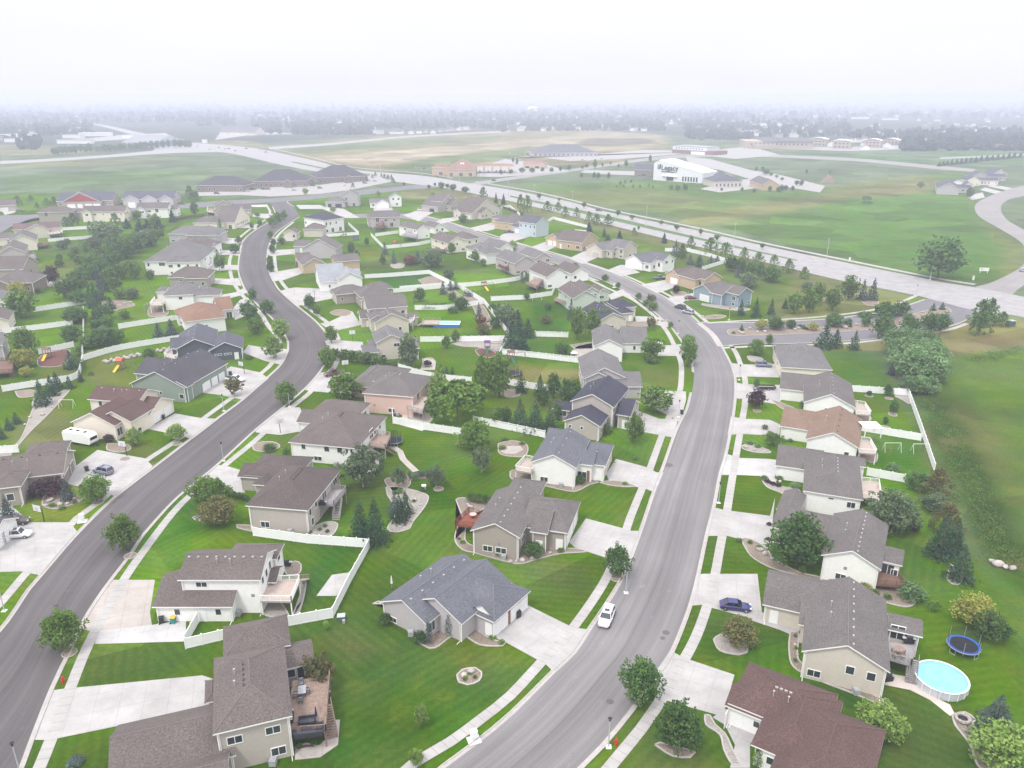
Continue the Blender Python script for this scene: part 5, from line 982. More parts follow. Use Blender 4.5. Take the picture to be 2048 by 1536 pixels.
def crown_mesh(kind, seed, lod):
    """unit tree: height 1, crown width 1 (scaled per tree)"""
    rng = random.Random(seed); v = []; f = []
    N = {0: 1.0, 1: .32, 2: .12}[lod]; S_ = {0: 1.0, 1: 1.65, 2: 2.6}[lod]
    def clump(c, r, n, s, flat=1.0):
        for _ in range(max(3, int(n*N))):
            d = Vector((rng.gauss(0,1), rng.gauss(0,1), rng.gauss(0,1))).normalized()*r*rng.uniform(.55, 1.0); d.z *= flat
            quadleaf(v, f, c+d, s*S_, rng)
    if kind in ('round', 'oval', 'tall', 'loose', 'vase'):
        z0, zr, n, cr, amp = dict(round=(.55,.44,40,.17,.19), oval=(.56,.43,40,.16,.17), tall=(.54,.46,38,.15,.18), loose=(.56,.42,34,.15,.24), vase=(.62,.36,34,.16,.12))[kind]
        if kind == 'loose': n = 30
        for i in range(n):
            ph = math.acos(1-2*(i+.5)/n); th = i*2.39996+rng.uniform(-.3, .3); k = rng.uniform(1-amp*2, 1+amp*.4)
            taper = 1.0
            z = math.cos(ph)
            if kind == 'oval': taper = 1-.35*max(z, 0)
            if kind == 'tall': taper = 1-.25*max(z, 0)-.1*max(-z, 0)
            if kind == 'vase': taper = .75+.35*z
            c = Vector((math.sin(ph)*math.cos(th)*.40*k*taper, math.sin(ph)*math.sin(th)*.40*k*taper, z0+z*(zr-.06)*k))
            clump(c, cr*rng.uniform(.55, 1.25)*(.85 if kind == 'loose' else 1), 74, .031)
        for i in range(11):
            th = rng.uniform(0, 6.28); ph = rng.uniform(.1, 2.2); k = rng.uniform(1.02, 1.22); clump(Vector((math.sin(ph)*math.cos(th)*.44*k, math.sin(ph)*math.sin(th)*.44*k, z0+math.cos(ph)*(zr-.03)*k)), cr*.5, 24, .028)
        for i in range(8): clump(Vector((rng.uniform(-.2,.2), rng.uniform(-.2,.2), z0+rng.uniform(-.2,.2)*zr*2)), .17, 40, .034)
    elif kind in ('spruce', 'narrow'):
        L = 15 if kind == 'spruce' else 18
        for j in range(L):
            t = j/(L-1); z = .05+.93*t; r = .5*(1-t)**.85+.02; nb = max(5, int(15*(1-t)+5))
            for i in range(nb):
                th = 6.283*i/nb+j*.7+rng.uniform(-.15, .15); rr = r*rng.uniform(.62, 1.15)
                for q in range(max(3, int(13*N*(1-t*.5)))):
                    s = rng.uniform(.25, 1); c = Vector((math.cos(th)*rr*s, math.sin(th)*rr*s, z-rr*s*.22+rng.uniform(-.012,.012)))
                    quadleaf(v, f, c, (.030+.012*(1-t))*S_*.8, rng, 1.2)
    elif kind == 'pine':
        for i in range(34):
            t = (i+.5)/34; z = .12+.84*t; r = .42*(1-t**1.6)+.05; th = i*2.4; k = rng.uniform(.55, 1)
            clump(Vector((math.cos(th)*r*k, math.sin(th)*r*k, z)), .12*rng.uniform(.8, 1.2)*(1-.3*t), 58, .026, .8)
        for i in range(6): clump(Vector((0, 0, .2+.12*i)), .16*(1-.1*i), 40, .03)
    elif kind == 'column':
        for i in range(26):
            t = (i+.5)/26; z = .04+.92*t; r = .34*math.sin(math.pi*min(1, .28+t*.72))**.8; th = i*2.4
            clump(Vector((math.cos(th)*r*.7, math.sin(th)*r*.7, z)), .19*(1.05-.6*t), 48, .030)
    elif kind == 'willow':
        for i in range(60):
            th = i*2.4; ph = rng.uniform(.15, 1.45); rr = .46*math.sin(ph)
            top = Vector((math.cos(th)*rr, math.sin(th)*rr, .62+.34*math.cos(ph)))
            ln = rng.uniform(.2, .5)*(.4+ph/1.6)
            for q in range(max(14, int(90*N))):
                s = rng.random(); c = top+Vector((rng.gauss(0,.035)+math.cos(th)*.05*s, rng.gauss(0,.035)+math.sin(th)*.05*s, -ln*s)); quadleaf(v, f, c, .030*S_, rng, -.3)
    elif kind == 'shrub':
        for i in range(22):
            ph = math.acos(1-(i+.5)/22); th = i*2.4
            clump(Vector((math.sin(ph)*math.cos(th)*.33, math.sin(ph)*math.sin(th)*.33, .25+math.cos(ph)*.45)), .24*rng.uniform(.8, 1.1), 42, .050)
    me = bpy.data.meshes.new('crown'); me.from_pydata(v, [], f); me.update(); return me
def trunk_mesh(kind, seed):
    rng = random.Random(seed+50); m = MB(); h = dict(spruce=.97, narrow=.97, pine=.85, column=.8, shrub=.4).get(kind, .62)
    r = .022 if kind in ('spruce', 'narrow', 'pine', 'column') else .026
    m.tube((0,0,-.02), (rng.uniform(-.015,.015), rng.uniform(-.015,.015), h*.5), r, r*.75, 8); m.tube((0,0,h*.48), (rng.uniform(-.02,.02), rng.uniform(-.02,.02), h), r*.75, r*.3, 8)
    if kind not in ('spruce', 'narrow', 'column'):
        for i in range(6):
            th = i*1.05+rng.uniform(-.2,.2); z = h*(.42+.08*i); l = .32
            m.tube((0,0,z), (math.cos(th)*l*.8, math.sin(th)*l*.8, z+l*.6), r*.5, r*.15, 5)
    return m
PROTO = {}
def tree_proto(kind, leaf, lod, var):
    k = (kind, leaf, lod, var)
    if k not in PROTO:
        base = (kind, 'mesh', lod, var)
        if base not in PROTO: PROTO[base] = (crown_mesh(kind, hash_(kind)+var*17, lod), trunk_mesh(kind, var))
        c = PROTO[base][0].copy(); c.materials.clear(); c.materials.append(LEAF[leaf])
        tk = ('trunk', kind, var, leaf == 'silver')
        if tk not in PROTO: PROTO[tk] = PROTO[base][1].mesh('trunk', barkw if tk[3] or kind == 'loose' else bark)
        PROTO[k] = (c, PROTO[tk])
    return PROTO[k]
def hash_(s): return sum(ord(c)*(i+3) for i, c in enumerate(s)) % 997
KN = dict(round='leafy tree', oval='leafy tree', tall='tall leafy tree', loose='thin open tree', vase='young leafy tree', spruce='spruce tree', narrow='narrow spruce', pine='pine tree', column='columnar evergreen', willow='willow tree', shrub='bush')
ON = dict(round='leafy_tree', oval='leafy_tree', tall='leafy_tree', loose='leafy_tree', vase='leafy_tree', spruce='spruce_tree', narrow='spruce_tree', pine='pine_tree', column='columnar_evergreen', willow='willow_tree', shrub='bush')
CN = dict(green='mid green', dark='dark green', light='bright light green', grey='grey green', olive='olive brown', purple='dark purple', spruce='dark green', blue='blue green', silver='silvery green', red='reddish', yellow='yellow green', hedge='fresh green')
ALL = []      # (object, base label, location, kind) labelled together at the end
def put_tree(loc, w, h, kind, leaf, note=None, group=None, lod=None, cat=None):
    d = loc.y; lod = lod if lod is not None else (0 if d < 175 or leaf == 'silver' else 1 if d < 420 else 2)
    if kind == 'shrub' and lod == 0 and w < 1.6: lod = 1
    var = RNG.randrange(3); c, t = tree_proto(kind, leaf, lod, var)
    r = empty(ON[kind], loc, RNG.uniform(0, 6.28), None, cat or ('bush' if kind == 'shrub' else 'tree'), group)
    kw = 1.42 if kind in ('spruce', 'narrow', 'column', 'pine') else 1.2; r.scale = (w*kw, w*kw, h*1.06)
    link('crown', c, r); link('trunk', t, r).scale = (min(1, h/w*.8), min(1, h/w*.8), 1)
    sz = ('small ' if h < 3.2 else 'large ' if h > 8 else '') if kind != 'shrub' else ('small ' if w < 1.4 else 'large ' if w > 3 else '')
    ALL.append([r, sz+CN[leaf]+' '+KN[kind], note, 'tree']); return r
def T(kind, leaf, data, note=None, group=None, wf=1.0):
    """data: photo boxes of the visible tree 'centre x, bottom y, width, height' in pixels"""
    for it in data.split(';'):
        x, y, w, hh = map(float, it.split()); yb = y
        sw = hp(yb); wm = w/sw*wf; D = dp(yb); Vp = vp(yb)
        yb2 = y-.30*wm*D if kind != 'shrub' else y-.35*wm*D
        hm = max((hh-.45*wm*D)/Vp, .35*wm if kind == 'shrub' else .8*wm)
        if kind in ('spruce', 'narrow', 'column', 'pine'): hm = max((hh-.25*wm*D)/Vp, 1.2*wm); yb2 = y-.38*wm*D
        put_tree(G(x, yb2), wm, hm, kind, leaf, note, group)
# street trees and yard trees, near ground first
T('oval','dark','1280 1425 76 104; 1355 1513 84 100; 1233 1160 50 68; 1592 1150 105 115')
T('oval','green','131 1312 72 90; 250 1108 60 76; 194 1010 54 58; 437 1022 52 62; 413 1015 62 60')
T('oval','light','843 1460 26 50; 835 1534 28 34; 355 885 36 36')
T('round','olive','1478 1300 62 62; 435 1058 64 62')
T('oval','green','1270 890 36 60; 949 910 60 68; 1312 830 60 42; 690 810 60 64')
T('loose','grey','726 985 78 92; 963 950 36 56; 872 980 36 48; 800 980 30 48')
T('spruce','spruce','722 1085 42 82; 752 1096 52 92; 800 1050 34 56; 812 1035 28 50; 1040 862 36 60; 1070 870 44 64; 1100 870 32 54; 1042 788 24 44; 1080 795 26 42')
T('spruce','blue','790 1030 24 40; 137 1005 26 44; 18 1045 30 52; 1990 1470 60 70; 1965 1492 50 56')
T('column','blue','858 1292 16 44; 900 1275 20 46; 1382 718 14 22')
T('shrub','dark','840 1290 24 30; 772 1252 26 28; 1067 1118 36 36; 1158 970 22 22; 1170 960 20 18; 1210 870 26 26; 540 905 24 20; 572 910 14 14')
T('shrub','hedge','943 1005 18 22; 956 1007 18 22; 969 1009 18 22; 982 1011 18 22')
T('shrub','dark','459 990 12 14; 467 995 12 14; 478 998 12 14; 488 1001 12 14; 496 1004 12 14','in a curved row by the driveway')
T('willow','green','915 850 98 62')
T('tall','green','965 800 34 84; 998 800 46 88; 1000 852 40 36')
T('tall','grey','1780 1075 92 90; 818 740 40 68')
T('round','dark','1980 1290 60 62; 1835 985 44 36; 1140 812 42 52')
T('round','yellow','1945 1262 72 46')
T('shrub','yellow','1728 1190 28 26; 918 893 12 10; 540 975 14 10; 1712 1000 10 8')
T('shrub','silver','1822 1208 46 44')
T('round','light','1760 1490 80 82; 2000 1560 110 90')
T('pine','olive','1870 1010 56 66; 1890 1075 52 52')
T('spruce','spruce','1878 1125 56 84; 1918 1170 50 70; 1905 1115 44 70')
T('round','grey','1868 1030 46 40')
T('shrub','purple','98 998 60 44; 218 885 20 18; 1826 1065 20 22')
T('column','green','645 890 18 26; 1513 1540 22 44')
T('round','purple','1512 820 34 40')
T('vase','light','653 1265 12 22')
T('loose','green','1545 895 34 30')
T('loose','olive','640 1390 60 80')
# middle yards
T('round','green','655 738 32 44; 1376 735 30 55; 1375 700 24 30')
T('shrub','hedge','672 722 22 28; 688 724 22 28; 704 726 24 28; 720 728 24 28; 736 730 24 28; 752 732 24 26; 768 736 22 24; 784 738 22 20')
T('oval','green','1155 683 32 64; 1184 672 30 52; 1212 660 30 40; 512 670 32 34; 573 812 40 48; 663 688 24 34')
T('oval','light','562 683 32 44; 548 720 34 46; 269 895 30 38; 245 800 24 16')
T('loose','olive','470 795 34 40; 1302 610 18 22; 1303 660 22 26')
T('round','dark','1124 715 28 30; 620 620 22 30; 534 628 26 28; 506 603 16 26; 498 640 34 36')
T('loose','green','1305 722 44 48; 635 635 18 26')
T('spruce','spruce','1022 704 34 48; 1042 707 34 50; 1056 678 28 38; 1036 670 30 46; 1046 700 20 30; 1648 700 38 46; 1671 697 26 36; 1708 702 22 38')
T('spruce','blue','1018 690 24 46; 958 635 14 28; 318 678 24 30; 344 675 28 34; 1782 752 16 26; 1806 782 22 26; 1142 642 16 42')
T('round','grey','1012 655 46 46')
T('round','silver','1800 715 64 44; 1840 712 60 40; 1815 745 74 46; 1855 740 66 44; 1835 770 84 46; 1800 700 50 34; 1868 768 44 34; 1820 790 40 22; 1850 792 44 24','in the round willow thicket', 'silvery willow thicket by the swale')
T('round','olive','968 672 26 24; 1092 648 20 16')
T('pine','dark','1960 655 42 34; 1978 646 28 46; 2003 655 24 26; 1957 673 36 30')
T('tall','dark','1763 680 40 50; 1820 672 38 38; 1880 666 34 40; 1856 670 30 44')
T('tall','green','1588 630 28 44; 1618 628 34 48; 1634 610 26 42; 1664 624 30 48; 1696 602 34 48; 1815 650 20 24')
T('spruce','blue','1724 602 22 40; 1744 602 22 42; 1476 556 14 26')
T('narrow','spruce','1481 632 14 32; 1511 636 18 38; 1542 630 14 32; 1570 618 12 20')
T('round','grey','1497 578 36 20; 1613 584 22 20; 1548 656 26 22; 1580 658 16 18; 1665 650 26 24')
T('round','dark','1540 566 34 34; 1500 550 22 24; 1461 544 26 30; 1480 546 20 28; 1520 553 18 24')
T('pine','green','1420 512 28 34; 1450 519 26 32; 1488 522 16 26; 1516 533 22 22; 1548 530 16 20; 1576 548 20 28; 1608 559 18 24; 1381 499 14 26; 1363 520 18 30')
T('spruce','blue','1351 512 18 30; 1364 516 18 28; 1380 530 16 18; 1400 530 14 20; 1421 532 16 18; 1434 528 14 16')
T('spruce','spruce','1328 487 10 20; 1239 480 10 18; 1208 475 8 18; 1178 466 14 20; 1216 482 10 12; 1396 535 16 22')
T('pine','green','1130 436 14 22; 1153 436 12 20; 1178 448 14 24; 1193 451 16 22; 1216 452 18 18; 1268 472 10 16; 966 399 16 24; 1041 424 16 34; 1055 426 18 34; 1095 423 16 14; 1116 423 14 16')
T('narrow','spruce','992 407 7 20; 1007 409 8 20')
T('vase','green','1078 399 10 12; 1168 417 10 12; 1236 433 10 12; 1264 440 10 10; 1322 451 10 10; 1353 462 10 12; 1401 472 8 14; 1433 482 12 12; 1524 499 10 12; 1118 404 6 8; 1277 462 6 10','on the arterial median')
T('vase','dark','883 381 14 16; 895 378 8 10; 906 385 14 16; 930 388 16 14; 858 380 8 10; 808 373 6 8; 870 374 6 8')
T('round','light','866 393 8 12; 757 394 8 12; 1025 508 16 26; 611 390 10 14; 666 425 12 12')
T('round','dark','926 447 16 18')
T('oval','green','903 509 16 22; 951 525 20 22; 966 534 14 16; 1150 540 12 14; 1210 562 14 12; 1236 577 10 12; 1277 600 12 14; 1305 622 20 18; 1291 612 12 12; 1341 656 10 12')
T('spruce','blue','836 528 20 26; 886 590 16 26; 901 582 16 20; 912 580 14 18; 788 528 12 26; 770 510 14 24')
T('round','grey','864 538 42 40; 840 560 1 1; 898 560 20 22'.replace('840 560 1 1; ',''))
T('round','red','820 532 24 18')
T('oval','dark','703 510 14 24; 714 520 10 18; 766 531 12 20; 734 492 10 16; 1093 583 1 1; 840 605 22 28'.replace('1093 583 1 1; ',''))
T('column','spruce','1044 566 8 22; 1052 564 8 20')
T('round','dark','1053 600 12 14; 1096 622 14 16; 923 622 28 28; 905 605 16 20')
T('shrub','dark','856 620 24 14; 872 619 24 14; 888 618 20 14; 905 628 18 16','below the white fence')
T('shrub','purple','855 735 16 16; 232 660 1 1; 135 565 1 1'.split(';')[0])
T('round','purple','107 570 24 36; 1352 588 14 18')
T('oval','green','893 698 18 26; 911 685 18 24')
T('loose','red','968 660 1 1; 963 656 26 20'.split(';')[1])
T('spruce','spruce','882 752 14 22; 893 756 14 22; 905 755 12 20')
T('shrub','dark','1303 728 24 14; 1350 632 1 1; 1690 1190 1 1; 1648 1118 16 14; 1678 1168 10 9; 1530 860 12 12; 1605 818 12 18'.replace('1350 632 1 1; ','').replace('1690 1190 1 1; ',''))
T('oval','dark','1000 640 24 30; 990 658 20 24; 1030 655 22 30; 985 625 16 18; 1107 800 26 50; 1115 842 20 34; 1010 852 26 36; 1086 815 26 40')
T('tall','light','878 808 36 64; 728 640 1 1; 1000 740 18 26'.replace('728 640 1 1; ',''))
T('round','green','160 560 26 24; 240 600 26 24; 120 535 18 16; 215 655 24 26; 250 640 20 20; 300 560 18 20; 275 440 16 18')
# street trees of the dark street
T('oval','dark','546 508 14 18; 548 492 12 14; 540 530 12 18; 541 545 14 20; 470 508 20 20; 478 488 14 14; 520 452 10 12; 504 457 8 10; 515 435 10 10')
T('oval','green','545 456 18 24; 556 450 18 24; 568 440 14 18; 564 490 16 16; 541 478 14 16')
T('loose','green','440 545 28 36')
T('round','dark','440 500 14 14; 452 460 1 1; 390 432 14 28; 358 500 18 12'.replace('452 460 1 1; ',''))
T('column','dark','441 463 12 24; 434 513 8 14')
# wooded strip between the left yards
T('round','dark','140 600 50 36; 158 612 36 32; 232 605 0 0; 250 520 44 30; 230 500 34 22; 270 508 40 22; 205 545 30 24; 180 560 36 26; 225 535 38 28; 150 650 40 26; 160 643 30 22; 145 685 36 34; 210 640 34 26; 205 695 40 36; 232 690 36 32; 180 700 34 30; 195 665 28 22; 260 545 22 22; 160 575 40 30; 185 540 34 24; 300 495 30 26; 205 520 30 24; 265 490 1 1'.replace('232 605 0 0; ','').rsplit(';',1)[0])
T('round','grey','205 485 40 40; 225 478 34 30; 190 500 28 26; 285 495 36 24; 298 480 26 22; 125 500 22 16; 150 508 16 12; 265 600 26 24; 210 680 30 28')
T('oval','green','230 585 34 26; 240 560 34 30; 270 560 26 36; 222 560 30 26; 175 510 14 24; 160 530 22 18; 120 522 12 14; 145 518 14 14; 43 640 60 56; 55 715 46 58; 301 722 26 26; 270 485 16 20; 320 480 20 24; 310 455 26 26; 135 490 14 12')
T('spruce','spruce','184 618 18 50; 192 612 18 44; 190 640 14 26; 203 650 22 34; 222 620 20 24; 85 815 34 50; 105 795 28 40; 115 780 22 34; 143 740 30 34; 140 780 18 26; 162 765 12 24; 5 880 14 28; 19 862 18 26; 34 850 18 24')
T('spruce','blue','202 602 22 40; 210 585 18 38; 200 575 18 26; 195 560 16 26')
T('spruce','spruce','280 463 18 20; 295 462 18 22; 318 462 20 22; 255 458 16 16; 345 445 14 24')
T('pine','dark','380 396 16 24; 392 402 16 18; 385 404 14 16; 372 410 1 1; 147 452 20 16; 133 455 16 14; 232 450 18 16; 37 412 14 20; 63 405 10 14; 180 455 10 8; 225 410 14 12; 95 415 14 10; 110 412 14 12; 75 418 10 10; 125 480 10 14'.replace('372 410 1 1; ',''))
T('round','yellow','35 600 40 34; 50 738 44 30; 55 755 24 20')
T('shrub','dark','20 598 1 1; 78 588 14 14; 160 740 18 24; 268 0 1 1'.replace('20 598 1 1; ','').rsplit(';',1)[0])
T('shrub','hedge','157 705 14 14; 157 715 14 12; 157 725 14 12; 157 735 14 12','along the dividing fence')
T('shrub','dark','355 800 20 16; 368 796 20 16; 380 790 20 16; 392 783 18 16; 498 720 14 10')
T('shrub','dark','470 685 14 10; 462 690 12 10; 182 752 10 10')
T('shrub','blue','152 1536 28 24')
# big lone tree and field bushes
T('round','dark','1875 562 84 82','alone in the open field')
T('shrub','silver','1733 400 16 10; 1735 407 20 7')
T('round','grey','1841 376 12 12; 1938 398 12 24')
# right yards
T('oval','dark','1776 795 18 26; 1786 828 16 26; 1770 850 10 16; 1738 792 10 10')
T('oval','green','1512 712 28 32; 1538 690 14 20; 1512 775 14 18')
T('loose','silver','1785 950 26 20; 1640 900 30 18')
T('shrub','green','1605 1148 14 18; 1665 1165 14 10; 1558 960 16 12; 1866 1224 20 24')
T('shrub','purple','1536 967 12 8; 1546 971 12 8; 1556 974 12 8; 1538 1052 10 8; 1536 1082 10 8')
T('shrub','dark','1528 962 14 12; 1690 912 18 16')
# bushes of the entrance island
T('shrub','dark','1483 662 8 8; 1467 668 7 6; 1600 656 10 8; 1612 660 10 8; 1690 650 12 10; 1730 636 30 12; 1786 632 20 14')
T('round','dark','1768 640 40 30; 1800 634 34 28; 1552 662 28 22; 1583 658 16 18; 1667 656 32 26; 1698 648 12 10; 1731 654 16 20')
T('spruce','spruce','1483 661 9 12; 1607 659 7 10; 1866 622 12 14; 1884 620 12 12; 1832 640 18 12'.replace('1832 640 18 12','1700 655 10 12'))
T('loose','yellow','1521 662 26 14; 1625 662 20 8')
# brush along the swale at right
SW = [(1872,800),(1890,850),(1908,900),(1925,950),(1945,1000),(1965,1040),(1990,1080),(2020,1120)]
# arterial and office trees
T('oval','dark','1002 349 8 9; 1022 348 10 9; 1044 346 12 10; 1064 346 12 10; 1085 344 8 9; 1103 345 8 10; 1121 343 6 9; 1138 341 9 10; 1165 339 5 8; 1173 336 8 8; 1190 337 8 16; 1205 334 4 8; 1221 330 4 6; 1163 356 5 10; 1188 357 7 12; 1196 358 8 12; 1217 358 7 12; 1252 335 7 14; 1300 325 6 14; 1237 336 4 8; 1026 326 5 10; 1034 330 6 12')
T('pine','dark','734 364 6 12; 745 357 5 8; 751 353 6 8; 763 355 4 8; 769 358 6 10; 776 360 8 10; 783 360 5 10; 786 366 8 8; 706 376 7 10; 694 349 4 7')
T('round','dark','1342 380 8 10; 1355 382 10 12; 1370 382 10 14; 1443 382 5 6; 1484 382 6 7; 1508 386 6 9; 1530 378 12 12; 1539 384 7 12; 1556 386 8 12; 1562 384 8 14; 1571 381 7 10; 1585 382 6 10; 1593 371 8 10; 1602 372 8 11; 1512 342 5 8; 1525 341 6 8; 1532 350 14 12; 1542 352 6 7; 1553 356 6 6; 1564 361 6 6; 1613 348 4 9; 1659 347 4 5')
T('pine','dark','1232 376 4 6; 1241 370 6 8; 1250 368 5 8; 1262 366 5 7; 1247 376 5 7; 1266 376 5 7; 1280 376 5 6; 1297 374 5 6; 1306 376 4 5')
T('narrow','spruce','1878 333 7 9; 1886 332 7 10; 1894 331 7 10; 1903 330 7 11; 1913 329 7 11; 1922 328 7 11; 1931 327 7 11; 1941 326 8 11; 1951 325 8 11; 1962 323 8 12; 1973 322 8 12; 1984 321 8 11; 1995 320 8 12; 2006 319 8 11; 2017 318 8 12; 2028 316 8 11; 2040 316 8 11','in the long tree row at upper right','row of small conifers at the upper right')
T('round','dark','108 310 9 14; 116 310 9 16; 125 309 9 16; 134 309 9 17; 143 308 9 15; 152 308 9 16; 162 305 8 15; 172 305 8 12; 181 304 10 17; 194 304 7 11; 203 303 7 10; 211 304 9 16; 221 303 9 14; 231 303 7 11; 241 302 9 14; 250 301 8 14; 262 301 9 14; 272 300 9 14; 283 299 10 15; 293 299 10 15; 304 298 10 16; 315 298 10 16; 327 297 10 16; 338 296 10 16; 350 295 10 16; 361 296 11 16; 372 296 11 15; 380 296 9 14','in the long shelter belt','shelter belt trees along the pale road')
# ======================= FENCES =======================
PANEL = MB().box(0, -.03, .06, 1, .03, 1).box(0, -.05, .93, 1, .05, 1.02).box(0, -.05, .04, 1, .05, .12).mesh('panel', fencem)
PM = MB().box(0, -.03, .06, 1, .03, .78).box(0, -.05, .94, 1, .05, 1.02).box(0, -.05, .74, 1, .05, .82).box(0, -.05, .04, 1, .05, .12)
for i in range(12): PM.box(i/12+.02, -.02, .78, i/12+.05, .02, .96)
PANELP = PM.mesh('panel', fencem)
PW = MB()
for i in range(12): PW.box(i/12, -.03, .05, (i+.86)/12, .03, 1)
PANELW = PW.mesh('panel', mat('dark_fence_wood', (.10,.075,.06), .9, .2, 2))
POST = MB().box(-.07, -.07, 0, .07, .07, 1.06).box(-.1, -.1, 1.06, .1, .1, 1.10).mesh('post', fencem)
POSTW = MB().box(-.07, -.07, 0, .07, .07, 1.06).mesh('post', mat('dark_fence_wood', (.10,.075,.06)))
def fence(pts, label, h=1.8, kind='solid', step=2.4):
    P = [G(*p) for p in pts]; L = []; root = empty('wooden_fence' if kind == 'wood' else 'vinyl_fence', P[0], 0, label, 'fence')
    pm, qm = (PANELW, POSTW) if kind == 'wood' else (PANEL if kind == 'solid' else PANELP, POST)
    line = spline(P, 1.5) if len(P) > 2 and kind != 'corner' else P
    if kind == 'corner': pm = PANEL; line = P
    # walk along in panel lengths
    seg = [line[0]]
    for a, b in zip(line, line[1:]):
        L.append((b-a).length)
    tot = sum(L); n = max(1, min(95, round(tot/step)))
    if kind in ('corner',) or len(P) <= 2:
        for a, b in zip(P, P[1:]):
            k = max(1, round((b-a).length/step))
            for i in range(1, k+1): seg.append(a.lerp(b, i/k))
    else: seg = resample(line, n+1)[0]
    for i, p in enumerate(seg):
        link('post', qm, root, p-P[0]).scale = (1, 1, h)
        if i < len(seg)-1:
            d = seg[i+1]-p; o_ = link('panel', pm, root, p-P[0], math.atan2(d.y, d.x)); o_.scale = (d.length, 1, h)
    return root
FZ = [
 ([(372,1298),(439,1282),(537,1260),(666,1236),(701,1165),(739,1096),(615,1087),(507,1072)], 'long white vinyl fence enclosing the white corner house yard', 'corner'),
 ([(372,1290),(397,1246)], 'short white fence return beside the yellow lidded bin', 'corner'),
 ([(786,826),(786,847),(850,860),(925,871)], 'white solid fence below the pink house patio', 'corner'),
 ([(947,846),(992,855),(1025,862),(1090,876)], 'white picket topped fence below the three spruces', 'picket'),
 ([(841,684),(930,683),(1014,682)], 'white fence between round lawn and pool yard', 'corner'),
 ([(968,607),(994,640),(1019,675),(1013,690),(992,724)], 'white fence running diagonally down to the spruces', 'corner'),
 ([(1005,709),(1090,718),(1181,729)], 'white picket topped fence at top of the dry lawn', 'picket'),
 ([(1070,673),(1136,675)], 'short white fence behind the tall trio of trees', 'picket'),
 ([(1005,768),(1070,779),(1125,787)], 'white fence at bottom of the dry lawn', 'picket'),
 ([(797,739),(861,757),(943,767)], 'white fence behind the pink house', 'solid'),
 ([(787,586),(880,577),(950,572),(1031,562),(1052,553)], 'long white fence above the curved green lawns', 'solid'),
 ([(830,620),(894,619),(968,608)], 'white fence above the clipped bushes', 'solid'),
 ([(916,575),(968,607)], 'white fence down the rock garden', 'solid'), ([(982,602),(1050,599),(1104,591),(1109,580)], 'white fence behind the swing frame', 'corner'),
 ([(730,557),(780,554),(858,548),(908,573)], 'white fence cornering above the rock garden', 'corner'), ([(800,581),(850,577),(905,573)], 'white fence below the narrow lawn', 'solid'),
 ([(653,474),(718,470),(697,450)], 'white fence round the corner house patio', 'corner'), ([(751,473),(797,467)], 'white fence above the small square yard', 'solid'), ([(742,472),(767,498),(800,495),(837,491),(861,486)], 'white fence below the small square yard', 'corner'),
 ([(1093,446),(1107,439),(1174,456),(1172,467),(1150,465)], 'white fence on the bank by the arterial', 'corner'), ([(1369,502),(1420,514),(1454,525),(1404,541)], 'white fence behind the apricot house', 'corner'), ([(1330,503),(1380,503)], 'short white fence behind the twin garage house', 'solid'),
 ([(1697,783),(1816,791),(1841,862),(1868,943)], 'white fence along the swale', 'corner'), ([(1716,861),(1841,882)], 'pale fence between the two right yards', 'solid'), ([(1733,951),(1808,965)], 'short pale fence behind the mottled roof house', 'solid'),
 ([(67,624),(120,616),(170,608)], 'white fence behind the dark pines', 'solid'), ([(6,667),(80,659),(146,650)], 'white fence above the curved flower bed', 'solid'), ([(78,709),(148,694)], 'pale fence behind the yellow slide', 'solid'),
 ([(168,622),(168,671),(166,715)], 'white fence running down the wooded strip', 'solid'), ([(166,722),(164,732),(156,756),(125,765),(60,775),(6,784)], 'white fence curving round the brown lawn', 'solid'),
 ([(168,721),(234,702),(300,690),(377,678)], 'long white fence above the boulder wall', 'solid'), ([(238,658),(300,648),(359,639)], 'white fence beside the orange brown roofed house', 'solid'),
 ([(97,484),(186,477)], 'taupe white fence below the maroon ridge house', 'solid'), ([(125,461),(197,457)], 'taupe white fence above the garden', 'solid'), ([(-10,908),(38,905)], 'short white fence behind the brown camper house', 'solid'),
 ([(349,443),(380,437),(409,434)], 'brown wooden fence round the children sandpit', 'wood'), ([(981,411),(1010,419),(1046,431)], 'dark wooden fence on the arterial bank', 'wood'),
 ([(1000,419),(1020,415),(1040,432)], 'pale fence inside the dark wooden fence', 'corner')]
for pts, lb, kd in FZ:
    fence(pts, lb, 1.8 if kd != 'wood' else 1.9, kd, 2.4 if pts[0][1] > 560 else 3.6)
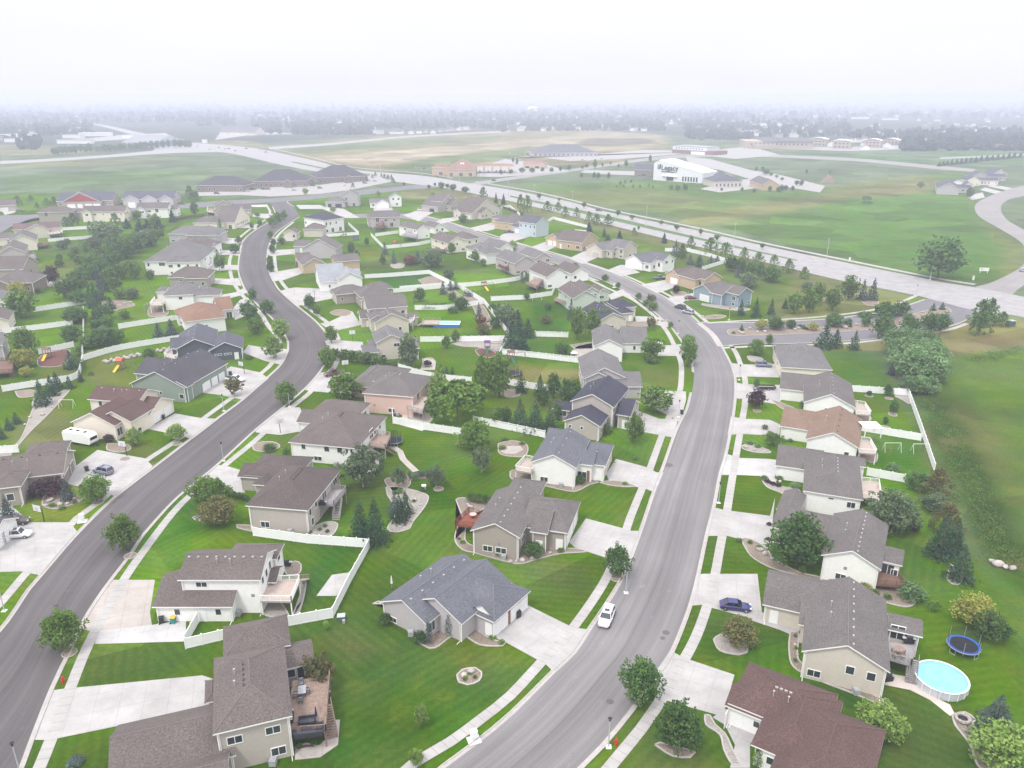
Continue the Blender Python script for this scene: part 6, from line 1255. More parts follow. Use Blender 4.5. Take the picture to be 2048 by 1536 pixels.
# ======================= PLANTING BEDS AND BOULDERS =======================
BEDS = [(gravel,[(745,1208),(758,1203),(800,1245),(845,1290),(870,1296),(900,1275),(925,1270),(960,1290),(1005,1292),(1012,1285),(985,1280),(930,1250),(850,1240),(790,1212)]),(gravel,[(914,1350),(925,1340),(950,1336),(963,1345),(958,1362),(935,1370),(918,1365)]),
 (gravel_w,[(583,1240),(600,1190),(603,1160),(612,1160),(606,1200),(590,1235),(550,1235),(528,1228),(530,1205),(560,1205)]),(gravel,[(568,1135),(590,1123),(602,1130),(598,1148),(575,1150)]),
 (gravel_w,[(612,1062),(650,1045),(675,1048),(665,1070),(640,1075)]),(gravel,[(473,1050),(505,1052),(560,1062),(600,1070),(598,1076),(520,1066),(475,1056)]),
 (gravel_w,[(772,975),(800,975),(850,988),(856,1000),(845,1020),(825,1045),(818,1058),(790,1065),(775,1058),(790,1030),(784,1005),(775,990)]),(gravel,[(996,888),(1020,882),(1048,886),(1056,897),(1050,912),(1030,914),(1000,908)]),
 (gravel,[(912,1000),(925,996),(975,1010),(945,1030),(918,1050),(910,1080),(925,1100),(945,1105),(980,1115),(1035,1128),(1070,1120),(1120,1108),(1172,1104),(1150,1098),(1090,1098),(1045,1100),(940,1090),(930,1050)]),
 (gravel,[(1020,944),(1024,958),(1060,962),(1090,972),(1140,983),(1160,980),(1185,968),(1230,962),(1270,972),(1250,974),(1215,970),(1180,960),(1150,965),(1065,950),(1062,945),(1030,940)]),
 (gravel,[(505,890),(520,885),(545,884),(560,893),(540,903),(510,901)]),(gravel_w,[(1427,1280),(1440,1270),(1460,1276),(1492,1290),(1493,1306),(1478,1310),(1440,1302)]),(gravel,[(1310,1490),(1320,1486),(1390,1505),(1380,1515),(1345,1512)]),
 (gravel_w,[(1410,1430),(1420,1432),(1430,1450),(1450,1468),(1465,1500),(1480,1530),(1465,1530),(1448,1500),(1440,1470),(1412,1450)]),(gravel,[(1580,1265),(1597,1265),(1597,1320),(1640,1345),(1700,1370),(1765,1400),(1768,1412),(1700,1385),(1640,1362),(1588,1335),(1578,1300)]),
 (gravel,[(1482,1078),(1500,1078),(1530,1095),(1550,1120),(1600,1145),(1640,1155),(1640,1165),(1590,1150),(1540,1135),(1505,1115),(1490,1095)]),(gravel,[(1640,1155),(1660,1158),(1680,1175),(1700,1180),(1695,1188),(1650,1175)]),
 (gravel,[(1738,1165),(1790,1175),(1830,1200),(1815,1214),(1770,1205),(1740,1190)]),(gravel_w,[(1522,958),(1540,962),(1570,975),(1590,975),(1600,985),(1580,995),(1560,985),(1535,975)]),(gravel_w,[(1484,892),(1500,888),(1535,900),(1540,906),(1510,905),(1486,898)]),
 (gravel_w,[(1494,713),(1500,712),(1522,716),(1525,722),(1508,724),(1498,720)]),(gravel,[(1543,800),(1560,805),(1590,818),(1588,826),(1560,815)]),(gravel_w,[(1810,785),(1816,790),(1820,808),(1805,800),(1790,792)]),
 (mulch,[(590,1495),(612,1488),(636,1494),(628,1510),(605,1514)]),(gravel,[(1716,900),(1752,905),(1750,925),(1725,918)]),(gravel,[(1712,825),(1738,832),(1740,842),(1718,838)]),(gravel,[(1900,1128),(1925,1150),(1915,1170),(1895,1160)]),
 (gravel,[(1905,1430),(1930,1425),(1950,1440),(1945,1455),(1990,1490),(2010,1536),(1960,1536),(1940,1490),(1910,1450)]),(mulch,[(75,720),(90,708),(130,700),(140,703),(138,718),(120,732),(80,733)]),
 (gravel_w,[(65,820),(70,800),(120,785),(137,775),(140,780),(100,825),(55,870),(5,930),(0,930),(0,910),(40,880)]),(gravel,[(30,783),(60,780),(75,785),(70,792),(40,795)]),(gravel,[(205,605),(235,600),(262,605),(268,612),(240,618),(210,628)]),
 (gravel,[(295,622),(305,612),(335,620),(330,632),(300,633)]),(gravel,[(92,985),(120,985),(160,995),(162,1003),(135,1012),(110,1018),(85,1010)]),(mulch,[(950,701),(965,697),(990,705),(985,715),(960,712)]),(gravel_w,[(905,688),(930,682),(1005,684),(1002,700),(985,702),(955,695),(925,693)]),
 (gravel,[(895,750),(935,760),(945,775),(930,782),(898,775)]),(gravel_w,[(845,718),(862,716),(870,724),(862,734),(848,736)]),(gravel,[(1010,780),(1035,780),(1040,790),(1020,795),(1002,790)]),(gravel_w,[(782,528),(795,526),(808,529),(806,535),(792,537),(782,533)]),
 (gravel,[(836,560),(862,553),(880,558),(882,566),(852,570)]),(gravel,[(885,576),(900,575),(925,592),(950,595),(955,600),(925,602),(905,590)]),(gravel,[(945,612),(965,610),(985,650),(970,660),(958,640)]),(gravel,[(1140,690),(1190,685),(1190,700),(1160,705)]),
 (gravel,[(1341,584),(1368,584),(1372,590),(1350,592)]),(gravel,[(1405,634),(1430,630),(1452,632),(1440,637),(1412,638)]),(gravel_w,[(1404,607),(1470,614),(1500,618),(1480,622),(1410,612)]),(gravel,[(1720,598),(1730,608),(1745,612),(1757,606),(1752,598),(1735,600)]),
 (gravel,[(660,625),(672,620),(692,620),(703,626),(690,632),(668,630)]),(gravel,[(1155,692),(1190,686),(1190,696),(1150,698)]),(gravel,[(1245,645),(1300,643),(1335,640),(1300,652),(1260,652)]),
 (gravel_w,[(385,1035),(405,1030),(412,1040),(395,1042)]),(gravel,[(215,888),(255,890),(260,900),(240,905),(215,900)]),(gravel,[(205,790),(230,780),(245,780),(240,792),(215,798)]),(gravel,[(785,985),(770,960),(800,955),(820,960),(815,975)]),(gravel_w,[(95,560),(115,558),(125,565),(110,572),(95,572)]),(gravel,[(1700,1130),(1745,1135),(1740,1150),(1700,1150)]),
 (gravel,[(1058,1180),(1050,1165),(1062,1180),(1055,1195)])]
for ms, P in BEDS[:-1]: bed(P, ms)
def rockmesh(seed):
    r = random.Random(seed); return smooth(MB().ball((0,0,.22), .55, .45, .38, 8, 5, .16, r).mesh('boulder', rockm))
ROCKS = [rockmesh(i) for i in range(4)]
RP = '942 1343 .9;928 1352 .8;1465 1280 .6;808 985 .6;830 1000 .7;842 1010 .5;800 1055 .5;940 1015 .8;950 1024 .7;935 1010 .6;1020 1125 .7;1045 1122 .9;1065 1118 .8;1100 1106 .5;1490 895 .7;1510 900 .6;1530 903 .5;1550 1040 .5;1560 1075 .6;1520 1100 .9;1530 1108 .8;1545 1118 .7;1758 1195 .5;1735 700 .1;1995 1130 1.4;2010 1135 .9;1985 1125 .8;2025 1138 .9;1560 964 .6;1575 985 .6;100 1002 1.0;120 1010 .9;135 1008 .7;148 998 .7;90 1012 .7;75 812 .9;85 830 .8;60 835 .7;70 800 .8;105 815 .6;50 850 .6;250 608 1.0;262 606 1.1;240 612 .8;222 620 .8;945 1060 .5;1500 658 .9;1478 664 1.0;1484 667 1.2;1515 665 .9;1530 664 1.0;1590 660 1.0;1597 657 1.2;1650 657 1.2;1685 652 1.1;1690 656 1.3;1712 650 1.0;1775 645 .8;1845 625 .9;1870 618 .8;1890 617 .7;900 592 .9;915 596 .8;920 640 .1;1405 634 1.0;1430 633 .8;955 1095 .6;965 1105 .5;1590 1290 .4;1595 1310 .4;1230 925 .4;960 790 .6;1290 838 .5'
for i, it in enumerate(RP.split(';')):
    x, y, s = map(float, it.split())
    if s < .2: continue
    o_ = link('boulder', ROCKS[i % 4], None, G(x, y, .04), i*1.3); s *= 1.25; o_.scale = (s*RNG.uniform(.9,1.3), s, s*RNG.uniform(.7,1.0)); ALL.append([o_, 'pale boulder', None, 'boulder']); tag(o_, None, 'boulder', 'boulders laid out in the planting beds')
# boulder wall under the long white fence
for k in range(26):
    t = k/25; x = 210+165*t; y = 723-34*t; o_ = link('boulder', ROCKS[k % 4], None, G(x, y+1.5+(k%2)*3, .03), k*.9); o_.scale = (1.6, 1.2, 1.5); tag(o_, 'pale boulder of the retaining row under the long white fence', 'boulder', 'boulders under the long white fence')
# garden shrubs scattered in beds
T('shrub','green','930 1362 10 10; 940 1350 9 8; 950 1358 8 8; 985 1280 14 10; 1003 1290 12 12; 917 1270 14 10; 865 1240 1 1; 940 1060 1 1; 990 1095 14 12; 1122 1106 14 11; 995 1113 8 8; 1005 1112 8 8; 960 1090 10 9; 925 1088 10 8; 918 1080 7 6; 620 1068 8 8; 640 1062 8 8; 650 1055 8 8; 630 1050 7 7; 655 1066 8 8; 520 1060 10 8; 575 1068 9 6; 700 790 1 1; 790 990 10 10; 800 988 14 12; 812 1000 10 8; 845 985 9 12; 828 1005 8 7; 1440 1290 1 1; 1590 1275 6 8; 1592 1300 7 8; 1590 1325 8 10; 1608 1340 9 10; 1720 1185 10 10; 1750 1192 14 14; 1775 1200 14 14; 1500 1088 10 8; 1518 1100 12 10; 1478 1085 12 9; 1580 885 10 8; 1615 880 12 12; 1565 884 14 8; 598 1497 12 10; 628 1492 12 10; 1515 896 12 8; 1500 890 14 8; 1005 900 14 10; 1045 890 12 8; 1010 882 14 8; 1270 920 10 8; 1250 970 10 7; 1585 990 14 10; 1600 1000 16 12; 1420 605 1 1; 105 1015 12 10; 125 1020 12 10; 150 1008 10 8; 60 985 24 18; 40 1010 1 1; 80 985 12 8; 870 990 1 1'.replace('865 1240 1 1; ','').replace('940 1060 1 1; ','').replace('700 790 1 1; ','').replace('1440 1290 1 1; ','').replace('1420 605 1 1; ','').replace('40 1010 1 1; ','').rsplit(';',1)[0], 'in a gravel bed')
T('shrub','silver','830 960 16 14; 852 952 16 12; 1590 978 18 14')
# brush in the swale: nobody could count it
bm = MB(); rb = random.Random(5); v = []; f = []
SWL = [(1850,800,8),(1885,850,10),(1915,900,11),(1935,950,12),(1955,1000,13),(1975,1050,13),(2000,1095,12),(2030,1130,10),(1960,720,6),(1990,712,6),(2025,700,6)]
for i in range(420):
    k = rb.randrange(len(SWL)-1)
    if k == 7: continue
    a, b = SWL[k], SWL[k+1]; t = rb.random(); x = a[0]+(b[0]-a[0])*t+rb.gauss(0, 16); y = a[1]+(b[1]-a[1])*t+rb.gauss(0, 5); p = G(x, y); r = rb.uniform(.35, 1.0)
    for q in range(30):
        d = Vector((rb.gauss(0,1)*r*1.3, rb.gauss(0,1)*r*1.3, abs(rb.gauss(0,1))*r*.45)); quadleaf(v, f, p+d, .13, rb)
me = bpy.data.meshes.new('swale_brush'); me.from_pydata(v, [], f); me.materials.append(LEAF['green']); tag(link('swale_brush', me), 'wild low brush and weeds filling the swale', 'brush', kind='stuff')
# ======================= VEHICLES =======================
PAINT = {}
def paint_m(n, c):
    if n not in PAINT:
        m = mat('car_paint_'+n, c, .28, .03, 1, spec=.6); PAINT[n] = m
    return PAINT[n]
CARC = dict(white=(.72,.72,.72), silver=(.36,.39,.44), blue=(.025,.028,.13), black=(.02,.02,.025), brown=(.06,.045,.045), red=(.16,.02,.03), grey=(.16,.17,.19), darkred=(.09,.025,.035), darkgrey=(.05,.055,.06), greyblue=(.18,.20,.27))
TAIL = mat('tail_lamp', (.35,.01,.01), .3, .05); LAMPG = mat('lamp_glass', (.6,.62,.65), .1, .05, spec=.8)
CARM = {}
def wheel_meshes():
    if 'wheel' not in CARM:
        w = MB(); n = 18
        for s in (0,): pass
        w.tube((0,-.12,0), (0,.12,0), .34, n=n); r = MB().tube((0,-.13,0), (0,.13,0), .21, n=12)
        CARM['wheel'] = (w.mesh('wheel', tyre), r.mesh('rim', chrome))
    return CARM['wheel']
# stations: x, bottom z, belt z, half width ; cabin: (x belt front, x roof front, x roof rear, x belt rear, roof z)
CTY = dict(sedan=([(-2.35,.35,.72,.70),(-2.2,.25,.86,.82),(-1.2,.22,.93,.90),(0,.22,.92,.91),(1.0,.22,.86,.90),(2.0,.25,.72,.84),(2.38,.35,.58,.68)], (.95,.25,-1.15,-1.9,1.42)),
  suv=([(-2.3,.42,.98,.76),(-2.2,.3,1.06,.86),(-1.2,.28,1.08,.92),(0,.28,1.06,.93),(1.1,.28,1.0,.92),(2.1,.3,.86,.86),(2.35,.42,.70,.74)], (1.05,.45,-1.85,-2.25,1.70)),
  van=([(-2.5,.4,1.0,.8),(-2.4,.3,1.08,.92),(0,.28,1.1,.95),(1.4,.28,1.0,.94),(2.3,.3,.8,.86),(2.5,.4,.7,.7)], (1.5,.7,-2.1,-2.45,1.78)),
  pickup=([(-2.85,.5,1.0,.86),(-2.75,.42,1.05,.93),(-.6,.4,1.05,.95),(.4,.4,1.08,.95),(1.5,.4,1.06,.94),(2.5,.42,.95,.90),(2.8,.5,.8,.78)], (1.2,.65,-.35,-.7,1.80)))
def car_proto(kind, col):
    k = (kind, col)
    if k in CARM: return CARM[k]
    st, (xa, xb, xc, xd, zr) = CTY[kind]; b = MB(); secs = []
    for x, zb, zt, w in st:
        s = [(-w*.86, zb), (-w, zb+.16), (-w*1.0, (zb+zt)/2+.05), (-w*.95, zt-.06), (-w*.82, zt)]; s = s+[(-p, z) for p, z in s[::-1]]
        secs.append([(x, y, z) for y, z in s])
    n = len(secs[0]); V = [p for s in secs for p in s]; F_ = []
    for i in range(len(secs)-1):
        for j in range(n): F_.append((i*n+j, i*n+(j+1) % n, (i+1)*n+(j+1) % n, (i+1)*n+j))
    F_ += [tuple(range(n)), tuple((len(secs)-1)*n+j for j in range(n))[::-1]]
    b.add(V, F_)
    zb = 1.0 if kind in ('suv', 'van', 'pickup') else .88; w0, w1_ = (.84, .68) if kind != 'sedan' else (.80, .62)
    # roof panel
    b.add([(xb,-w1_,zr),(xc,-w1_,zr),(xc,w1_,zr),(xb,w1_,zr),(xb+.06,-w1_-.03,zr-.07),(xc-.06,-w1_-.03,zr-.07),(xc-.06,w1_+.03,zr-.07),(xb+.06,w1_+.03,zr-.07)], [(0,1,2,3),(0,1,5,4),(1,2,6,5),(2,3,7,6),(3,0,4,7)])
    g = MB(); gi = .03
    B4 = [(xa,-w0,zb),(xd,-w0,zb),(xd,w0,zb),(xa,w0,zb)]; T4 = [(xb,-w1_+gi,zr-.04),(xc,-w1_+gi,zr-.04),(xc,w1_-gi,zr-.04),(xb,w1_-gi,zr-.04)]
    g.add(B4+T4, [(0,1,5,4),(1,2,6,5),(2,3,7,6),(3,0,4,7)])
    for sy in (-1, 1):   # pillars
        y0, y1 = sy*(w0+.01), sy*(w1_+.0)
        b.tube((xa,y0,zb-.05),(xb,y1,zr-.03),.045,n=4); b.tube((xd,y0,zb-.05),(xc,y1,zr-.03),.07,n=4); m_ = (xb+xc)/2; b.tube((m_+.1,y0,zb-.05),(m_+.1,y1,zr-.03),.05,n=4)
        b.box(xa-.25, sy*(w0+.12)-.09, zb+.0, xa-.08, sy*(w0+.12)+.09, zb+.14)
    body = smooth(b.mesh('body', paint_m(col, CARC[col]))); body.polygons.foreach_set('use_smooth', [len(p.vertices) == 4 and i < (len(secs)-1)*n for i, p in enumerate(body.polygons)])
    gl = g.mesh('windows', glassd); extra = []
    xf, xr = st[-1][0], st[0][0]; zf = st[-1][2]; zt = st[0][2]
    hl = MB().box(xf-.28, -.16, zf-.02, xf-.02, .16, zf+.13).mesh('headlight', LAMPG); tl = MB().box(xr-.02, -.14, zt-.22, xr+.14, .14, zt-.02).mesh('tail_light', TAIL)
    if kind == 'pickup': extra.append(('cargo_bed', MB().box(-2.68, -.72, 1.045, -.85, .72, 1.07).mesh('cargo_bed', blackp)))
    if kind in ('suv', 'van'): extra.append(('roof_rail', MB().box(xc+.2, -.60, zr, xb-.1, -.56, zr+.05).box(xc+.2, .56, zr, xb-.1, .60, zr+.05).mesh('roof_rail', black)))
    if kind == 'suv': extra.append(('sunroof', MB().box(-.5, -.36, zr+.0, .15, .36, zr+.012).mesh('sunroof', glassd)))
    CARM[k] = (body, gl, hl, tl, extra, st); return CARM[k]
def vehicle(kind, col, x, y, ang, label, cat=None, gpx=None, group=None):
    """ang: heading in degrees anticlockwise from +X as seen from above"""
    body, gl, hl, tl, extra, st = car_proto(kind, col); r = empty('pickup_truck' if kind == 'pickup' else 'car', G(x, y, .045), R(ang), label, cat or {'suv':'car','sedan':'car','van':'van','pickup':'pickup truck'}[kind], group)
    link('body', body, r); link('windows', gl, r); w, rm = wheel_meshes(); fx = st[-1][0]-.85; rx = st[0][0]+.8; wy = max(s[3] for s in st)-.08
    for a in (fx, rx):
        for s in (-1, 1): o_ = link('wheel', w, r, (a, s*wy, .34)); link('rim', rm, o_)
    for s in (-1, 1): link('headlight', hl, r, (0, s*.56, 0)); link('tail_light', tl, r, (0, s*.62, 0))
    for nm, me in extra: link(nm, me, r)
    return r
vehicle('suv','white',1213,1240,250,'white suv parked at the kerb of the wide pale street')
vehicle('sedan','blue',1470,1217,-11,'dark blue sedan parked on the driveway of the pool house')
vehicle('suv','greyblue',207,946,158,'steel blue suv parked outside the brown camper house')
vehicle('suv','brown',32,1048,14,'dark brown suv beside the white left edge garage')
vehicle('suv','white',36,1074,10,'small white suv with dark roof at the left edge driveway')
vehicle('pickup','white',471,762,-14,'white pickup truck outside the sage green house')
vehicle('pickup','darkred',668,750,215,'dark red pickup truck under the tree by the pink house')
vehicle('suv','greyblue',1527,733,-6,'blue grey suv on the driveway nearest the entrance road')
vehicle('suv','silver',1376,627,128,'silver suv parked at the kerb opposite the entrance road')
vehicle('suv','darkgrey',1360,617,128,'dark suv parked ahead of the silver suv on the upper street')
vehicle('sedan','red',1381,598,5,'dark red sedan outside the blue corner house')
vehicle('pickup','grey',1318,558,10,'grey pickup truck by the apricot house')
vehicle('suv','greyblue',1168,501,200,'blue grey car with open tailgate by the beige split gable house')
vehicle('pickup','brown',1018,466,18,'dark brown pickup truck outside the pale blue two storey house')
vehicle('suv','white',841,421,5,'white suv on the split roof grey house driveway')
vehicle('suv','white',914,436,15,'white suv outside the beige dormer house')
vehicle('sedan','white',1310,690,-5,'white car half hidden beside the white bend house')
vehicle('suv','darkgrey',1198,422,-12,'dark car driving along the arterial road')
vehicle('sedan','silver',2044,542,60,'silver car turning at the upper right street')
vehicle('van','white',356,398,60,'white van parked beside the three gabled townhouse')
vehicle('sedan','darkgrey',365,409,10,'dark car on the street behind the townhouses')
vehicle('suv','darkgrey',28,420,25,'dark car outside the far left field house'); vehicle('sedan','greyblue',40,421,25,'pale blue car beside the dark car at the far left')
vehicle('sedan','silver',1997,372,20,'white car on the second upper right driveway')
for (x, y, c, k, lb) in [(434,388,'black','suv','by the smallest brick office'),(494,383,'silver','van','between the first two brick offices'),(506,380,'darkgrey','suv','just right of the van between brick offices'),(527,379,'darkgrey','sedan','left in front of the middle brick office'),(536,379,'darkred','sedan','red before the middle brick office'),(600,373,'silver','sedan','at right end of the middle brick office'),(618,370,'greyblue','suv','between middle and arterial brick offices'),(627,372,'darkgrey','suv','in the double row by the spruce'),(588,381,'silver','sedan','in the lower row of the office lot'),(612,382,'darkgrey','suv','beside bushes in the office lot'),(640,377,'grey','suv','near the lot entrance trees'),(696,364,'silver','suv','before the arterial brick office'),(688,372,'white','sedan','at the lower left of the arterial office lot'),(730,367,'grey','suv','behind small conifers at the arterial office'),(738,361,'white','sedan','at the right of the arterial office lot'),(750,363,'silver','sedan','at the far right of the arterial office lot'),
  (396,294,'white','van','on grass side of the far crossing'),(420,299,'silver','sedan','entering the far crossing'),(438,296,'darkgrey','sedan','in the far crossing'),(451,298,'silver','sedan','middle of the far crossing'),(458,298,'brown','sedan','right of the silver car in the far crossing'),(471,302,'grey','sedan','lower in the far crossing'),(493,298,'darkgrey','suv','leaving the far crossing'),(520,302,'white','van','white on the arterial before the median'),(532,305,'darkgrey','pickup','behind the white van on the arterial'),
  (968,350,'white','suv','by the fuel station forecourt'),(945,351,'darkgrey','sedan','in front of the fuel station shop'),(988,362,'darkgrey','suv','on the side road by the fuel station'),(835,337,'silver','suv','left of the fuel station shop'),(848,338,'darkgrey','suv','beside the bank left of the fuel station'),
  (1020,308,'white','sedan','first left of the clinic'),(1032,309,'silver','sedan','second left of the clinic'),(1045,309,'darkgrey','sedan','third left of the clinic'),(1056,309,'darkgrey','suv','fourth left of the clinic'),(1066,310,'white','suv','fifth left of the clinic'),(1166,321,'white','suv','below the clinic corner'),(1176,323,'white','suv','below the clinic tree'),(1190,320,'silver','suv','right of the clinic'),(1203,318,'grey','sedan','far right of the clinic')]:
    vehicle(k, c, x, y, RNG.choice([0, 90, 15]), f'{"pickup truck" if k=="pickup" else "van" if k=="van" else "car"} {lb}', gpx=1)
# camper trailer and utility trailer
t = empty('camper_trailer', G(163,886,0), R(-20), 'white camper trailer with black roof vents parked behind the brown camper house', 'camper trailer')
b = MB(); pr = [(-4,.6),(-4,2.6),(-3.7,2.95),(3.3,2.95),(4.0,2.3),(4.1,1.0),(3.8,.6)]
b.add([(x,-1.2,z) for x, z in pr]+[(x,1.2,z) for x, z in pr], [tuple(range(7)), tuple(range(7,14))[::-1]]+[(i,(i+1)%7,7+(i+1)%7,7+i) for i in range(7)])
b.obj('body', whitem, t); MB().box(3.5,-.9,1.6,4.12,.9,2.3).obj('front_window', glassd, t)
for x in (-2.4, -.4, 1.8): MB().box(x-.3,-.3,2.95,x+.3,.3,3.12).obj('roof_vent', blackp, t)
for s in (-1,1):
    for a in (-.9,.1): o_ = link('wheel', wheel_meshes()[0], t, (a, s*1.05, .34))
MB().box(4.0,-.1,.5,5.2,.1,.62).cyl(4.7,0,0,.6,.25).obj('tow_hitch', black, t)
t = empty('utility_trailer', G(1533,778,.05), R(-3), 'black open utility trailer parked on the driveway below the blue grey suv', 'trailer')
b = MB(); b.box(-2.2,-.9,.5,2.2,.9,.58); 
for s in (-1,1): b.box(-2.2,s*.9-.04,.58,2.2,s*.9+.04,.95)
b.box(2.16,-.9,.58,2.24,.9,.95); b.obj('trailer_bed', black, t); MB().tube((-2.2,-.8,.5),(-3.6,0,.5),.05).tube((-2.2,.8,.5),(-3.6,0,.5),.05).obj('drawbar', black, t); MB().box(-2.1,-.84,.585,2.1,.84,.6).obj('deck_board', woodg, t)
for s in (-1,1): o_ = link('wheel', wheel_meshes()[0], t, (.2, s*1.02, .34)); link('rim', wheel_meshes()[1], o_)
# ======================= STREET FURNITURE =======================
lamp = [MB().box(-.35,-.35,0,.35,.35,.1).mesh('base_slab', conc_new), MB().cyl(0,0,.1,4.0,.085,.06,8).mesh('pole', mat('galvanised_pole', (.40,.42,.43), .5, .05)), MB().cyl(0,0,4.0,4.1,.10,.10,8).cyl(0,0,4.1,4.42,.10,.21,8).cyl(0,0,4.42,4.6,.26,.05,8).mesh('lantern', black)]
for x, y, nt_ in [(1217,1494,'near the red hydrant at the bottom of the pale street'),(1437,1006,'beside the mottled roof house lawn'),(1478,760,'above the dark red leafed tree'),(1357,834,'by the upright parcel boxes'),(447,922,'between the two greige driveways'),(40,1545,'at the bottom left corner'),(9,1222,'at the left edge boulevard'),(448,822,'outside the sage green house'),(1252,1150+36,'on the boulevard above the slate roofed house'),(1356,667,'across from the entrance road'),(589,592,'by the pale blue roofed house driveway'),(579,820-6,'opposite the maroon roofed house'),(1474,616,'by the blue corner house spruces'),(1458,640,'at the entrance road corner'),(1375,596+5,'outside the apricot house'),(1832,592,'at the entrance road mouth by the arterial'),(1970,620,'on the arterial by the pines')]:
    r = empty('street_lamp', G(x, y), 0, 'slim black headed street lamp '+nt_, 'street lamp', 'residential street lamps')
    for n_, me in zip(('base_slab','pole','lantern'), lamp): link(n_, me, r)
tall = [MB().cyl(0,0,0,.6,.3,.3,10).mesh('base', conc), MB().cyl(0,0,.6,11.6,.15,.09,8).mesh('pole', mat('galvanised_pole', (.40,.42,.43))), MB().tube((0,0,11.4),(2.2,0,12.2),.06).tube((0,0,11.4),(-2.2,0,12.2),.06).mesh('arm', mat('galvanised_pole', (.40,.42,.43))), MB().box(-.4,-.15,-.06,.4,.15,.08).mesh('lamp_head', steel)]
for x, y, nt_ in [(1144,417,'nearest the pale blue house'),(1292,452,'above the twin garage house'),(1467,494,'behind the apricot house fence'),(1651,531,'where the median ends'),(1860,560,'in front of the lone field tree'),(1017,392,'above the beige dormer house'),(919,368,'at the side road junction'),(1068,402,'between two median saplings'),(762,351,'beside the arterial brick office'),(844,362,'left of the fuel station junction')]:
    r = empty('arterial_lamp', G(x, y), R(70), 'tall twin armed lamp post '+nt_, 'lamp post', 'tall lamp posts along the arterial road')
    for n_, me in zip(('base','pole','arm'), tall): link(n_, me, r)
    for s in (-1, 1): link('lamp_head', tall[3], r, (s*2.4, 0, 12.2))
def hoop(x, y, rz, label):
    r = empty('basketball_hoop', G(x, y), R(rz), label, 'basketball hoop')
    MB().box(-.06,-.06,0,.06,.06,2.9).tube((0,0,2.8),(0,-.8,3.2),.05).obj('pole', black, r); MB().box(-.9,-.88,2.8,.9,-.83,3.9).box(-.95,-.9,2.75,.95,-.86,2.82).box(-.95,-.9,3.88,.95,-.86,3.95).obj('backboard', mat('backboard', (.62,.64,.68), .3, .04), r)
    m = MB(); pts = [(.23*math.cos(a*.52), -1.15+.23*math.sin(a*.52), 3.05) for a in range(13)]; m.path(pts, .015, 4); m.obj('rim', mat('orange_rim', (.5,.12,.03)), r)
    MB().box(-.3,-.905,3.0,.3,-.895,3.0+.04).box(-.3,-.905,3.42,.3,-.895,3.46).box(-.3,-.905,3.0,-.26,-.895,3.46).box(.26,-.905,3.0,.3,-.895,3.46).obj('target_square', black, r)
for a in [(89,1044,-20,'basketball hoop on black post at the left edge driveway'),(254,912,-15,'basketball hoop on black post by the camper house driveway'),(489,748,-30,'basketball hoop outside the sage green house'),(691,745,20,'basketball hoop beside the dark red pickup truck'),(561,866,25,'basketball hoop on the white garden path house driveway'),(706,683,10,'white basketball hoop by the beige hedge house driveway'),(630,598,10,'basketball hoop near the taupe pergola house lawn')]: hoop(*a)
hy = [MB().cyl(0,0,0,.08,.18).cyl(0,0,.08,.62,.12).ball((0,0,.64),.13,.13,.12,8,5).mesh('barrel', redp), MB().tube((-.22,0,.42),(.22,0,.42),.06,n=8).tube((0,0,.36),(0,-.24,.36),.075,n=8).mesh('nozzle', redp)]
for x, y, nt_ in [(1232,1490,'beside the lamp at the bottom of the pale street'),(127,1365,'on the boulevard by the tan driveway'),(1990,628,'on the arterial corner')]:
    r = empty('fire_hydrant', G(x, y), 0, 'small red fire hydrant '+nt_, 'fire hydrant'); link('barrel', hy[0], r); link('nozzle', hy[1], r); r.scale = (1.3,1.3,1.35)
def binn(x, y, c, lidc, label):
    r = empty('wheeled_bin', G(x, y, .05), RNG.uniform(0,6), label, 'bin'); MB().add([(-.25,-.28,.08),(.25,-.28,.08),(.25,.28,.08),(-.25,.28,.08),(-.32,-.36,1.0),(.32,-.36,1.0),(.32,.36,1.0),(-.32,.36,1.0)],[(3,2,1,0),(0,1,5,4),(1,2,6,5),(2,3,7,6),(3,0,4,7),(4,5,6,7)]).obj('bin_body', c, r)
    MB().box(-.35,-.40,1.0,.35,.38,1.08).obj('lid', lidc, r); MB().tube((-.3,.36,.14),(-.22,.36,.14),.13,n=10).tube((.22,.36,.14),(.3,.36,.14),.13,n=10).obj('wheel', black, r)
teal = mat('teal_plastic', (.02,.22,.20), .5, .05); yel = mat('yellow_plastic', (.65,.42,.03), .5, .05)
binn(324,1246,blackp,blackp,'black wheeled bin against the white corner house'); binn(347,1246,teal,yel,'teal wheeled bin with yellow lid against the white corner house')
for x, y, l in [(1037,1234,'black wheeled bin by the slate roofed house garage'),(174,942,'dark bin by the brick pillar of the camper house garage'),(328,838,'black bin by the maroon roofed house garage'),(461,750,'black bin by the sage green house triple garage'),(476,716,'black bin by the slate blue house side door'),(1363,828,'black bin on the boulevard near a lamp'),(1099,489,'black bin between the stone porch house garages'),(1398,594,'black bin by the blue corner house garage'),(1327,560,'black bin beside the grey pickup truck')]: binn(x, y, blackp, blackp, l)
def cluster_box(x, y, label):
    r = empty('mailbox_unit', G(x, y), R(20), label, 'mailbox'); MB().box(-.8,-.7,0,.8,.7,.1).obj('base_slab', conc_new, r); MB().box(-.12,-.12,.1,.12,.12,.6).obj('pedestal', whitem, r)
    b = MB().box(-.42,-.3,.6,.42,.3,1.6); 
    for i in range(4):
        for j in range(2): b.box(-.38+j*.39,-.325,.68+i*.22,-.03+j*.39,-.3,.86+i*.22)
    b.obj('letter_box', whitem, r)
cluster_box(948,1481,'white mailbox unit on a slab at the kerb near the bottom'); cluster_box(165,1043,'white mailbox unit on the boulevard by the dark street'); cluster_box(1229,575,'white mailbox unit beside the upper street')
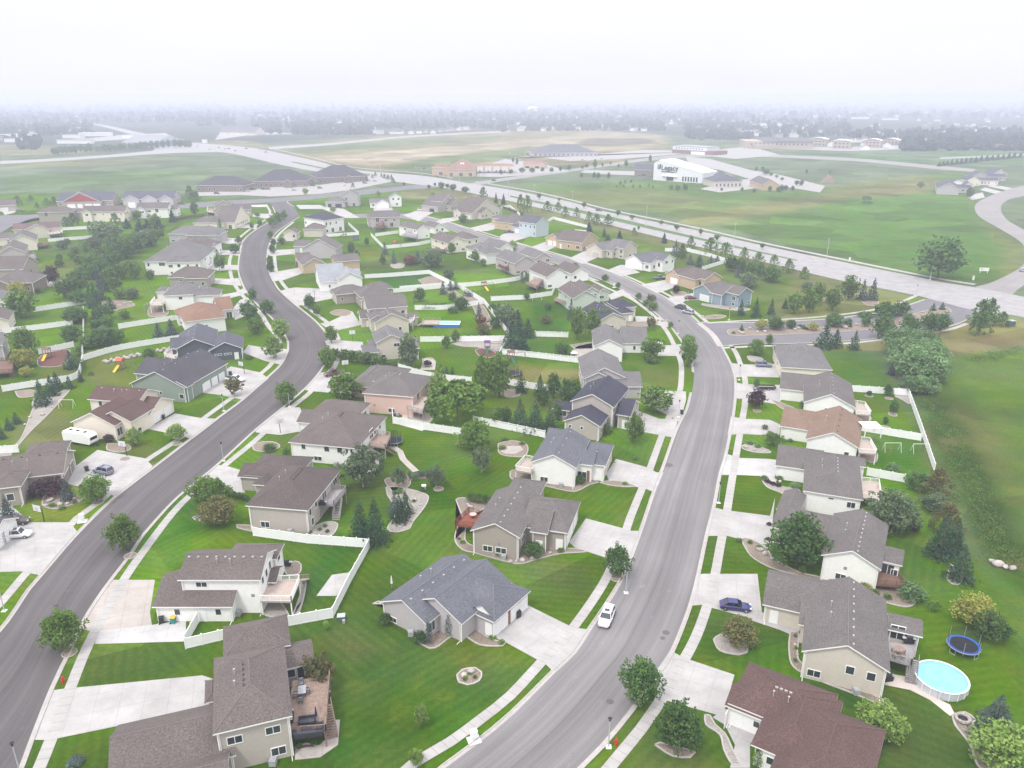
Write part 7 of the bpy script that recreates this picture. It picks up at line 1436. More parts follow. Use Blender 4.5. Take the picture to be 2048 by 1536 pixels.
r = empty('utility_box', G(683,1240), R(8), 'green metal utility box just outside the white fence corner', 'utility box'); MB().box(-.55,-.45,0,.55,.45,.8).obj('cabinet', mat('utility_green', (.06,.12,.10)), r); MB().box(-.6,-.5,.8,.6,.5,.88).obj('lid', steel, r); MB().box(.2,-.95,0,.6,-.55,.55).obj('meter_box', steel, r)
r = empty('utility_box', G(848,979), R(8), 'small grey utility box beside the rock bed', 'utility box'); MB().box(-.4,-.4,0,.4,.4,.9).obj('cabinet', steel, r); MB().box(-.45,-.45,.9,.45,.45,.96).obj('lid', whitem, r)
r = empty('utility_box', G(2020,652), R(8), 'dark green utility cabinet by the pines at the arterial corner', 'utility box'); MB().box(-1.2,-.9,0,1.2,.9,1.9).obj('cabinet', mat('utility_green', (.06,.12,.10)), r); MB().box(-1.3,-1,1.9,1.3,1,2.0).obj('lid', steel, r)
# white field sign and marker posts
r = empty('field_sign', G(1967,546), R(-10), 'white board sign standing in the open field', 'sign'); MB().box(-2,-.05,.9,2,.05,2.4).obj('board', whitem, r); MB().box(-1.6,-.08,0,-1.45,.08,.9).box(1.45,-.08,0,1.6,.08,.9).obj('sign_post', whitem, r); MB().box(-1.5,-.07,1.5,.2,-.05,1.65).box(-1.2,-.07,1.85,-.8,-.05,2.2).obj('lettering', mat('sign_grey', (.3,.3,.32)), r)
for x, y, l in [(1699,522,'white marker post by the arterial at the field edge'),(1946,560,'low pale cabinet at the field corner')]:
    r = empty('marker_post', G(x, y), 0, l, 'post'); MB().box(-.3,-.3,0,.3,.3,1.8).obj('post', whitem, r); MB().box(-.35,-.35,1.8,.35,.35,1.9).obj('cap', steel, r)
# ======================= GARDENS =======================
def ring(m, r, z, tr, n=24, c=(0,0), mi=0):
    pts = [(c[0]+r*math.cos(2*math.pi*i/n), c[1]+r*math.sin(2*math.pi*i/n), z) for i in range(n+1)]; m.path(pts, tr, 5, mi)
def disc(m, r, z, n=28): m.add([(r*math.cos(2*math.pi*i/n), r*math.sin(2*math.pi*i/n), z) for i in range(n)], [tuple(range(n))])
def annulus(m, r0, r1, z, n=28):
    for i in range(n):
        a, b = 2*math.pi*i/n, 2*math.pi*(i+1)/n; m.quad((r0*math.cos(a),r0*math.sin(a),z),(r1*math.cos(a),r1*math.sin(a),z),(r1*math.cos(b),r1*math.sin(b),z),(r0*math.cos(b),r0*math.sin(b),z))
netm = bpy.data.materials.new('safety_net'); netm.use_nodes = True; b_ = netm.node_tree.nodes['Principled BSDF']; b_.inputs['Base Color'].default_value = (.03,.03,.04,1); b_.inputs['Alpha'].default_value = .28
bluep = mat('blue_pad', (.02,.10,.42), .5, .06)
def trampoline(x, y, rad, pad, label, net=True):
    r = empty('trampoline', G(x, y), 0, label, 'trampoline'); m = MB(); disc(m, rad*.84, .92); m.obj('jumping_mat', mat('mat_black', (.012,.012,.018), .7, .1), r)
    m = MB(); annulus(m, rad*.83, rad, .96); m.obj('edge_pad', pad, r); m = MB(); ring(m, rad, .90, .05); m.obj('frame', steel, r)
    for i in range(4): a = i*math.pi/2+.4; m = MB(); m.path([(rad*math.cos(a-.2), rad*math.sin(a-.2), .9), (rad*math.cos(a-.2), rad*math.sin(a-.2), .03), (rad*math.cos(a+.2), rad*math.sin(a+.2), .03), (rad*math.cos(a+.2), rad*math.sin(a+.2), .9)], .035, 5); m.obj('leg', steel, r)
    if net:
        for i in range(6): a = i*math.pi/3; MB().tube((rad*math.cos(a),rad*math.sin(a),.5),(rad*math.cos(a),rad*math.sin(a),2.6),.035).obj('net_pole', steel, r)
        m = MB(); n = 28
        for i in range(n): a, b = 2*math.pi*i/n, 2*math.pi*(i+1)/n; m.quad((rad*math.cos(a),rad*math.sin(a),.95),(rad*math.cos(b),rad*math.sin(b),.95),(rad*math.cos(b),rad*math.sin(b),2.55),(rad*math.cos(a),rad*math.sin(a),2.55))
        m.obj('safety_net', netm, r)
trampoline(1925,1300,2.15,bluep,'round trampoline with blue pad in the pool house yard')
trampoline(788,888,1.9,mat('navy_pad', (.02,.03,.12)),'dark blue trampoline beside the white house deck'); trampoline(1024,752,2.1,mat('dark_pad', (.03,.03,.06)),'black trampoline on the dry lawn'); trampoline(711,480,2.2,bluep,'blue netted trampoline below the black roofed corner house'); trampoline(755,462,1.9,mat('navy_pad', (.02,.03,.12)),'small trampoline under the brown brick walkout deck'); trampoline(938,592,2.0,mat('dark_pad', (.03,.03,.06)),'grey netted trampoline in the rock garden')
poolw = mat('pool_wall', (.50,.52,.56), .5, .06, 1); water = bpy.data.materials.new('pool_water'); water.use_nodes = True; wt = water.node_tree; wb = wt.nodes['Principled BSDF']; wb.inputs['Roughness'].default_value = .06; wb.inputs['Specular IOR Level'].default_value = .5
wn = nn(wt, 'ShaderNodeTexNoise'); wn.inputs['Scale'].default_value = 1.3; wr = nn(wt, 'ShaderNodeValToRGB'); wr.color_ramp.elements[0].color = (.12,.46,.68,1); wr.color_ramp.elements[1].color = (.26,.62,.78,1); g_ = nn(wt, 'ShaderNodeNewGeometry'); wt.links.new(g_.outputs['Position'], wn.inputs['Vector']); wt.links.new(wn.outputs[0], wr.inputs[0]); wt.links.new(wr.outputs[0], wb.inputs['Base Color'])
wbp = nn(wt, 'ShaderNodeBump'); wbp.inputs['Strength'].default_value = .15; wt.links.new(wn.outputs[0], wbp.inputs['Height']); wt.links.new(wbp.outputs[0], wb.inputs['Normal'])
r = empty('round_pool', G(1880,1368), 0, 'round above ground pool with grey wall and bright turquoise water', 'swimming pool'); RD = 3.25
m = MB(); m.cyl(0,0,0,1.22,RD,n=36,cap=False); m.cyl(0,0,0.1,1.22,RD-.1,n=36,cap=False); m.obj('pool_wall', poolw, r); m = MB(); annulus(m, RD-.12, RD+.12, 1.24, 36); ring(m, RD, 1.22, .07, 36); m.obj('top_rail', mat('pool_rail', (.66,.68,.72)), r); m = MB(); disc(m, RD-.1, 1.02, 36); m.obj('water', water, r)
for i in range(18): a = i*math.pi/9; MB().box(-.05,-.04,0,.05,.04,1.2).obj('pool_post', whitem, r).location = (math.cos(a)*(RD+.04), math.sin(a)*(RD+.04), 0)
MB().path([(-1.9,-2.9,0),(-1.9,-2.9,1.7),(-1.9,-2.5,1.7),(-1.9,-2.5,.9)],.03).path([(-1.4,-3.1,0),(-1.4,-3.1,1.7),(-1.4,-2.7,1.7),(-1.4,-2.7,.9)],.03).tube((-1.9,-2.9,.5),(-1.4,-3.1,.5),.03).tube((-1.9,-2.9,1.0),(-1.4,-3.1,1.0),.03).obj('ladder', steel, r)
r = empty('rectangular_pool', G(893,652), R(-2), 'rectangular above ground pool with blue wall and wooden entry deck', 'swimming pool')
MB().box(-4.2,-2.2,0,4.6,2.2,1.15).obj('pool_wall', mat('blue_liner', (.03,.14,.50), .5, .1, 1), r); MB().box(-4.3,-2.3,1.1,4.7,-2.0,1.2).box(-4.3,2.0,1.1,4.7,2.3,1.2).box(-4.3,-2.0,1.1,-4.0,2.0,1.2).box(4.4,-2.0,1.1,4.7,2.0,1.2).obj('top_rail', whitem, r); MB().box(-4.0,-2.0,1.15,4.4,2.0,1.17).obj('water', water, r)
m = MB().box(-8.2,-2.4,.95,-2.2,2.4,1.3); m.obj('pool_deck', woodp, r); m = MB(); Q = [Vector((-8.1,-2.3,0)),Vector((-8.1,2.3,0)),Vector((-2.3,2.3,0))]; rail(m, Q, 1.3, .95, 0, .3); rail(m, [Vector((-8.1,-2.3,0)),Vector((-2.3,-2.3,0))], 1.3, .95, 0, .3); m.obj('railing', woodp, r)
m = MB(); [m.box(-8.6-i*.32,-1.6,1.1-i*.2,-8.2-i*.32,0,1.18-i*.2) for i in range(5)]; m.obj('stairs', woodp, r)
def playset(x, y, rz, label, slide, roof=None):
    r = empty('playset', G(x, y), R(rz), label, 'playset'); wd = DKM['brown']; m = MB()
    for a in (-.8,.8):
        for b in (-.8,.8): m.box(a-.06,b-.06,0,a+.06,b+.06,2.9)
    m.box(-.85,-.85,1.3,.85,.85,1.4); m.obj('tower', wd, r); MB().add([(-1,-1,2.8),(1,-1,2.8),(1,1,2.8),(-1,1,2.8),(-1,0,3.5),(1,0,3.5)],[(0,1,5,4),(2,3,4,5),(0,4,3),(1,2,5)]).obj('roof', roof or wd, r)
    MB().add([(-.35,-.85,1.45),(.35,-.85,1.45),(.35,-3.4,.15),(-.35,-3.4,.15),(-.45,-.85,1.65),(.45,-.85,1.65),(.45,-3.4,.35),(-.45,-3.4,.35)],[(0,1,2,3),(0,3,7,4),(1,5,6,2)]).obj('slide', slide, r)
    MB().tube((.8,0,2.4),(4.4,0,2.4),.07).tube((4.4,0,2.4),(4.7,-1,0),.06).tube((4.4,0,2.4),(4.7,1,0),.06).obj('swing_beam', wd, r)
    for k in (2.0,3.4): MB().tube((k-.2,0,2.4),(k-.2,.1,.5),.012).tube((k+.2,0,2.4),(k+.2,.1,.5),.012).box(k-.24,-.05,.47,k+.24,.2,.51).obj('swing', black, r)
yellow = mat('yellow_slide', (.75,.45,.02), .4, .04)
playset(96,716,5,'wooden playset with yellow slide on red mulch',yellow); playset(243,738,-10,'playset with orange striped roof on the patchy lawn',yellow,mat('orange_roof', (.55,.12,.06))); playset(1022,722,20,'dark wooden playset on the dry lawn',mat('green_slide', (.03,.12,.06))); playset(690,474,-70,'green climbing frame with slide by the corner house fence',mat('green_slide', (.03,.12,.06))); playset(791,494,-40,'small playset with red top by the square yard',whitem,mat('red_roof', (.45,.05,.05))); playset(968,579,30,'small playset with yellow slide on the sloping lawn',yellow); playset(975,702,0,'purple roofed playset on a mulch patch',mat('green_slide', (.03,.12,.06)),mat('purple_roof', (.10,.05,.15)))
def swingset(x, y, label, c=whitem):
    r = empty('swing_frame', G(x, y), 0, label, 'swing frame'); m = MB(); m.tube((-1.8,0,2.1),(1.8,0,2.1),.05)
    for s in (-1.8,1.8): m.tube((s,0,2.1),(s,-.8,0),.04); m.tube((s,0,2.1),(s,.8,0),.04)
    m.obj('frame', c, r)
    for k in (-.9,.5): MB().tube((k-.2,0,2.1),(k-.2,.1,.6),.012).tube((k+.2,0,2.1),(k+.2,.1,.6),.012).box(k-.3,-.1,.55,k+.3,.2,.6).obj('swing', black, r)
swingset(1074,600,'white swing frame below the cornering white fence'); swingset(135,815,'pale timber frame behind the maroon roofed house'); swingset(1840,905,'white goal frame near the swale fence'); swingset(1783,903,'small white frame on the right yard lawn')
# deck furniture of the house at lower left (deck top 2.72 m)
Z = 2.72; dk = mat('dark_wicker', (.035,.035,.045), .8, .2, 8); gm_ = mat('grey_metal', (.20,.20,.22), .5, .1)
def chair(x, y, rz, label, z=Z, c=gm_, arm=True):
    p = G(x, y, z); r = empty('patio_chair', p, R(rz), label, 'chair'); MB().box(-.28,-.28,.38,.28,.28,.46).obj('seat', c, r); MB().box(-.28,.24,.46,.28,.32,1.0).obj('backrest', c, r)
    for a in (-.25,.25):
        for b in (-.25,.25): MB().box(a-.025,b-.025,0,a+.025,b+.025,.4).obj('leg', black, r)
    if arm:
        for s in (-1,1): MB().box(s*.3-.03,-.25,.6,s*.3+.03,.28,.66).obj('armrest', black, r)
def table(x, y, w, d, label, z=Z, c=gm_, rz=12, rnd=False, hh=.74):
    r = empty('patio_table', G(x, y, z), R(rz), label, 'table')
    if rnd: MB().cyl(0,0,hh-.05,hh,w/2,n=18).obj('table_top', c, r); MB().cyl(0,0,0,hh-.05,.06).cyl(0,0,0,.05,w*.25).obj('pedestal', black, r)
    else:
        MB().box(-w/2,-d/2,hh-.05,w/2,d/2,hh).obj('table_top', c, r)
        for a in (-w/2+.08,w/2-.08):
            for b in (-d/2+.08,d/2-.08): MB().box(a-.03,b-.03,0,a+.03,b+.03,hh-.05).obj('leg', black, r)
table(605,1388,1.0,1.5,'grey rectangular table on the lower left wooden deck', c=mat('table_grey', (.30,.31,.34)))
chair(603,1371,180-168,'grey patio chair at the far end of the deck table'); chair(592,1394,100,'grey patio chair at the left of the deck table'); chair(616,1386,-80,'grey patio chair at the right of the deck table'); chair(602,1404,190,'grey patio chair at the near end of the deck table')
def sofa(x, y, w, rz, label, z=Z):
    r = empty('patio_sofa', G(x, y, z), R(rz), label, 'sofa'); MB().box(-w/2,-.4,.08,w/2,.4,.36).obj('frame', dk, r); MB().box(-w/2,.3,.36,w/2,.45,.85).obj('backrest', dk, r)
    for s in (-1,1): MB().box(s*w/2-.08,-.4,.36,s*w/2+.08,.4,.62).obj('armrest', dk, r)
    n = max(1, round(w/.8))
    for i in range(n): a = -w/2+.1+(w-.2)*i/n; MB().box(a+.02,-.38,.36,a+(w-.2)/n-.02,.3,.48).obj('cushion', mat('charcoal_cushion', (.06,.06,.075)), r)
sofa(615,1446,2.0,10,'dark wicker sofa facing the low table on the lower left deck'); sofa(618,1472,3.2,190,'long dark wicker sofa along the deck rail'); sofa(640,1458,1.0,-80,'single dark wicker armchair by the deck stairs')
table(616,1461,1.6,.7,'low dark coffee table between the wicker sofas', c=dk, hh=.4); table(588,1470,.8,.8,'round dark side table at the deck corner', rnd=True, c=dk, hh=.5)
def grill(x, y, z, rz, label):
    r = empty('grill', G(x, y, z), R(rz), label, 'grill'); MB().box(-.65,-.28,.1,.65,.28,.85).obj('cabinet', black, r); m = MB(); m.tube((-.4,0,.95),(.4,0,.95),.27,n=12); m.obj('lid', blackp, r); MB().box(-.9,-.25,.82,-.42,.25,.87).box(.42,-.25,.82,.9,.25,.87).obj('side_shelf', steel, r)
grill(583,1440,Z,100,'black grill against the wall of the lower left deck'); grill(655,1402,1.2,90,'black covered grill on the small side landing'); grill(1817,1286,2.5,-10,'black grill on the pool house deck'); grill(1775,1362,0,10,'black and yellow barrow by the pool house corner'); grill(645,1025-14,2.8,0,'dark covered furniture on the greige walkout deck'); grill(574,1132,0,0,'black air conditioner by the white corner house')
table(1796,1306,1.6,1.0,'wooden table on the pool house deck', z=2.5, c=wood); chair(1790,1315,10,'wooden chair in front of the pool house table', 2.5, wood); chair(1804,1317,0,'second wooden chair by the pool house table', 2.5, wood); table(946,1035,1.3,1.3,'round pale table on the red deck', z=1.8, rnd=True, c=mat('table_pale', (.45,.38,.33)))
table(842,832,1.1,1.1,'round pale patio table behind the pink house', z=.05, rnd=True, c=mat('table_pale', (.45,.38,.33))); table(1148,710,2.2,2.2,'white round table on grass by the dry lawn fence', z=.02, rnd=True, c=whitem)
def umbrella(x, y, z, label, c):
    r = empty('closed_parasol', G(x, y, z), 0, label, 'parasol'); MB().cyl(0,0,0,2.5,.03).obj('pole', steel, r); MB().cyl(0,0,1.1,2.5,.18,.05,8).obj('folded_canopy', c, r); MB().cyl(0,0,0,.08,.25).obj('base', black, r)
umbrella(784,1178,0,'closed white parasol behind the slate roofed house',whitem); umbrella(634,1446,Z,'closed navy parasol on the lower left deck',mat('navy_cloth', (.02,.02,.07)))
def pergola(x, y, w, d, hh, label, c, rz=0, solid=False, z=0):
    r = empty('pergola', G(x, y, z), R(rz), label, 'pergola'); m = MB()
    for a in (-w/2,w/2):
        for b in (-d/2,d/2): MB().box(a-.08,b-.08,0,a+.08,b+.08,hh).obj('post', c, r)
    if solid: MB().box(-w/2-.2,-d/2-.2,hh,w/2+.2,d/2+.2,hh+.12).obj('roof_panel', whitem, r)
    else:
        n = max(4, int(w/.5))
        for i in range(n+1): m.box(-w/2+w*i/n-.04,-d/2-.3,hh,-w/2+w*i/n+.04,d/2+.3,hh+.14)
        m.obj('slats', c, r)
pergola(812,607,6.5,3.6,2.7,'dark slatted pergola behind the taupe house',black); pergola(1738,870,3.6,3.4,2.4,'white solid roofed awning over the white deck of the orange tan roofed house',whitem,0,True,2.6); pergola(863,816,2.2,2.2,2.6,'white timber arbour behind the pink house patio',whitem); pergola(304,622,4,3,2.6,'grey pergola beside the white pergola house',woodg)
for P in [[(800,850),(845,862),(866,838),(850,820),(806,826)]]: sheet('patio', P, .05, conc_pink, 'grey concrete patio behind the pink house')
for P in [[(840,740),(870,740),(872,722),(850,716)], [(590,1500),(640,1490),(660,1470),(668,1440),(680,1440),(676,1490),(640,1515),(590,1520)], [(1001,903),(1012,893),(1040,892),(1047,900),(1030,908),(1012,908)], [(1145,700),(1190,697),(1190,718),(1140,712)]]: sheet('patio', P, .062, drivet, 'beige patio slab beside a house')
sheet('patio', [(1762,1345),(1820,1355),(1850,1385),(1900,1410),(1910,1430),(1900,1432),(1860,1400),(1820,1380),(1770,1370)], .062, conc_pink, 'stone path curving past the pool')
r = empty('fire_pit', G(1925,1440), 0, 'round stone fire pit by the blue spruces', 'fire pit'); m = MB(); ring(m, .8, .3, .22, 14); m.obj('stone_ring', rockm, r); m = MB(); disc(m, .75, .15); m.obj('ash', black, r)
r = empty('vegetable_bed', G(843,952,.0), R(18), 'raised vegetable bed framed in timber with blue green leaves', 'vegetable bed'); MB().box(-3,-1.4,0,3,1.4,.25).obj('timber_frame', wood, r)
v = []; f = []; rb = random.Random(9)
for i in range(700): quadleaf(v, f, Vector((rb.uniform(-2.8,2.8), rb.uniform(-1.2,1.2), rb.uniform(.25,.6))), .16, rb)
me = bpy.data.meshes.new('leaves'); me.from_pydata(v, [], f); me.materials.append(LEAF['blue']); link('leaves', me, r)
# tree rings
rm_ = MB(); annulus(rm_, .0, .95, .06, 16); rr_ = MB(); ring(rr_, 1.0, .06, .08, 16); TR = (rm_.mesh('tree_ring', gravel), rr_.mesh('ring_edging', kerbm))
for x, y in [(139,1306),(261,1112),(1234,1157),(1738,792),(1778,797),(1786,830),(1770,855),(1785,828),(1514,822),(877,978),(355,888),(250,918),(197,1005),(1513,765)]:
    o_ = link('tree_ring', TR[0], None, G(x, y)); tag(o_, 'gravel ring round a yard tree', kind='structure'); link('ring_edging', TR[1], o_)
# manholes and patches
for x, y, s in [(137,1153,.5),(1220,1403,.5),(1332,1265,.55),(1325,1276,.4),(1337,930,1.0)]:
    m = MB(); disc(m, s, 0, 14); o_ = m.obj('manhole_cover' if s < .6 else 'road_patch', mat('patch_dark', (.11,.10,.10), .9, .2, 4)); o_.location = G(x, y, .034); tag(o_, 'dark round cover or patch in the asphalt', kind='structure')
# ======================= FAR BUILDINGS =======================
def frame_obj(name, label, cat, A, B, short=None):
    a, b = G(*A), G(*B); r = empty(name, a, math.atan2((b-a).y, (b-a).x), label, cat); return r, (b-a).length
def winrow(root, L, z, n, w, h, y=-.06, x0=.06, m=None):
    for i in range(n):
        x = L*(x0+(1-2*x0)*(i+.5)/n); o_ = MB().box(x-w/2-.12, y-.05, z-.12, x+w/2+.12, y+.04, z+h+.12).obj('window', trim, root); MB().box(x-w/2, y-.09, z, x+w/2, y-.05, z+h).obj('pane', m or glassm, o_)
wh = mat('white_metal_panel', (.70,.71,.74), .5, .03, .5)
r, L = frame_obj('office_hall', 'white wedge shaped office hall with dark lettering beyond the arterial road', 'office building', (1306,360), (1404,367))
m = MB(); D = 30; hl, hr = 18.5, 9.0
m.add([(0,0,0),(L,0,0),(L,D,0),(0,D,0),(0,0,hl*.86),(5,0,hl),(L,0,hr),(L,D,hr),(5,D,hl),(0,D,hl*.86)], [(0,1,6,5,4),(1,2,7,6),(2,3,9,8,7),(3,0,4,9)]); m.obj('wall', wh, r)
MB().add([(0,-.3,hl*.86+.1),(5,-.3,hl+.1),(L+.3,-.3,hr+.1),(L+.3,D,hr+.1),(5,D,hl+.1),(0,D,hl*.86+.1)], [(0,1,4,5),(1,2,3,4)]).obj('roof', whitem, r)
for i in range(6): x = L*.60+i*L*.055; o_ = MB().box(x,-.1,.8,x+1.6,.05,5.0).obj('window', glassm, r)
MB().box(L*.28,-.1,.4,L*.42,.05,4.0).obj('window', glassm, r); MB().box(L*.20,-1.5,4.3,L*.50,0,4.6).obj('canopy', whitem, r)
def text(body, root, loc, size, ms, name='lettering', rot=(R(90),0,0)):
    c = bpy.data.curves.new('t', 'FONT'); c.body = body; c.size = size; c.extrude = .08; c.offset = .09; o_ = bpy.data.objects.new('t', c); COL.objects.link(o_)
    dg = bpy.context.evaluated_depsgraph_get(); me = bpy.data.meshes.new_from_object(o_.evaluated_get(dg)); bpy.data.objects.remove(o_)
    me.materials.clear(); me.materials.append(ms); q = link(name, me, root, loc); q.rotation_euler = rot; return q
dkl = mat('dark_letters', (.02,.025,.04), .6, .05)
text('Legacy', r, (L*.16, -.3, 9.8), 6.6, dkl); MB().box(L*.16,-.3,8.0,L*.44,-.05,8.7).obj('lettering', dkl, r)
m = MB(); m.box(L*.085,-.3,10.6,L*.10,-.05,14.6).box(L*.085,-.3,10.6,L*.15,-.05,11.3).box(L*.12,-.3,12.0,L*.15,-.05,15.0).box(L*.11,-.3,11.8,L*.16,-.05,12.4).obj('emblem', dkl, r)
house('brown walled annex with dark slate roof left of the white office hall', 'the brown annex', 'brownw', 'slate', [((1268,341),(1303,342),18,6.0,'p')], [(0,'f',.55,.3,'w',5,3), (0,'f',.3,.3,'w',3,2)], vents=(0,0,'w'), name='office_annex', cat='office')
r, L = frame_obj('fuel_canopy', 'terracotta topped fuel station canopy on cream posts', 'canopy', (945,345), (1024,345))
MB().box(-2,-9,6.4,L+2,9,7.4).obj('fascia', mat('cream_fascia', (.62,.50,.34)), r); MB().add([(-2,-9,7.41),(L+2,-9,7.41),(L+2,9,7.41),(-2,9,7.41),(6,0,9),(L-6,0,9)], [(0,1,5,4),(2,3,4,5),(3,0,4),(1,2,5)]).obj('roof', roofm('terra'), r)
for i in range(5):
    for s in (-5,5): MB().box(L*(.08+.21*i)-.4,s-.4,0,L*(.08+.21*i)+.4,s+.4,6.4).obj('post', mat('cream_fascia', (.62,.50,.34)), r)
for i in range(4): x = L*(.185+.21*i); MB().box(x-.6,-.5,0,x+.6,.5,2.2).obj('fuel_pump', gm_, r)
r = empty('price_pylon', G(925,352), R(10), 'tall white price pylon in front of the fuel station shop', 'sign'); MB().box(-2,-.3,0,2,.3,13).obj('pylon', whitem, r); [MB().box(-1.2,-.36,z,1.2,-.3,z+1.4).obj('price_panel', whitem if i else redp, r) for i, z in enumerate((10,8,6,4))]
r, L = frame_obj('office_block', 'two storey office with white upper floor over brick', 'office building', (1344,306), (1426,311))
MB().box(0,0,0,L,34,5).obj('brick_storey', brick, r); MB().box(-.5,1.5,5,L*.82,32,9.6).obj('upper_storey', wh, r); MB().box(-1,1,9.6,L*.82+.5,32.5,10.2).obj('roof', mat('flat_roof', (.30,.31,.34)), r); MB().box(L*.5,-3,0,L*.82,0,3.8).obj('entrance', whitem, r); winrow(r, L*.8, 6.3, 10, 2.0, 1.6, y=1.5)
r, L = frame_obj('school_building', 'long beige school building with blue grey roof in the haze', 'school', (1490,297), (1624,298))
sb = mat('school_beige', (.40,.33,.26)); MB().box(0,0,0,L,60,11).obj('wall', sb, r); MB().box(L*.12,-10,0,L*.45,-.01,6).obj('entrance', sb, r); MB().add([(L*.25,-2,11),(L+2,-2,11),(L+2,62,11),(L*.25,62,11),(L*.32,28,15),(L*.95,28,15)],[(0,1,5,4),(2,3,4,5),(3,0,4),(1,2,5)]).obj('roof', roofm('bluegrey'), r); winrow(r, L, 5, 14, 2.2, 3.0)
for i, (a, b, y) in enumerate([(1664,1700,297),(1727,1760,295),(1765,1796,294),(1618,1652,292)]):
    r, L = frame_obj('apartment_block', ['tan two storey block with white arched roof, leftmost of the front three','tan two storey block with white arched roof, middle of the front three','tan two storey block with white arched roof, right of the front three','tan two storey block with pale roof right beside the school'][i], 'apartment building', (a,y), (b,y+1))
    MB().box(0,0,0,L,16,11).obj('wall', sb, r); m = MB(); n = 10; pts = [(L*(-.04+1.08*k/n), 11+2.6*math.sin(math.pi*k/n)) for k in range(n+1)]
    for (x0,z0),(x1,z1) in zip(pts, pts[1:]): m.quad((x0,-1,z0),(x1,-1,z1),(x1,17,z1),(x0,17,z0)); m.quad((x0,-1,z0-.6),(x1,-1,z1-.6),(x1,-1,z1),(x0,-1,z0))
    m.obj('arched_roof', whitem, r); winrow(r, L, 1.8, 4, 3.0, 2.2, y=-.1); winrow(r, L, 6.6, 4, 3.0, 2.2, y=-.1)
r = empty('water_tank', G(1066,222), 0, 'wide white domed tank on the far horizon', 'water tank'); MB().cyl(0,0,0,14,34,34,24).obj('drum', whitem, r); MB().ball((0,0,14),34,34,12,20,8).obj('dome', whitem, r)
r = empty('play_tent', G(1655,365), 0, 'blue and tan play structure on bare ground beyond the trees', 'playground'); MB().add([(-6,-3,0),(6,-3,0),(6,3,0),(-6,3,0),(-2,0,5),(3,0,6)],[(0,1,5,4),(2,3,4,5),(3,0,4)]).obj('tan_cover', mat('tan_cloth', (.22,.16,.13)), r); MB().add([(6,-3,0),(6,3,0),(3,0,6)],[(0,1,2)]).obj('blue_cover', mat('blue_cloth', (.10,.13,.35)), r)
MB().box(-.1,-.1,0,.1,.1,7).obj('mast', whitem, r)
# distant houses, pale, individually
def far_house(seed):
    rr_ = random.Random(seed); w, d, h_ = rr_.uniform(10,17), rr_.uniform(9,12), rr_.uniform(3.5,6.5); m = MB().box(-w/2,-d/2,0,w/2,d/2,h_); m.add([(-w/2,-d/2,h_),(-w/2,d/2,h_),(-w/2,0,h_+d*.25)],[(0,1,2)]); m.add([(w/2,-d/2,h_),(w/2,d/2,h_),(w/2,0,h_+d*.25)],[(0,2,1)])
    rf = MB().add([(-w/2-.5,-d/2-.5,h_),(w/2+.5,-d/2-.5,h_),(w/2+.5,0,h_+d*.25+.3),(-w/2-.5,0,h_+d*.25+.3),(w/2+.5,d/2+.5,h_),(-w/2-.5,d/2+.5,h_)],[(0,1,2,3),(3,2,4,5)])
    return m.mesh('wall', wallm(['white','cream','white','beige','lilac'][seed % 5])), rf.mesh('roof', roofm(['grey','greybrown','pale','brown'][seed % 4]))
FH = [far_house(i) for i in range(8)]; rf = random.Random(11)
def fh(x, y, label, group):
    a, b = FH[rf.randrange(8)]; r = empty('house', G(x, y), rf.uniform(-.5, .5)+rf.choice([0, 1.57]), label, 'house', group); link('wall', a, r); link('roof', b, r)
for x, y in [(667,262),(690,258),(727,256),(744,258),(745,266),(760,268),(787,268),(800,268),(822,268),(838,267),(852,266),(866,267),(882,264),(895,263),(906,262),(920,261),(933,260),(565,240),(580,241),(520,232),(545,233),(680,246),(640,250),(1266,262),(1275,261),(1288,262),(1041,262),(1046,259)]:
    fh(x, y, 'pale house in the hazy row below the distant trees', 'hazy row of pale houses beyond the tan slope')
for (x0,x1,y0,y1,n) in [(0,180,255,285,16),(20,400,215,245,14),(560,1000,225,255,30),(1000,1400,232,262,56),(1380,1660,238,275,50),(1660,2040,232,300,50),(1300,2040,218,235,40)]:
    for i in range(n): fh(rf.uniform(x0,x1), rf.uniform(y0,y1), 'tiny pale house among the trees of the hazy town', 'tiny pale houses of the hazy town')
for i, (x, y, w, d, nm) in enumerate([(28,275,40,18,'low pale commercial shed at the hazy left edge'),(42,284,50,14,'flat white store at the hazy left edge'),(148,276,36,16,'white gabled store left of the shelter belt'),(192,272,60,20,'low white warehouse behind the shelter belt'),(152,287,60,12,'white storage unit just above the shelter belt'),(262,276,30,14,'small pale shed by the far road bend'),(1720,238,60,20,'flat white store in the hazy right town'),(1780,240,50,16,'second flat white store in the hazy right town'),(1925,268,60,16,'pale flat building in the trees at upper right'),(1545,252,90,20,'long pale store above the school'),(270,204,200,40,'long white building just below the horizon'),(410,286,8,4,'pale guard shed by the far crossing')]):
    r = empty('store_building', G(x, y), rf.uniform(-.2,.2), nm, 'store'); MB().box(-w/2,-d/2,0,w/2,d/2,6 if w < 100 else 12).obj('wall', wallm('white'), r); MB().box(-w/2-.4,-d/2-.4,6.01 if w < 100 else 12.01,w/2+.4,d/2+.4,6.5 if w < 100 else 12.6).obj('roof', mat('flat_roof', (.30,.31,.34)) if i % 3 else whitem, r)
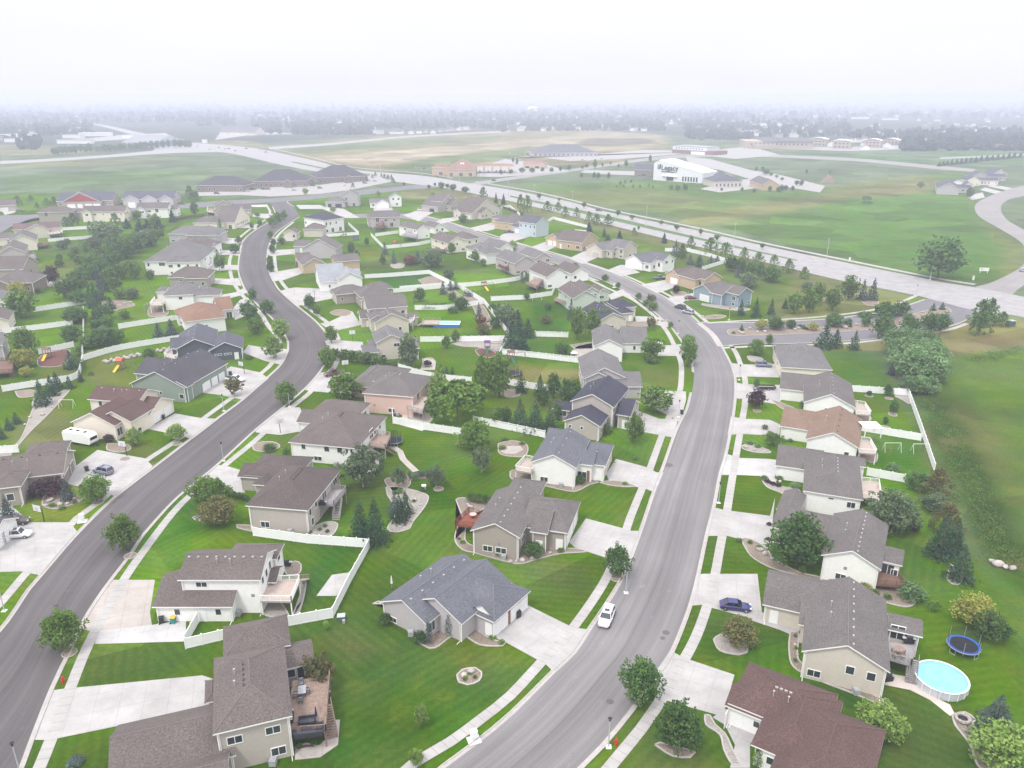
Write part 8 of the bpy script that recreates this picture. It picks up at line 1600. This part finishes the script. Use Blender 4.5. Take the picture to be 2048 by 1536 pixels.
# the far wood: thousands of crowns reading as one mass
m = MB(); rb = random.Random(21)
for (x0,x1,y0,y1,n) in [(-80,185,232,272,420),(185,460,214,246,420),(395,470,236,252,60),(505,560,240,268,110),(585,745,252,270,260),(560,1020,222,258,800),(1000,1010,255,264,10),(1040,1330,240,262,520),(1000,1480,222,250,520),(1370,1500,248,280,260),(1500,1700,240,274,260),(1800,2120,272,302,620),(1700,2120,262,285,200),(40,80,283,300,30),(-60,60,268,284,60),(-120,2200,206,236,2300)]:
    for i in range(n):
        x, y = rb.uniform(x0,x1), rb.uniform(y0,y1); p = G(x, y); s = max(4.5, 9/hp(y)*.35)*rb.uniform(.7,1.5); hh = s*rb.uniform(.45,1.5)*(1.15 if y > 232 else .75)
        m.ball((p.x, p.y, hh*.8), s, s, hh, 6, 4, .22, rb)
tag(m.obj('distant_wood', leafm('leaves_far', (.022,.040,.030), (.036,.058,.044))), 'far off belts of trees fading into the haze around the town', 'trees', kind='stuff')
# ======================= LABELS THAT TELL THINGS APART =======================
def PX(p):
    z = p.z-HC; d = p.y*cp-z*sp_; return CX+F*p.x/d, CY-F*(p.y*sp_+z*cp)/d
HP = [(s, PX(Vector((o_.x, o_.y, 2)))) for s, o_, r, f, h_ in HOUSES]
def relate(p):
    x, y = PX(p); k = hp(max(y, 230)); best = min(HP, key=lambda q: ((q[1][0]-x)/k)**2+((q[1][1]-y)/max(dp(max(y, 230)), .05))**2*.6 if True else 0)
    dx = (x-best[1][0])/k; dy = (y-best[1][1])/max(dp(max(y, 230)), .05)
    rel = ('right of' if dx > 0 else 'left of') if abs(dx) > abs(dy)*.8 else ('in front of' if dy > 0 else 'behind')
    return rel, best[0], x
by = {}
for o_, base, note, kd in ALL:
    rel, sh, x = relate(o_.location); lab = f'{base} {note}' if note else f'{base} {rel} {sh}'
    by.setdefault(lab, []).append((x, o_))
W_ = ['second','third','fourth','fifth','sixth','seventh','eighth','ninth','tenth','eleventh','twelfth']
for lab, L_ in by.items():
    L_.sort(key=lambda t: t[0]); n = len(L_)
    for i, (x, o_) in enumerate(L_):
        if n == 1: l = lab
        elif i == 0: l = 'leftmost '+lab
        elif i == n-1: l = 'rightmost '+lab
        elif i <= (n-1)/2: l = f'{W_[min(i-1, 10)]} from left, {lab}'
        else: l = f'{W_[min(n-2-i, 10)]} from right, {lab}'
        w = l.split()
        if len(w) > 16: l = ' '.join(w[:16])
        o_['label'] = l
        if 'group' not in o_: o_['group'] = o_.name.split('.')[0].replace('_', ' ')+'s around the neighbourhood'
# ======================= HAZE =======================
hz = MB().box(-9500, -60, -1.5, 9500, 9500, 86)
hm = bpy.data.materials.new('haze_air'); hm.use_nodes = True; ht = hm.node_tree; ht.nodes.clear()
ho = ht.nodes.new('ShaderNodeOutputMaterial'); hv = ht.nodes.new('ShaderNodeVolumePrincipled'); hv.inputs['Color'].default_value = (.79, .815, .98, 1); hv.inputs['Density'].default_value = .00038; hv.inputs['Anisotropy'].default_value = .1
ht.links.new(hv.outputs[0], ho.inputs['Volume'])
tag(hz.obj('haze', hm), 'thin pale haze lying over the whole town', kind='stuff')
